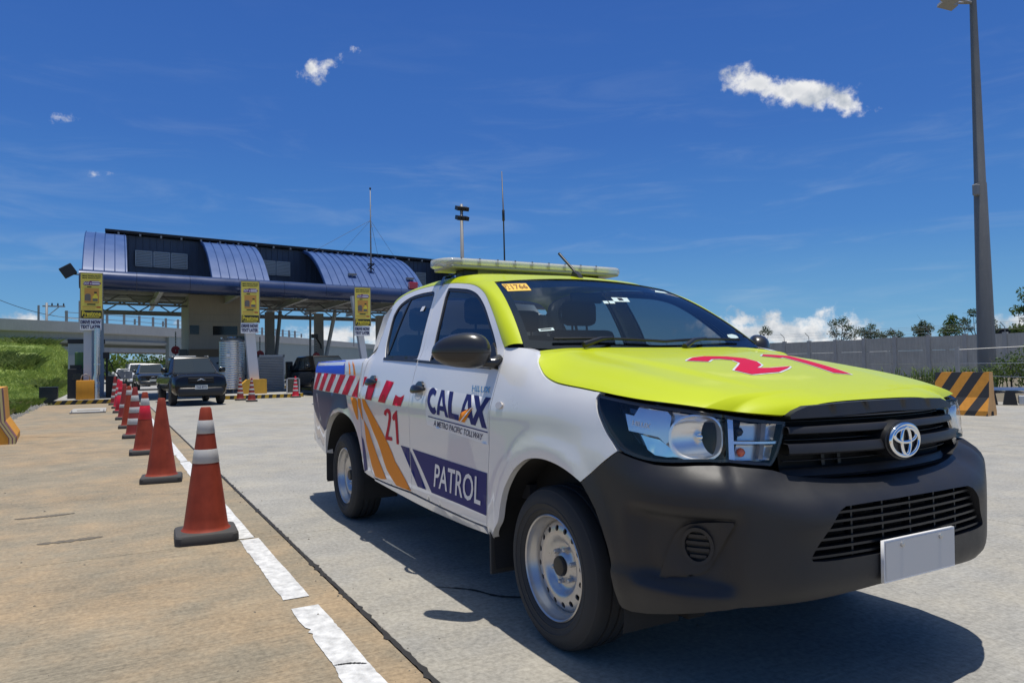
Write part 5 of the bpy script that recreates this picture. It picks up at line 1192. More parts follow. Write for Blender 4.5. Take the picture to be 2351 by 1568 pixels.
for y in np.arange(.8, CW, 2.4): MB().box((-8.0, y, 4.80), (-7.85, y+1.2, 4.84)).build('ceiling_lamp', mat('lamp_white', (.75, .75, .72), .4), can)
# red beacon and lamps clipped to the roof
MB().box((-.55, 14.85, 5.26), (-.25, 15.35, 5.62), bev=.03).build('red_sign_box', REDL, can)
for y in (11.86, 15.2):
    l_ = MB(); l_.box((-1.15, y-.22, 5.86), (-.95, y+.22, 5.94)); l_.tube([(-1.02, y, 5.70), (-1.05, y, 5.90)], .02, 6); l_.build('roof_lamp', STEELG, can)
# the front runs at a slant to the lanes while ribs and rafters follow the lanes: shear every piece of the canopy
can.rotation_euler = (0, 0, 0); _done = set()
def slant(o):
    for ch in o.children:
        if ch.data and ch.data.name not in _done:
            _done.add(ch.data.name); n_ = len(ch.data.vertices); co = np.empty(n_*3); ch.data.vertices.foreach_get('co', co); co = co.reshape(-1, 3); co[:, 0] -= .170*co[:, 1]; co[:, 1] *= .987; ch.data.vertices.foreach_set('co', co.ravel()); ch.data.update()
        slant(ch)
slant(can)
# ---- floodlight at the canopy corner
fl = thing('floodlight', 'black square floodlight tilted off the left end of the canopy', 'floodlight', (-30.05, -4.02, 5.14))
MB().box((-.09, -.24, -.22), (.09, .24, .22), Matrix.Rotation(math.radians(33), 3, 'X'), bev=.03).build('lamp_head', BLACK, fl)
MB().tube([(-.1, .15, -.1), (-.1, .50, -.12)], .03, 6).build('bracket', BLACK, fl)
# ---- canopy legs
def leg(name, pts, r, m, label, group):
    o = MB(); o.tube(pts, r, 10); q = o.build(name, m, None, smooth=True, sharp=50); return tag(q, label, 'column', group)
def boxcol(name, b, t, w, d, m, label, group, cat='column'):
    (x0, y0, z0), (x1, y1, z1) = b, t; V = [(x0+sx*d/2, y0+sy*w/2, z0) for sx, sy in ((-1, -1), (1, -1), (1, 1), (-1, 1))]+[(x1+sx*d/2, y1+sy*w/2, z1) for sx, sy in ((-1, -1), (1, -1), (1, 1), (-1, 1))]
    o = MB(); o.add(V, [(3, 2, 1, 0), (4, 5, 6, 7)]+[(i, (i+1) % 4, 4+(i+1) % 4, 4+i) for i in range(4)]); q = o.build(name, m, None); return tag(q, label, cat, group)
LEGW = mat('column_paint', (.60, .61, .64), .4, var=.06, vscale=2, streak=.05)
GL = 'front columns of the canopy'
boxcol('canopy_column', (-30.2, -3.36, .15), (-30.2, -3.36, 4.6), .27, .30, LEGW, 'pale square column behind the orange block on the left island', GL)
boxcol('canopy_column', (-30.6, 2.98, .15), (-30.6, 2.60, 4.6), .40, .34, LEGW, 'pale leaning column rising from the yellow block beside the louvred cabinet', GL)
boxcol('canopy_column', (-30.9, 8.22, .15), (-30.9, 7.52, 4.6), .28, .30, LEGW, 'pale leaning column above the box of the patrol pickup', GL)
GP = 'rear concrete piers of the canopy'
for (y, lab) in ((5.1, 'grey concrete pier behind the louvred cabinet, under the canopy'), (7.95, 'grey concrete pier behind a slanted strut, near the third yellow banner'), (11.9, 'grey concrete pier half hidden by the cab of the patrol pickup')):
    boxcol('canopy_pier', (-38.4-.16*y, y+.08, 0), (-38.4-.16*y, y+.08, 4.4), .45, .5, CONC, lab, GP)
GS = 'slanted steel struts under the canopy'
leg('canopy_strut', [(-37.6, 5.05, .15), (-38.4, 5.60, 4.4)], .10, STEELG, 'slanted steel strut standing behind the louvred cabinet', GS)
leg('canopy_strut', [(-37.6, 7.55, .15), (-38.6, 8.72, 4.5)], .11, STEELW, 'slanted steel strut carrying a camera beside the right pier', GS)
leg('canopy_strut', [(-38.0, 7.12, .0), (-38.0, 7.15, 4.4)], .06, STEELG, 'thin dark upright between the two grey piers', GS)
# ---- roof mast with guys
ms_ = thing('radio_mast', 'thin radio mast with guy wires standing on the barrel roof', 'mast', (-33.6, 9.26, 6.62))
MB().tube([(0, 0, 0), (0, 0, 3.9)], [.045, .022], 8).build('mast_pole', STEELG, ms_, smooth=True)
a_ = MB(); [a_.tube([(0, -.10 if i % 2 else 0, .8+i*.28), (0, 0 if i % 2 else .10, .8+i*.28)], .008, 4) for i in range(9)]; a_.build('step', STEELG, ms_)
b_ = MB(); b_.tube([(0, -.18, -.30), (.02, .16, -.05), (0, .17, -.34), (0, -.16, -.10)], .03, 5); b_.tube([(0, 0, -.45), (0, 0, .02)], .04, 6); b_.box((-.14, -.16, -.06), (.14, .16, -.02)); b_.build('mast_foot', BLACK, ms_)
for p in ((-3.0, -2.6, .72), (-3.2, 1.5, .70), (-3.2, 2.6, .70), (-3.1, -.9, .72)): MB().tube([(0, 0, 2.25), p], .009, 4).build('guy_wire', STEELG, ms_)
MB().lathe([(.05, 0), (.05, .08), (0, .12)], 8, (0, 0, 3.88)).build('mast_light', BLACK, ms_)

# ================================================================== yellow banners
BY = mat('banner_yellow', (.80, .64, .10), .45, var=.06, vscale=3); BK = mat('banner_black', (.02, .018, .012), .4); BW = mat('banner_white', (.82, .82, .84), .4, var=.04); BO = mat('banner_orange', (.62, .30, .06), .5); BP = mat('banner_purple', (.16, .03, .17), .5); INKN = mat('ink_dark_blue', (.012, .016, .09), .5); BGY = mat('banner_grey', (.16, .14, .12), .5); BYT = mat('banner_lettering_yellow', (.85, .66, .05), .5); BRD = mat('banner_red', (.5, .09, .03), .5)
def banner(y0, z0, x, label):
    w, h = .735, 2.23; b = thing('banner_sign', label, 'sign', (x, y0, z0), 0, 'yellow banner signs on the canopy columns')
    MB().box((-.06, 0, .46), (.0, w, h), bev=.01).build('advert_panel', BY, b)
    MB().box((-.06, -.02, 0), (.0, w-.03, .445), bev=.01).build('message_panel', BW, b)
    fr = MB(); fr.box((-.03, -.025, .45), (.008, 0, h+.02)); fr.box((-.03, w, .45), (.008, w+.025, h+.02)); fr.box((-.03, 0, h), (.008, w, h+.02)); fr.build('frame', STEELG, b)
    def fy(u, v, d=0.): return np.stack([.004+np.asarray(d)+0*np.asarray(u), np.asarray(u), np.asarray(v)], -1)
    def R(name, a, c, e, f_, m, d=.002): return mk(name, fy(np.array([a, c, c, a]), np.array([e, e, f_, f_]), d), [(0, 1, 2, 3)], m, b, False)
    def T(name, t, a, c, e, f_, m, bold=.01, d=.005): return lettering(name, t, [(a, f_), (c, f_), (c, e), (a, e)], fy, m, b, bold, d)
    R('brand_panel', .02, w-.02, .47, .77, BK, .004); T('sign_lettering', 'Prestone', .05, w-.05, .545, .75, BYT, .03, .012)
    T('sign_lettering', 'DRIVE NOW', .0, w-.055, .245, .385, INKN, .045, .012); T('sign_lettering', 'TEXT LATER', .0, w-.055, .06, .20, INKN, .045, .012)
    R('small_print', .10, w-.10, .495, .525, BYT, .010)
    T('sign_lettering', 'MAS PINALAKAS', .06, w-.06, 2.09, 2.15, BK, .02); T('sign_lettering', 'MAS PINAKAPIT', .06, w-.06, 2.00, 2.06, BK, .02)
    mk('arrow_logo', fy(np.array([.08, .14, .30, .30, .62, .62, .70, .62, .62, .10]), np.array([1.80, 1.90, 1.90, 1.93, 1.93, 1.90, 1.84, 1.76, 1.75, 1.75]), .002), [tuple(range(10))], BP, b, False)
    T('sign_lettering', 'DOT 4', .11, .36, 1.775, 1.875, BW, .02, .006); R('small_print', .38, .64, 1.87, 1.90, BW, .004); R('small_print', .38, .64, 1.79, 1.835, BW, .004)
    R('product_panel', .13, .62, 1.06, 1.64, BO); R('small_print', .22, .36, 1.67, 1.71, BK, .003)
    mk('product_picture', fy(np.array([.14, .34, .34, .30, .19, .14]), np.array([1.16, 1.14, 1.36, 1.42, 1.42, 1.36]), .004), [tuple(range(6))], BGY, b, False)
    mk('product_picture', fy(np.array([.40, .58, .58, .54, .54, .46, .46, .40]), np.array([1.10, 1.10, 1.32, 1.38, 1.46, 1.46, 1.38, 1.32]), .004), [tuple(range(8))], BYT, b, False)
    R('product_picture', .405, .575, 1.13, 1.24, BGY, .006); R('product_picture', .455, .545, 1.44, 1.50, BK, .006)
    R('small_print', .22, .50, .985, 1.03, BK, .003); R('small_print', .06, .62, .90, .93, BO, .003); R('small_print', .54, .68, .87, .93, BRD, .004); R('small_print', .06, .50, .83, .85, BO, .003)
banner(-3.59, 2.83, -29.80, 'leftmost yellow banner sign at the end of the canopy, above the orange block')
banner(2.30, 2.75, -29.82, 'middle yellow banner sign beside the water tank')
banner(7.26, 2.67, -29.84, 'rightmost yellow banner sign, just left of the pickup cab')
# ================================================================== left island equipment
ORB = mat('orange_block_paint', (.62, .27, .015), .6, var=.12, vscale=4, streak=.1); YLB = mat('yellow_block_paint', (.66, .36, .035), .6, var=.10, vscale=4, streak=.08)
ob = MB(); ob.box((-.32, -.30, 0), (.32, .30, .74), bev=.025); o = ob.build('guard_block', ORB, None, sharp=40); o.location = (-29.75, -3.42, .15); tag(o, 'orange concrete guard block on the left island beside a silver pipe', 'guard block', 'guard blocks on the islands')
MB().tube([(-.05, -.16, .73), (-.05, -.12, .92), (-.05, .02, .98), (-.05, .14, .90), (-.05, .15, .73)], .02, 6).build('lifting_loop', STEELG, o, smooth=True)
yb = MB(); yb.prism([(-.50, 0), (.50, 0), (.50, .62), (-.28, .62), (-.50, .42)], -.4, .3, 'x'); o = yb.build('guard_block', YLB, None); o.location = (-30.2, 2.85, .15); tag(o, 'yellow concrete guard block with one sloping shoulder at the foot of the middle column', 'guard block', 'guard blocks on the islands')
pp = MB(); pp.tube([(0, 0, 0), (0, 0, .62), (-.02, -.03, .80), (0, .02, 1.0), (0, .02, 2.75)], .105, 14); pp.tube([(0, 0, .60), (0, 0, .66)], .118, 14); pp.tube([(0, .02, 1.32), (0, .02, 1.37)], .12, 14); o = pp.build('silver_pipe', mat('galvanised', (.62, .63, .64), .28, metal=.9, var=.1), None, smooth=True, sharp=50); o.location = (-29.55, -3.04, .15); tag(o, 'silver vertical pipe rising to the leftmost banner', 'pipe')
bt = thing('toll_booth', 'pale grey toll booth with a black roof band behind the leftmost banner', 'booth', (-33.2, -3.5, .15))
MB().box((-1.6, -.66, 0), (0, .66, 2.30), bev=.03).build('booth_wall', mat('booth_grey', (.46, .46, .45), .5, var=.06), bt)
MB().box((-1.62, -.68, 2.28), (.02, .70, 2.46)).build('roof_band', BLACK, bt)
MB().box((.0, .10, .1), (.03, .66, 3.7)).build('side_post', mat('post_blue_grey', (.32, .36, .43), .5), bt)
MB().box((.005, -.10, 1.0), (.012, .08, 1.8)).build('booth_window', GLOSSB, bt)
gb_ = MB(); gb_.box((0, 0, 0), (.40, .42, .88), bev=.02); o = gb_.build('green_cabinet', mat('green_enamel', (.10, .19, .06), .5, var=.1), None); o.location = (-32.2, -3.86, 1.15); tag(o, 'green metal cabinet on a dark stand beside the booth', 'cabinet')
MB().box((.02, .02, -1.0), (.38, .40, 0)).build('cabinet_stand', BLACK, o)
MB().box((.401, .03, .05), (.408, .39, .83)).build('cabinet_door', _M['green_enamel'], o)
dk = MB(); dk.box((-.35, -.38, 0), (.35, .38, 1.2), bev=.03); dk.box((-.25, -.30, 1.2), (.2, .1, 1.35)); o = dk.build('ticket_machine', BLACK, None); o.location = (-31.4, -3.70, .15); tag(o, 'black toll ticket machine under the green cabinet', 'machine', 'black machines on the left island')
MB().box((.351, -.2, .75), (.358, .15, 1.0)).build('screen', GLOSSB, o)
d2 = MB(); d2.box((-.4, -.30, 0), (.4, .30, .62), bev=.02); o = d2.build('power_box', mat('dark_box', (.03, .033, .03), .6), None); o.location = (-31.4, -4.72, 0); tag(o, 'low dark box at the grassy edge of the left island', 'box')
MB().box((-.41, -.31, .60), (.41, .31, .64)).build('box_lid', BLACK, o)
st_ = thing('barrier_gate', 'black lane barrier machine with an orange lamp on the left island', 'barrier', (-31.4, -2.45, .15))
MB().box((-.25, -.30, 0), (.25, .12, .88), bev=.02).build('gate_cabinet', BLACK, st_); MB().tube([(0, -.26, 0), (0, -.26, 1.75)], .04, 8).build('gate_post', BLACK, st_); MB().tube([(.05, -.24, 1.7), (.06, -.05, 1.2), (.06, .25, .75)], .02, 6).build('gate_arm', BLACK, st_)
MB().box((.0, -.33, .72), (.06, -.25, .86)).build('signal_lamp', mat('lamp_orange', (.8, .25, .03), .4), st_); MB().box((-.1, -.40, 1.60), (.12, -.16, 1.85), bev=.02).build('camera_head', BLACK, st_)
wb = MB(); wb.box((-.12, -.12, 0), (.12, .12, .68), bev=.015); o = wb.build('bollard', mat('bollard_white', (.62, .62, .60), .5, var=.1), None); o.location = (-30.6, -2.34, .15); tag(o, 'short white square bollard at the corner of the left island', 'bollard')
MB().box((-.13, -.13, .68), (.13, .13, .71)).build('bollard_cap', STEELG, o)
# ================================================================== middle island equipment
RED = mat('signal_red', (.42, .02, .025), .4); BWs = stripe_mat('post_bands', (.55, .55, .55), (.02, .02, .02), .24, 1., 1, 0.)
def signal(x, y, z, label):
    s = thing('lane_signal', label, 'signal', (x, y, 0), 0, 'red round lane signals on chained posts')
    m_ = MB(); m_.lathe([(.0, .03), (.20, .03), (.215, .0), (.20, -.04), (0, -.04)], 24, (0, 0, z), 'x'); m_.build('signal_disc', RED, s, smooth=True, sharp=40)
    MB().box((.032, -.012, z-.08), (.038, .012, z+.09)).build('disc_mark', BWs, s)
    p = MB(); p.tube([(-.03, 0, .15), (-.03, 0, z+.95)], .022, 6); p.build('signal_post', mat('post_black', (.03, .03, .03), .5), s)
    for i in range(5): MB().tube([(-.03, 0, z+.30+i*.14), (-.03, 0, z+.37+i*.14)], .034, 6).build('post_band', STEELW, s)
    MB().box((-.1, -.17, z-.62), (.05, .17, z-.36), bev=.02).build('signal_box', STEELW, s)
signal(-38, .31, 2.26, 'red round signal above the roof of the nearest black pickup'); signal(-38, 7.47, 1.88, 'red round signal between the piers above the pickup box'); signal(-38, 4.45, 2.01, 'red round signal partly hidden behind the louvred cabinet')
tw = thing('service_building', 'beige concrete service building with dark windows under the canopy', 'building', (-36, .76, 0))
TWM = mat('beige_wall', (.40, .36, .30), .85, var=.12, vscale=.8, streak=.12)
m_ = MB(); m_.box((-4.5, 0, .9), (0, 2.75, 4.95)); m_.build('wall', TWM, tw)
MB().box((-4.45, .05, 0), (.03, 2.72, .95)).build('base_wall', mat('navy_wall', (.035, .05, .085), .5), tw)
MB().box((-4.48, .15, 1.0), (.06, 1.55, 1.85)).build('cladding_panel', mat('pale_cladding', (.42, .43, .43), .5, var=.06), tw)
MB().box((.0, .02, 1.86), (.05, 2.72, 2.25)).build('wall_band', mat('brown_band', (.24, .17, .10), .8, var=.1), tw)
for (a, b, z0, z1) in ((.04, .47, 2.98, 3.43), (1.10, 2.25, 2.95, 3.40), (1.9, 2.6, 2.45, 2.9)):
    w_ = MB(); w_.box((.0, a, z0), (.012, b, z1)); wo = w_.build('window', GLOSSB, tw); MB().box((.0, a-.03, z0-.05), (.04, b+.03, z0)).build('sill', TWM, wo)
for z in (3.6, 3.95): MB().box((.0, 0, z), (.010, 2.75, z+.02)).build('wall_joint', CONCD, tw)
MB().box((-.6, -.42, .9), (-.1, -.05, 2.25), bev=.03).build('side_cabinet', mat('cab_dark', (.12, .125, .11), .6), tw)
MB().lathe([(.05, 0), (.05, .05), (0, .06)], 10, (.06, 1.30, 1.55), 'x').build('wall_lamp', BLACK, tw)
STS = mat('stainless_sheet', (.72, .71, .68), .30, metal=.75, var=.12, vscale=5)
tk = thing('water_tank', 'ribbed stainless steel water tank with a domed lid on the middle island', 'tank', (-31.6, 2.16, .15))
pr = [(.50, .18)]
for i in range(20):
    z = .20+i*.104; pr += [(.535, z+.01), (.545, z+.05), (.535, z+.095), (.522, z+.10)]
pr += [(.54, 2.28), (.55, 2.31), (.50, 2.38), (.36, 2.45), (.2, 2.48), (.19, 2.52), (.0, 2.53)]
MB().lathe(pr, 40).build('tank_shell', STS, tk, smooth=True, sharp=30)
m_ = MB(); [m_.tube([(.42*math.cos(a), .42*math.sin(a), 0), (.42*math.cos(a), .42*math.sin(a), .20)], .03, 6) for a in (0, 1.57, 3.14, 4.71)]; m_.build('tank_stand', STEELG, tk)
MB().lathe([(.05, 0), (.05, .07), (0, .10)], 10, (.12, -.44, 2.42)).build('tank_vent', STS, tk); MB().box((.50, -.30, 1.62), (.56, -.16, 1.76)).build('tank_label', WHITE_D, tk)
MB().tube([(.1, .62, 0), (.1, .64, 1.9), (.05, .56, 2.25)], .035, 8).build('tank_pipe', STEELG, tk)
lc = thing('louvred_cabinet', 'pale grey louvred metal cabinet between the yellow block and the parked black car', 'cabinet', (-32.6, 3.42, .15))
m_ = MB(); m_.box((-.9, 0, 0), (-.02, 1.22, 1.70)); m_.build('cabinet_body', BLACK, lc)
m_ = MB(); m_.box((-.04, 0, 0), (.03, .06, 1.72)); m_.box((-.04, 1.16, 0), (.03, 1.22, 1.72)); m_.box((-.04, 0, 1.62), (.03, 1.22, 1.72)); m_.box((-.04, 0, 0), (.03, 1.22, .05)); m_.build('cabinet_frame', STEELW, lc)
sl_ = None
for i in range(20):
    z = .08+i*.077; m_ = MB(); m_.box((-.03, .06, z), (.015, 1.16, z+.048), Matrix.Rotation(math.radians(28), 3, 'Y'), (0, 0, z)); m_.build('louvre_slat', STEELW, lc)
bc = MB(); bc.box((-.2, -.14, 0), (.2, .14, 1.55), bev=.03); o = bc.build('machine_post', BLACK, None); o.location = (-33.2, 4.98, .0); tag(o, 'tall narrow black machine right of the louvred cabinet', 'machine')
MB().box((.201, -.08, 1.1), (.206, .08, 1.35)).build('screen', GLOSSB, o)
wg_ = thing('glass_kiosk', 'low white framed glass kiosk on the end of the middle island', 'kiosk', (-29.3, 4.05, .15))
m_ = MB(); [m_.box((-.03, a, 0), (.03, a+.05, .66)) for a in (0, .52)]; m_.box((-.03, 0, .62), (.03, .57, .66)); m_.build('kiosk_frame', STEELW, wg_); MB().box((-.01, .05, .02), (.0, .52, .62)).build('kiosk_pane', GLASS, wg_)
# camera on the strut
cm = thing('traffic_camera', 'dark traffic camera bracketed to the right slanted strut', 'camera', (-37.7, 7.55, 3.0)); MB().box((-.1, -.45, -.12), (.25, -.10, .10), bev=.02).build('camera_body', BLACK, cm); MB().tube([(0, -.15, -.1), (0, .1, -.5), (0, .12, -.7)], .05, 6).build('camera_bracket', BLACK, cm)

# ================================================================== flyovers and what lies beyond
P1 = catmull([(-69, -22), (-76, -11.4), (-81.5, -3.3), (-90.3, 4.6), (-108.8, 19.2), (-126.7, 32.2), (-160, 56)], 6)
def sweep(name, path, sec, m, par):
    n = len(sec); V = []
    for i, p in enumerate(path):
        d = path[min(i+1, len(path)-1)]-path[max(i-1, 0)]; d = d/np.hypot(*d); nn = np.array([d[1], -d[0]])   # towards the camera side
        if nn[0] < 0: nn = -nn
        V += [(p[0]+nn[0]*a, p[1]+nn[1]*a, z) for a, z in sec]
    F = [(i*n+j, i*n+(j+1) % n, (i+1)*n+(j+1) % n, (i+1)*n+j) for i in range(len(path)-1) for j in range(n)]+[tuple(range(n)), tuple((len(path)-1)*n+j for j in range(n))]
    o = MB(); o.add(V, F); return o.build(name, m, par)
fo = thing('flyover', 'grey concrete flyover with railing posts crossing behind the toll plaza', 'bridge', (-82, -3, 0)); fo.location = (0, 0, 0)
sweep('parapet', P1, [(0, 5.16), (0, 6.18), (-.3, 6.2), (-.3, 5.16)], CONCG, fo)
sweep('girder', P1[:26], [(-.5, 4.12), (-.35, 4.4), (-.55, 4.6), (-.55, 5.2), (-9, 5.2), (-9, 4.12)], CONCD, fo)
sweep('deck', P1, [(-.2, 5.1), (-.2, 5.3), (-10, 5.3), (-10, 5.1)], CONCG, fo)
sweep('ramp_wall', P1[17:], [(-.15, -.1), (-.15, 5.2), (-.6, 5.2), (-.6, -.1)], mat('wall_teal_grey', (.30, .33, .305), .9, var=.12, vscale=.5, streak=.15), fo)
sweep('abutment', P1[:9], [(-.6, 0), (-.6, 4.6), (-8, 4.6), (-8, 0)], CONCD, fo)
def along(path, s):
    L = np.r_[0, np.cumsum(np.hypot(*np.diff(path, axis=0).T))]; return np.array([np.interp(s, L, path[:, 0]), np.interp(s, L, path[:, 1])])
for i in range(22):
    p = along(P1, 18.5+i*2.15); h = 1.05; MB().box((p[0]-.45, p[1]-.12, 6.18), (p[0]-.15, p[1]+.12, 6.18+h)).build('railing_post', STEELG, fo)
    if i % 2: MB().box((p[0]-.40, p[1]+.9, 6.18), (p[0]-.15, p[1]+1.1, 6.78)).build('railing_stub', STEELG, fo)
seg = np.array([along(P1, s) for s in np.linspace(18.5, 66, 30)])
for z in (6.55, 7.05): sweep('rail', seg, [(-.22, z), (-.22, z+.05), (-.30, z+.05), (-.30, z)], STEELG, fo)
P2 = P1+np.array([-46., 4.])
f2 = thing('flyover', 'second grey flyover seen farther off beneath the first one', 'bridge', (0, 0, 0))
sweep('girder', P2, [(0, 4.3), (0, 5.3), (.3, 5.35), (.3, 6.3), (-8, 6.3), (-8, 4.3)], CONCG, f2)
for s in (14, 60): 
    p = along(P2, s); MB().box((p[0]-1.5, p[1]-1.0, 0), (p[0]-.4, p[1]+1.0, 4.4)).build('pier', CONCD, f2)
for i in range(20): p = along(P2, 10+i*4); MB().box((p[0]-.1, p[1]-.1, 6.3), (p[0]+.1, p[1]+.1, 7.2)).build('railing_post', STEELG, f2)
rw = MB(); rw.box((-170, -40, 0), (-168, 60, 3.2)); o = rw.build('retaining_wall', CONCD, None); tag(o, 'long low grey retaining wall far down the road under the flyovers', 'wall'); MB().box((-170.1, -40, 3.2), (-167.9, 60, 3.4)).build('wall_coping', CONCG, o)
# ================================================================== plants
def leaf_cloud(centers, n, size, seed, flat=.8, rnd=None):
    rr = rnd or np.random.RandomState(seed); V = []; F = []
    w = np.array([c[3]**2 for c in centers]); w = w/w.sum()
    for _ in range(n):
        c = centers[rr.choice(len(centers), p=w)]; d = rr.randn(3); d /= np.linalg.norm(d); r = c[3]*(.15+.95*rr.rand()**.6); p = np.array(c[:3])+d*r*np.array([1, 1, flat])
        a = rr.randn(3); a /= np.linalg.norm(a); b = np.cross(a, rr.randn(3)); b /= np.linalg.norm(b); s = size*(.6+.8*rr.rand()); i0 = len(V)
        V += [tuple(p-a*s), tuple(p+b*s*.45), tuple(p+a*s), tuple(p-b*s*.45)]; F.append((i0, i0+1, i0+2, i0+3))
    return V, F
def tree(name, x, y, z, h, crown, n, leaf, m, label, seed, group=None, trunk_r=.07, cat='tree'):
    rr = np.random.RandomState(seed); t = thing(name, label, cat, (x, y, z), 0, group)
    tk_ = MB(); lean = .12*rr.randn(2); top = (lean[0]*h, lean[1]*h, h*.62); tk_.tube([(0, 0, -.2), (lean[0]*h*.3, lean[1]*h*.3, h*.3), top], [trunk_r, trunk_r*.8, trunk_r*.5], 7)
    tk_.build('trunk', BARK, t, smooth=True)
    br = MB()
    for c in crown:
        s_ = np.array(top)*(.45+.5*rr.rand()); mid = (s_+np.array(c[:3]))/2+rr.randn(3)*.08*h*.3; br.tube([tuple(s_), tuple(mid), tuple(c[:3])], [trunk_r*.5, trunk_r*.35, trunk_r*.12], 5)
        for _ in range(3): d = rr.randn(3)*c[3]*.75; br.tube([tuple(c[:3]), tuple(np.array(c[:3])+d)], [trunk_r*.16, trunk_r*.06], 4)
    br.build('branches', BARK, t, smooth=True)
    V, F = leaf_cloud(crown, int(n*1.35), leaf*.66, seed+1); mk('crown', V, F, m, t, False); return t
TG = 'sparse trees behind the perimeter wall'
tree('scrub_tree', -32.9, 45.5, 0, 4.6, [(-.3, 0, 3.9, .55), (.25, .1, 4.15, .38), (.7, 0, 3.6, .40), (-.55, 0, 3.2, .42), (1.3, .2, 3.2, .5), (.35, 0, 3.1, .35), (.95, 0, 2.9, .4)], 900, .105, LEAFD, 'open branched tree behind the wall in front of the cumulus bank', 41, TG)
tree('scrub_tree', -30.3, 45.0, 0, 3.7, [(-.2, 0, 3.2, .42), (.35, 0, 3.5, .32), (.1, .1, 2.8, .5), (.7, 0, 3.0, .35)], 800, .10, LEAFD, 'dark bushy tree leaning on the wall right of the open branched one', 43, TG)
tree('scrub_tree', -28.4, 44.8, 0, 3.3, [(-.6, 0, 2.8, .36), (0, 0, 3.0, .32), (.55, 0, 2.8, .38)], 500, .10, LEAFD, 'low spreading bush showing over a high step of the wall', 45, TG)
tree('scrub_tree', -26.2, 45.0, 0, 3.7, [(-.35, 0, 3.2, .40), (.3, 0, 3.2, .42), (0, 0, 3.55, .25), (-.1, 0, 2.8, .5)], 800, .11, LEAFD, 'compact dark tree left of the tall narrow one', 47, TG)
tree('scrub_tree', -24.4, 45.2, 0, 4.1, [(0, 0, 3.8, .32), (-.1, 0, 3.4, .42), (.1, 0, 3.0, .60), (-.5, 0, 2.9, .4)], 1100, .11, LEAFM, 'tall narrow green tree at the left edge of the black roof', 49, TG)
tree('scrub_tree', -22.6, 44.9, 0, 4.3, [(-.3, 0, 4.0, .35), (.35, 0, 3.9, .32), (-.85, 0, 3.5, .35), (.75, 0, 3.4, .30), (.9, 0, 2.95, .35), (-.6, 0, 3.0, .28), (.1, 0, 3.4, .3)], 850, .10, LEAFD, 'airy tree with umbrella branches just left of the light mast', 51, TG)
tree('scrub_tree', -20.1, 45.5, 0, 5.6, [(.0, 0, 4.9, .6), (.6, 0, 5.4, .7), (-.5, 0, 4.0, .45), (.5, 0, 4.2, .7), (0, 0, 3.4, .4), (1.4, 0, 4.7, .9)], 1700, .13, LEAFM, 'feathery green tree at the right edge of the picture', 53, TG)
tree('scrub_tree', -20.3, 44.6, 0, 3.3, [(0, 0, 2.85, .4), (.5, 0, 2.8, .35)], 500, .10, LEAFM, 'small round shrub below the feathery tree', 55, TG)
tree('scrub_tree', -40.4, 46, 0, 4.2, [(0, 0, 3.9, .35), (.35, 0, 3.6, .3), (-.35, 0, 3.6, .3)], 350, .09, LEAFD, 'tiny tree top just above the far wing mirror', 57, TG)
# bush and grass clumps before the wall
tree('roadside_bush', -10.6, 24.2, 0, 1.5, [(0, 0, .9, .55), (.55, .3, 1.15, .55), (1.2, .8, 1.0, .75), (-.35, -.3, .6, .45), (.5, .1, .5, .6), (2.0, 1.2, 1.2, .9), (1.2, .4, .4, .7)], 4200, .07, LEAFM, 'leafy green bush right of the light mast behind the striped barrier', 61, None, .03, 'bush')
tree('roadside_bush', -12.6, 22.5, 0, .8, [(0, 0, .30, .45), (-.7, -.5, .3, .5), (.6, .5, .32, .45), (-1.4, -1.2, .28, .5), (1.2, 1., .3, .45)], 2200, .06, LEAFD, 'low scrub running along the foot of the wall behind the bonnet', 63, None, .02, 'bush')
tree('roadside_bush', -29.5, 6.2, 0, .9, [(-10.5, 0.2, .75, .5), (-10.5, .7, .6, .5), (-10.4, -.3, .55, .45)], 900, .07, LEAFL, 'bright green bush against the ramp wall between the cabinet and the black car', 65, None, .02, 'bush')
tg = thing('reed_clump', 'clump of long spiky grass in front of the wall left of the wire fence', 'grass clump', (-12.6, 24.0, 0))
rr = np.random.RandomState(9); V = []; F = []
for _ in range(420):
    px, py = rr.randn()*.9, rr.randn()*.5; h = .55+.6*rr.rand(); a = rr.rand()*6.28; l = h*(.2+.6*rr.rand()); dx, dy = math.cos(a), math.sin(a); w = .014; i0 = len(V)
    V += [(px-dy*w, py+dx*w, 0), (px+dy*w, py-dx*w, 0), (px+dx*l*.4+dy*w, py+dy*l*.4-dx*w, h*.7), (px+dx*l*.4-dy*w, py+dy*l*.4+dx*w, h*.7), (px+dx*l, py+dy*l, h*.85)]; F += [(i0, i0+1, i0+2, i0+3), (i0+3, i0+2, i0+4)]
mk('blades', V, F, LEAFM, tg, False)
for i, (x_, y_, r_, n_) in enumerate(((-150, -14, 5, 900), (-152, -4, 4.5, 900), (-156, 6, 4, 800), (-158, 16, 4.5, 800), (-151, -24, 6, 900))):
    tree('far_tree', x_, y_, 0, 6, [(0, 0, 2.0, 3.0), (1, 3.5, 2.5, 3.0), (0, -3, 2.8, 2.6), (0, 1, 3.6, 2.2)], n_, .5, (LEAFM, LEAFL)[i % 2], ('round dark tree under the flyover at the far left', 'light green tree under the flyover behind the red cones', 'round tree under the flyover above the black car roofs', 'light tree under the flyover near the service building', 'wide tree at the left foot of the far flyover')[i], 70+i, 'far trees under the flyovers', .2)
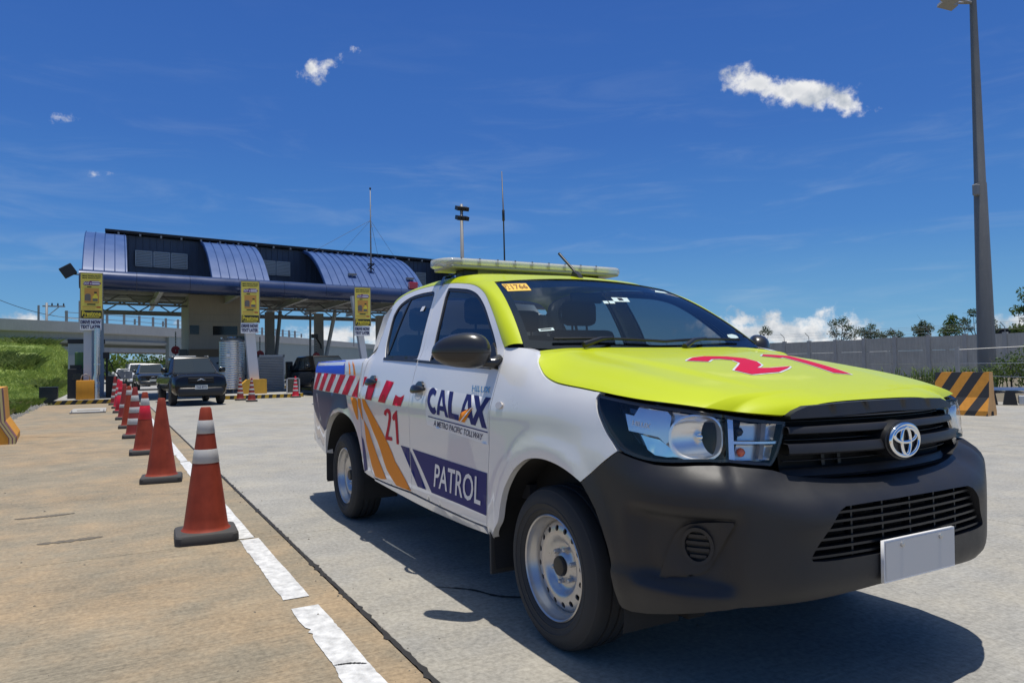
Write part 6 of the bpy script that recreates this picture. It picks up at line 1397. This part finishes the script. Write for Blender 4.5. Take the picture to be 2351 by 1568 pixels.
# ================================================================== perimeter wall with barbed wire
pw = thing('perimeter_wall', 'long grey precast concrete wall topped with barbed wire arms', 'wall', (-19.9, 42.5, 0))
WALLM = mat('wall_panel', (.46, .44, .385), .9, var=.20, vscale=.9, streak=.3, bump=.1, bscale=14)
WALLP = mat('wall_post', (.42, .41, .38), .9, var=.2, vscale=1.2, streak=.2)
wp_me = None
for i in range(-20, 10):
    x0 = i*2.23; step_ = (.0, .0, .04, .04, .0)[i % 5]; top = 2.55+.12*(i > -5)*0+step_
    for z0, z1 in ((0, .85), (.86, 1.70), (1.71, top)):
        m_ = MB(); m_.box((x0-2.23+.12, -.05, z0), (x0-.12, .05, z1)); m_.build('wall_panel', WALLM, pw)
    m_ = MB(); m_.box((x0-.12, -.10, 0), (x0+.12, .12, top+.08)); m_.build('wall_post', WALLP, pw)
    m_ = MB(); m_.tube([(x0, 0, top), (x0, -.02, top+.38), (x0-.10, -.30, top+.66)], .022, 5); m_.build('wire_arm', STEELG, pw)
for k_, (yy, zz) in enumerate(((-.02, 2.80), (-.06, 2.98), (-.16, 3.09), (-.28, 3.20))): 
    m_ = MB(); m_.tube([(-20*2.23+j*2.23, yy, zz-.03*(j % 2)) for j in range(30)], .006, 4); m_.build('barbed_wire', STEELG, pw)
sh_ = thing('shed', 'low black pitched shed roof rising behind the wall', 'shed', (-22.4, 50, 0)); m_ = MB(); m_.prism([(-3.2, 2.5), (-.6, 3.05), (.8, 3.05), (4.0, 2.45)], -2, 2, 'y'); m_.build('roof', mat('shed_roof', (.018, .018, .02), .6), sh_); MB().box((-2.9, -1.8, 0), (3.4, 1.8, 2.5)).build('wall', CONCD, sh_)
# ================================================================== masts and poles
lm = thing('light_mast', 'tall tapering grey light mast rising out of the top of the picture', 'light pole', (-13.0, 27.33, 0))
pts = [(0, 0, 0), (0, 0, 8.0), (0, 0, 8.05), (0, 0, 15.75)]; m_ = MB(); m_.tube(pts, [.335, .225, .205, .115], 12); m_.build('mast_pole', mat('mast_grey', (.15, .15, .145), .55, var=.12, vscale=1.5, streak=.15), lm, smooth=True, sharp=40)
MB().box((-.10, -.42, 7.5), (.10, -.16, 7.95), bev=.05).build('mast_box', STEELG, lm)
for (a, r_) in ((math.radians(262), 1.30), (math.radians(240), 1.0)):
    m_ = MB(); dx, dy = math.cos(a), math.sin(a); m_.tube([(0, 0, 15.22), (dx*r_*.6, dy*r_*.6, 15.24)], .05, 6); m_.box((-.30, -.22, -.06), (.30, .22, .07), None)
    v = m_.v[-8:]; R_ = Matrix.Rotation(a, 3, 'Z') @ Matrix.Rotation(math.radians(-16), 3, 'Y')
    m_.v[-8:] = [tuple(R_ @ Vector(q)+Vector((dx*r_, dy*r_, 15.16))) for q in v]; m_.build('lamp_head', mat('lamp_grey', (.30, .30, .30), .4), lm)
m2 = thing('floodlight_mast', 'distant floodlight mast with two tiers of lamps behind the pickup roof', 'light pole', (-51.6, 22.94, 0))
MB().tube([(0, 0, 0), (0, 0, 14.7)], [.25, .12], 10).build('mast_pole', STEELG, m2, smooth=True)
for z in (13.55, 14.35):
    m_ = MB(); m_.tube([(0, -.42, z), (0, .42, z)], .06, 6)
    for y in (-.36, .0, .36): m_.box((-.2, y-.17, z-.16), (.40, y+.17, z+.18), Matrix.Rotation(math.radians(20), 3, 'Y'), (0, y, z), bev=.03)
    m_.build('lamp_bank', BLACK, m2)
up = thing('utility_pole', 'utility pole with a braced crossarm and insulators beyond the flyover at far left', 'utility pole', (-92, -9.0, 0))
MB().tube([(0, 0, 0), (0, 0, 9.0)], [.16, .12], 8).build('pole', STEELG, up, smooth=True); m_ = MB(); m_.box((-.06, -.4, 8.55), (.06, 1.75, 8.70)); m_.tube([(0, .05, 7.5), (0, 1.2, 8.6)], .05, 5); m_.build('crossarm', STEELG, up)
for y in (0, .5, 1.05, 1.6): MB().lathe([(.06, 0), (.09, .1), (.05, .28), (0, .30)], 8, (0, y, 8.70)).build('insulator', BLACK, up)
u2 = thing('utility_pole', 'plain thin pole just left of the pole with the crossarm', 'utility pole', (-92, -9.75, 0)); MB().tube([(0, 0, 0), (0, 0, 8.7)], .11, 8).build('pole', STEELG, u2)
u3 = thing('utility_pole', 'slender plain pole beside the leftmost banner', 'utility pole', (-92, -5.9, 0)); MB().tube([(0, 0, 0), (0, 0, 9.3)], .07, 8).build('pole', STEELG, u3)
m_ = MB(); n = 24
def cat_(a, b, sag): return [tuple(np.array(a)*(1-t)+np.array(b)*t-np.array([0, 0, sag*4*t*(1-t)])) for t in np.linspace(0, 1, n)]
m_.tube(cat_((-78, -16, 10.5), (-92, -9.0, 7.7), .5), .03, 4); m_.tube(cat_((-92, -9.0, 7.7), (-92, -3.5, 7.0), .1), .03, 4); o = m_.build('power_line', BLACK, None); tag(o, 'thin power line sagging down to the utility poles at far left', 'cable')
l3 = thing('street_lamp', 'thin distant double arm lamp seen under the canopy left of the third banner', 'street lamp', (-120, 34, 5)); MB().tube([(0, 0, 0), (0, 0, 8.0)], .11, 6).build('lamp_post', STEELG, l3); m_ = MB(); m_.tube([(0, -1.8, 8.5), (0, 0, 7.9), (0, 1.8, 8.5)], .08, 5); m_.build('lamp_arm', STEELG, l3)
# wire fence on the right
wf = thing('wire_fence', 'thin wire fence strung on pale posts behind the striped barrier', 'fence', (-10.9, 21.6, 0))
for k_, (px, py) in enumerate(((0, 0), (4.2, 3.0), (8.5, 6.0))): MB().box((px-.05, py-.05, 0), (px+.05, py+.05, 1.55)).build('fence_post', WALLP, wf)
for z0, z1 in ((1.45, 1.75), (.62, .52), (.22, .35), (1.0, 1.1)): MB().tube([(0, 0, z0), (2.1, 1.5, (z0+z1)/2-.06), (4.2, 3.0, z1), (8.5, 6.0, z1)], .010, 4).build('fence_wire', STEELW, wf)
# ================================================================== barriers
JST = stripe_mat('barrier_stripes', (.72, .30, .035), (.035, .035, .037), .40, -.62, 0, .13, .5, .18)
def jersey(name, L, prof, m, label, loc, rz, endm=None):
    j = thing(name, label, 'barrier', loc, rz); n = len(prof)
    o = MB(); o.prism(prof, -L/2, L/2, 'x'); b = o.build('barrier_body', m, j)
    return j
JP = [(-.225, 0), (.225, 0), (.225, .10), (.13, .37), (.085, .885), (-.085, .885), (-.13, .37), (-.225, .10)]
jr = jersey('jersey_barrier', 1.02, JP, JST, 'orange and black striped jersey barrier on the right beside the bonnet', (-6.02, 13.08, 0), math.radians(8))
ORW = mat('barrier_orange', (.66, .36, .13), .65, var=.2, vscale=5, streak=.15)
m_ = MB(); m_.prism([(a*1.0, b) for a, b in JP], .511, .516, 'x'); m_.build('barrier_end', ORW, jr); MB().prism([(-.07, 0), (.07, 0), (.05, .09), (-.05, .09)], .517, .520, 'x').build('forklift_slot', VOID, jr)
JY = mat('barrier_yellow', (.64, .29, .025), .6, var=.22, vscale=3.5, streak=.2)
JP2 = [(-.30, 0), (.30, 0), (.30, .10), (.14, .38), (.10, .95), (-.10, .95), (-.14, .38), (-.30, .10)]
jl = jersey('jersey_barrier', 2.0, JP2, JY, 'orange yellow jersey barrier with purple edge stripes at the left picture edge', (-13.15, -4.27, 0), math.radians(3.6))
PURP = mat('barrier_purple', (.20, .085, .12), .6); CREAM = mat('barrier_cream', (.62, .50, .22), .6)
for i_, (o0, o1, m0) in enumerate(((.0, .035, CREAM), (.035, .052, PURP), (.052, .085, CREAM), (.085, .097, PURP))):
    q = [(.30-o0, .0), (.30-o0, .10), (.14-o0, .38), (.10-o0, .95)]; p = [(.30-o1, .0), (.30-o1, .10), (.14-o1, .38), (.10-o1, .95)]
    mk('edge_stripe', [(1.004, y, z) for y, z in q]+[(1.004, y, z) for y, z in p], [(i, i+1, 5+i, 4+i) for i in range(3)], m0, jl, False)
    if i_ in (0, 2): mk('edge_stripe', [(x, y+.004, z) for x in (1.004-o1*5, 1.004-o0*5) for y, z in JP2[1:5]], [(i, i+1, 5+i, 4+i) for i in range(3)], PURP, jl, False)
gr_ = thing('guard_rail', 'low silver pipe rail on black feet and white blocks at the right picture edge', 'guard rail', (-7.45, 16.72, 0), math.radians(30))
m_ = MB(); m_.tube([(0, 0, .36), (6, 0, .36)], .075, 12); m_.build('pipe', mat('galvanised', (.62, .63, .64), .28, metal=.9), gr_, smooth=True)
for x in (.05, .45, 1.5, 2.6, 3.7): MB().prism([(x-.15, 0), (x+.15, 0), (x+.09, .36), (x-.09, .36)], -.12, .12, 'y').build('rail_foot', BLACK, gr_)
for x in (.62, 1.75, 2.9): MB().box((x, -.1, .02), (x+.55, .1, .24), bev=.02).build('rail_block', mat('block_white', (.55, .55, .53), .6, var=.15), gr_)
for x in (.95, 2.2): MB().lathe([(.10, 0), (.10, .07), (.06, .10), (0, .10)], 12, (x, 0, .43)).build('pipe_cap', STEELW, gr_)
# drain cover near the left island
dc = thing('drain_cover', 'pale concrete drain cover set in the shoulder before the left island', 'drain cover', (-23.0, -3.12, 0))
m_ = MB(); m_.box((-1.2, -.46, .002), (1.2, .46, .05), bev=.01); m_.build('cover_slab', CONC, dc); MB().box((.2, -.30, .05), (.55, .30, .055)).build('drain_slot', mat('slot_brown', (.12, .085, .045), .9), dc); m_ = MB(); [m_.tube([(1.0, s*.40, .05), (1.05, s*.41, .10), (1.2, s*.41, .05)], .012, 5) for s in (-1, 1)]; m_.build('lifting_hook', STEELG, dc)
# ================================================================== traffic cones
CORG = mat('cone_orange', (.265, .042, .020), .6, var=.5, vscale=7, streak=.25, spec=.25); CORD = mat('cone_dark_red', (.24, .024, .016), .6, var=.22, vscale=7, streak=.1); CRED = mat('cone_bright_red', (.60, .012, .030), .5, var=.1, vscale=7)
CWH = mat('cone_band', (.48, .47, .44), .45, var=.14, vscale=14, streak=.1); CBASE = mat('cone_base', (.055, .052, .048), .75, var=.25, vscale=14)
def cone(x, y, h, bands, body, label, group, rb=.150, rt=.036, base=.205, rot=0., top=None, cat='traffic cone'):
    c = thing('traffic_cone', label, cat, (x, y, 0), rot, group); q = np.linspace(0, 2*math.pi, 64, endpoint=False); s = base
    # base plate with rounded corners
    pl = []
    for sx, sy in ((1, 1), (-1, 1), (-1, -1), (1, -1)):
        for a in np.linspace(0, math.pi/2, 5): a2 = a+{(1, 1): 0, (-1, 1): math.pi/2, (-1, -1): math.pi, (1, -1): 1.5*math.pi}[(sx, sy)]; pl.append((sx*(s-.05)+.05*math.cos(a2), sy*(s-.05)+.05*math.sin(a2)))
    n = len(pl); V = []; F = []
    for sc, z in ((.985, 0), (1, .012), (.99, .052), (.955, .064), (.80, .070)): V += [(a*sc, b*sc, z) for a, b in pl]
    for i in range(4): F += [(i*n+j, i*n+(j+1) % n, (i+1)*n+(j+1) % n, (i+1)*n+j) for j in range(n)]
    F += [tuple(4*n+j for j in range(n)), tuple(range(n))[::-1]]; mk('base', V, F, CBASE, c, True, 30)
    def rad(z): return rb+(rt-rb)*((z-.066)/(h-.066))
    pr = [(rb+.018, .066), (rb+.004, .078)]+[(rad(z), z) for z in np.linspace(.095, h-.012, 14)]+[(rt-.006, h), (rt-.012, h-.004), (rt-.014, h-.06)]
    MB().lathe(pr, 36, cap=False).build('cone_body', body, c, smooth=True, sharp=50)
    for z0, z1, m in bands: MB().lathe([(rad(z0)+.0005, z0), (rad(z0)+.0022, z0+.002), (rad(z1)+.0022, z1-.002), (rad(z1)+.0005, z1)], 36, cap=False).build('reflective_band' if m is CWH else 'sleeve', m, c, smooth=True, sharp=50)
    return c
G1 = 'traffic cones in a row along the white line'
cone(-2.96, -1.88, .925, [(.534, .630, CWH), (.740, .833, CWH)], CORG, 'nearest traffic cone, dark red with two white bands', G1, rot=-.05)
cone(-6.10, -2.00, .895, [], CORG, 'plain faded orange traffic cone, second in the row', G1, rot=-.10)
cone(-9.10, -2.06, .89, [(.70, .80, CWH), (.50, .695, CRED)], CORG, 'third traffic cone, one white band high up over a bright red sleeve', G1, rot=-.02)
cone(-12.1, -2.12, .91, [(.24, .35, CWH), (.45, .55, CWH), (.66, .76, CWH)], CORD, 'fourth traffic cone, dark red with three white bands', G1, rot=-.04)
cone(-14.7, -2.17, .89, [(.70, .80, CWH)], CORG, 'fifth traffic cone, orange with a single white band near its top', G1, rot=-.04)
cone(-17.9, -2.22, .89, [(.30, .38, CWH)], CORD, 'sixth traffic cone, dark red and half hidden in the row', G1, rot=-.04)
cone(-21.4, -2.28, .93, [(.62, .74, CRED), (.06+.02, .50, CRED), (.52, .60, CWH)], CRED, 'bright red traffic cone far along the row', G1, rot=-.04)
cone(-24.4, -2.32, .95, [(.40, .48, CWH), (.60, .68, CWH)], CRED, 'red traffic cone with two thin white bands behind the bright red one', G1, rot=-.04)
cone(-27.3, -2.42, 1.02, [(.25, .34, CWH), (.48, .57, CWH), (.70, .78, CWH)], CORD, 'farthest traffic cone of the row at the corner of the left island', G1, rot=-.04)
G2 = 'red cones by the middle island'
for x, y, lab in ((-27.3, 1.88, 'left red and white cone standing against the middle island kerb'), (-25.75, 2.06, 'red and white cone standing nearest on the road before the yellow block'), (-28.3, 4.22, 'red and white cone at the right end of the middle island')):
    cone(x, y, .88, [(.26, .33, CWH), (.42, .49, CWH), (.58, .65, CWH), (.74, .79, CWH)], CRED if y > 4 else CORD, lab, G2, .14, .03, .19)

# ================================================================== other vehicles
CARB = mat('car_black', (.006, .006, .007), .25, spec=.3, coat=.35, coat_r=.03); CARW = mat('car_white', (.72, .72, .71), .3, coat=1); CARG = mat('car_charcoal', (.020, .022, .026), .25, coat=1)
CGL = glass('car_glass', (.10, .13, .15), .10)
HLC = mat('car_lamp', (.70, .72, .74), .12, metal=.5, coat=1)
def car(kind, L, W, Hh, paint, label, loc, rz, pickup=True, group=None, plate_txt=None, zbase=.30, rails=False):
    """sections along the car's own x (front at +x): lower body, cabin, wheels, lamps, glass"""
    c = thing(kind, label, 'pickup truck' if pickup else ('van' if kind == 'white_van' else 'car'), loc, rz, group); hw = W/2; xf, xr = L*.42, -L*.58
    zb = Hh*.66; zh = Hh*(.675 if pickup else .63)
    def sec(x, z0, z1, w, tum=.06, k=20):
        out = []
        for j in range(k):
            a = 2*math.pi*j/k; cx = math.copysign(abs(math.cos(a))**.32, math.cos(a)); cz = math.copysign(abs(math.sin(a))**.45, math.sin(a)); z = (z0+z1)/2+cz*(z1-z0)/2
            out.append((x, cx*(w-tum*max(0, cz)**2-.03*max(0, -cz)), z))
        return out
    st = [(xr, .55, zb*.97, hw*.90), (xr+.06, .42, zb, hw*.96), (xr+.5, zbase, zb, hw), (-1.1, zbase, zb*1.0, hw), (.55, zbase, zb, hw), (.75, zbase, zh*1.02, hw*.995), (1.25, zbase, zh*.99, hw*.99), (xf-.40, .30, zh*.97, hw*.985), (xf-.16, .30, zh*.935, hw*.95), (xf-.04, .34, zh*.88, hw*.90), (xf, .42, zh*.80, hw*.82)]
    V = []; F = []; k = 20
    for s in st: V += sec(*s)
    F = [(i*k+j, i*k+(j+1) % k, (i+1)*k+(j+1) % k, (i+1)*k+j) for i in range(len(st)-1) for j in range(k)]+[tuple(range(k)), tuple((len(st)-1)*k+j for j in range(k))]
    o = MB(); o.add(V, F); body = o.build('body', paint, c, smooth=True, sharp=38)
    # cabin: base rectangle to roof rectangle
    x0, x1 = (1.0, -1.35) if pickup else (.95, xr+.12); r0, r1 = .05, (-1.15 if pickup else xr+.55); yb, yr = hw*.93, hw*.74; zt_ = Hh
    def ringc(t):
        xa = x0+(r0-x0)*t; xb = x1+(r1-x1)*t; y = yb+(yr-yb)*t; z = zb-.05+(zt_-.04-(zb-.05))*t; return [(xa, -y*.88, z), (xa+.05, 0, z), (xa, y*.88, z), (xa-.3, y, z), (xb+.1, y, z), (xb, y*.9, z), (xb, -y*.9, z), (xb+.1, -y, z), (xa-.3, -y, z)]
    A, B = ringc(0), ringc(1); V = A+B; n = len(A); o = MB(); o.add(V, [(i, (i+1) % n, n+(i+1) % n, n+i) for i in range(n)]); top = [(q[0]*.94-.03, q[1]*.93, zt_) for q in B]; o.add(B+top, [(i, (i+1) % n, n+(i+1) % n, n+i) for i in range(n)]+[tuple(range(n, 2*n))]); cb_ = o.build('cabin', paint, c, smooth=True, sharp=35)
    def pane(name, pts, m): 
        P = np.array(pts, float); ctr = np.array([P[:, 0].mean(), 0, P[:, 2].mean()-.25]); nn = np.cross(P[1]-P[0], P[2]-P[0]); nn /= np.linalg.norm(nn)
        if nn @ (P.mean(0)-np.array([-.4, 0, 1.0])) < 0: nn = -nn
        return mk(name, P+nn*.012, [tuple(range(len(P)))], m, c, False)
    def on(t, i, f=0.): 
        q = ringc(t); a = np.array(q[i]); b = np.array(q[(i+1) % n]); return a+(b-a)*f
    GLM = mat('car_pane', (.020, .028, .034), .08, spec=.35)
    for a, b in ((0, 1), (1, 2)): pane('windscreen', [on(.10, a, .06 if a == 0 else 0), on(.10, a, 1 if a == 0 else .94), on(.93, a, 1 if a == 0 else .94), on(.93, a, .06 if a == 0 else 0)], GLM)
    for i, fl_ in ((3, 0), (7, 1)):
        for f0, f1 in ((.03, .47), (.53, .97)) if pickup else ((.02, .34), (.37, .68), (.71, .97)): pane('side_window', [on(.14, i, f0), on(.14, i, f1), on(.90, i, f1), on(.90, i, f0)], GLM)
    pane('rear_window', [on(.25, 5, .08), on(.25, 5, .92), on(.88, 5, .92), on(.88, 5, .08)], GLM)
    # wheels and arches
    for x in (xf-.92, xf-.92-3.1*L/5.3):
        for s in (-1, 1):
            w_ = MB(); y0 = s*(hw-.13); w_.lathe([(.20, -.11), (.33, -.11), (.37, -.08), (.38, 0), (.37, .08), (.33, .11), (.20, .11)], 24, (x, y0, .38), 'y'); wo = w_.build('wheel', RUBBER, c, smooth=True, sharp=35); MB().lathe([(0, .02*s), (.10, .05*s), (.21, .085*s), (.23, .105*s)], 18, (x, y0, .38), 'y').build('rim', CARG, wo, smooth=True)
            q = np.linspace(-.1, math.pi+.1, 18); V = [(x+r*math.cos(a), s*(hw+.004-.02*(r > .46)), .38+r*math.sin(a)) for r in (.40, .475) for a in q]; mk('wheel_arch', V, [(i, i+1, 18+i+1, 18+i) for i in range(17)], BLACK, c)
    # nose: grille, lamps, bumper, plate
    MB().box((xf-.10, -hw*.46, zh*.66), (xf+.02, hw*.46, zh*.84), bev=.03).build('grille', VOID, c); MB().box((xf-.02, -hw*.40, zh*.735), (xf+.035, hw*.40, zh*.765)).build('grille_bar', BLACK, c)
    MB().box((xf-.35, -hw*.80, .32), (xf+.06, hw*.80, zh*.56), bev=.08).build('bumper', BLACK if pickup else paint, c, sharp=50)
    for s in (-1, 1):
        m_ = MB(); a, b = s*hw*.50, s*hw*.90; m_.prism([(xf-.02, a), (xf-.14, b*.93), (xf-.36, b*1.0), (xf-.30, b*.86), (xf-.12, a)], zh*.70, zh*.83, 'z'); m_.build('headlamp', CHROMED, c)
        MB().lathe([(.075, 0), (.085, .05), (.06, .06), (.0, .05)], 12, (xf-.14, s*hw*.78, zh*.76), 'x').build('lamp_eye', HLC, c); MB().lathe([(.05, 0), (.05, .03), (0, .04)], 10, (xf-.04, s*hw*.68, .48), 'x').build('fog_lamp', HLC, c)
        m_ = MB(); m_.box((.50, s*(hw+.06)-.11, zb+.02), (.66, s*(hw+.06)+.11, zb+.20), bev=.05); m_.build('wing_mirror', paint, c, sharp=60)
        MB().box((xr-.01, s*hw*.80-.06, zb*.62), (xr+.06, s*hw*.80+.06, zb*.88), bev=.02).build('tail_lamp', REDL, c)
    p = MB(); p.box((xf+.062, -.20, .56), (xf+.072, .20, .70)); po = p.build('number_plate', mat('plate_white', (.60, .62, .58), .5), c)
    if plate_txt: lettering('plate_lettering', plate_txt, [(-.16, .675), (.16, .675), (.16, .59), (-.16, .59)], lambda u, v, d=0.: np.stack([xf+.073+np.asarray(d)+0*np.asarray(u), np.asarray(u), np.asarray(v)], -1), INKN, po, .02, .002)
    MB().tube([(xf+.03, -.13, zh*.75), (xf+.045, 0, zh*.80), (xf+.03, .13, zh*.75)], .018, 6).build('badge', CHROME, c, smooth=True)
    if rails:
        for s in (-1, 1): MB().tube([(-.1, s*yr*.9, Hh), (-.25, s*yr*.9, Hh+.05), (-.95, s*yr*.9, Hh+.05), (-1.05, s*yr*.9, Hh)], .018, 6).build('roof_rail', STEELG, c)
        MB().tube([(-1.5, -.35, zb), (-1.45, -.35, Hh+.06), (-1.45, .35, Hh+.06), (-1.5, .35, zb)], .03, 6).build('roll_bar', STEELW, c)
    return c
car('black_pickup', 5.30, 1.80, 1.68, CARB, 'black pickup driving towards the camera out of the toll lane', (-26.15, .02, 0), math.radians(3), True, None, 'TGZ 8773', .42, True)
car('black_car', 4.7, 1.85, 1.70, CARG, 'dark car queueing in the shade just behind the black pickup', (-50.5, -.35, 0), math.radians(2), False, 'cars queueing at the toll lanes')
car('white_van', 4.6, 1.75, 1.85, CARW, 'small white van in the queue left of the dark car', (-63.5, -.75, 0), math.radians(2), False, 'cars queueing at the toll lanes')
car('black_car', 4.8, 1.90, 1.78, CARB, 'black car coming through the lane right behind the patrol pickup box', (-30.4, 6.05, 0), math.radians(4), False, 'cars queueing at the toll lanes')
car('white_car', 4.4, 1.75, 1.50, CARW, 'white car far down the queue beyond the white van', (-74, -1.6, 0), 0, False, 'cars queueing at the toll lanes')
sv = thing('sign_trailer', 'small sign trailer with two grey message panels near the red cones', 'trailer', (-55, -1.78, 0))
for s in (-1, 1): MB().box((-.03, s*.24-.23, .70), (.03, s*.24+.23, 1.24), bev=.02).build('message_panel', mat('panel_grey', (.20, .21, .225), .4), sv)
m_ = MB(); m_.box((-.6, -.5, .35), (.1, .5, .5)); m_.tube([(0, -.1, .45), (0, -.1, .75)], .03, 6); m_.tube([(0, .1, .45), (0, .1, .75)], .03, 6); m_.build('trailer_frame', BLACK, sv)
MB().box((-.1, -.28, 1.30), (.1, .28, 1.42), bev=.03).build('beacon_bar', STEELW, sv)
for s in (-1, 1): MB().lathe([(0, -.06), (.22, -.06), (.25, 0), (.22, .06), (0, .06)], 16, (-.3, s*.5, .25), 'y').build('wheel', RUBBER, sv, smooth=True)
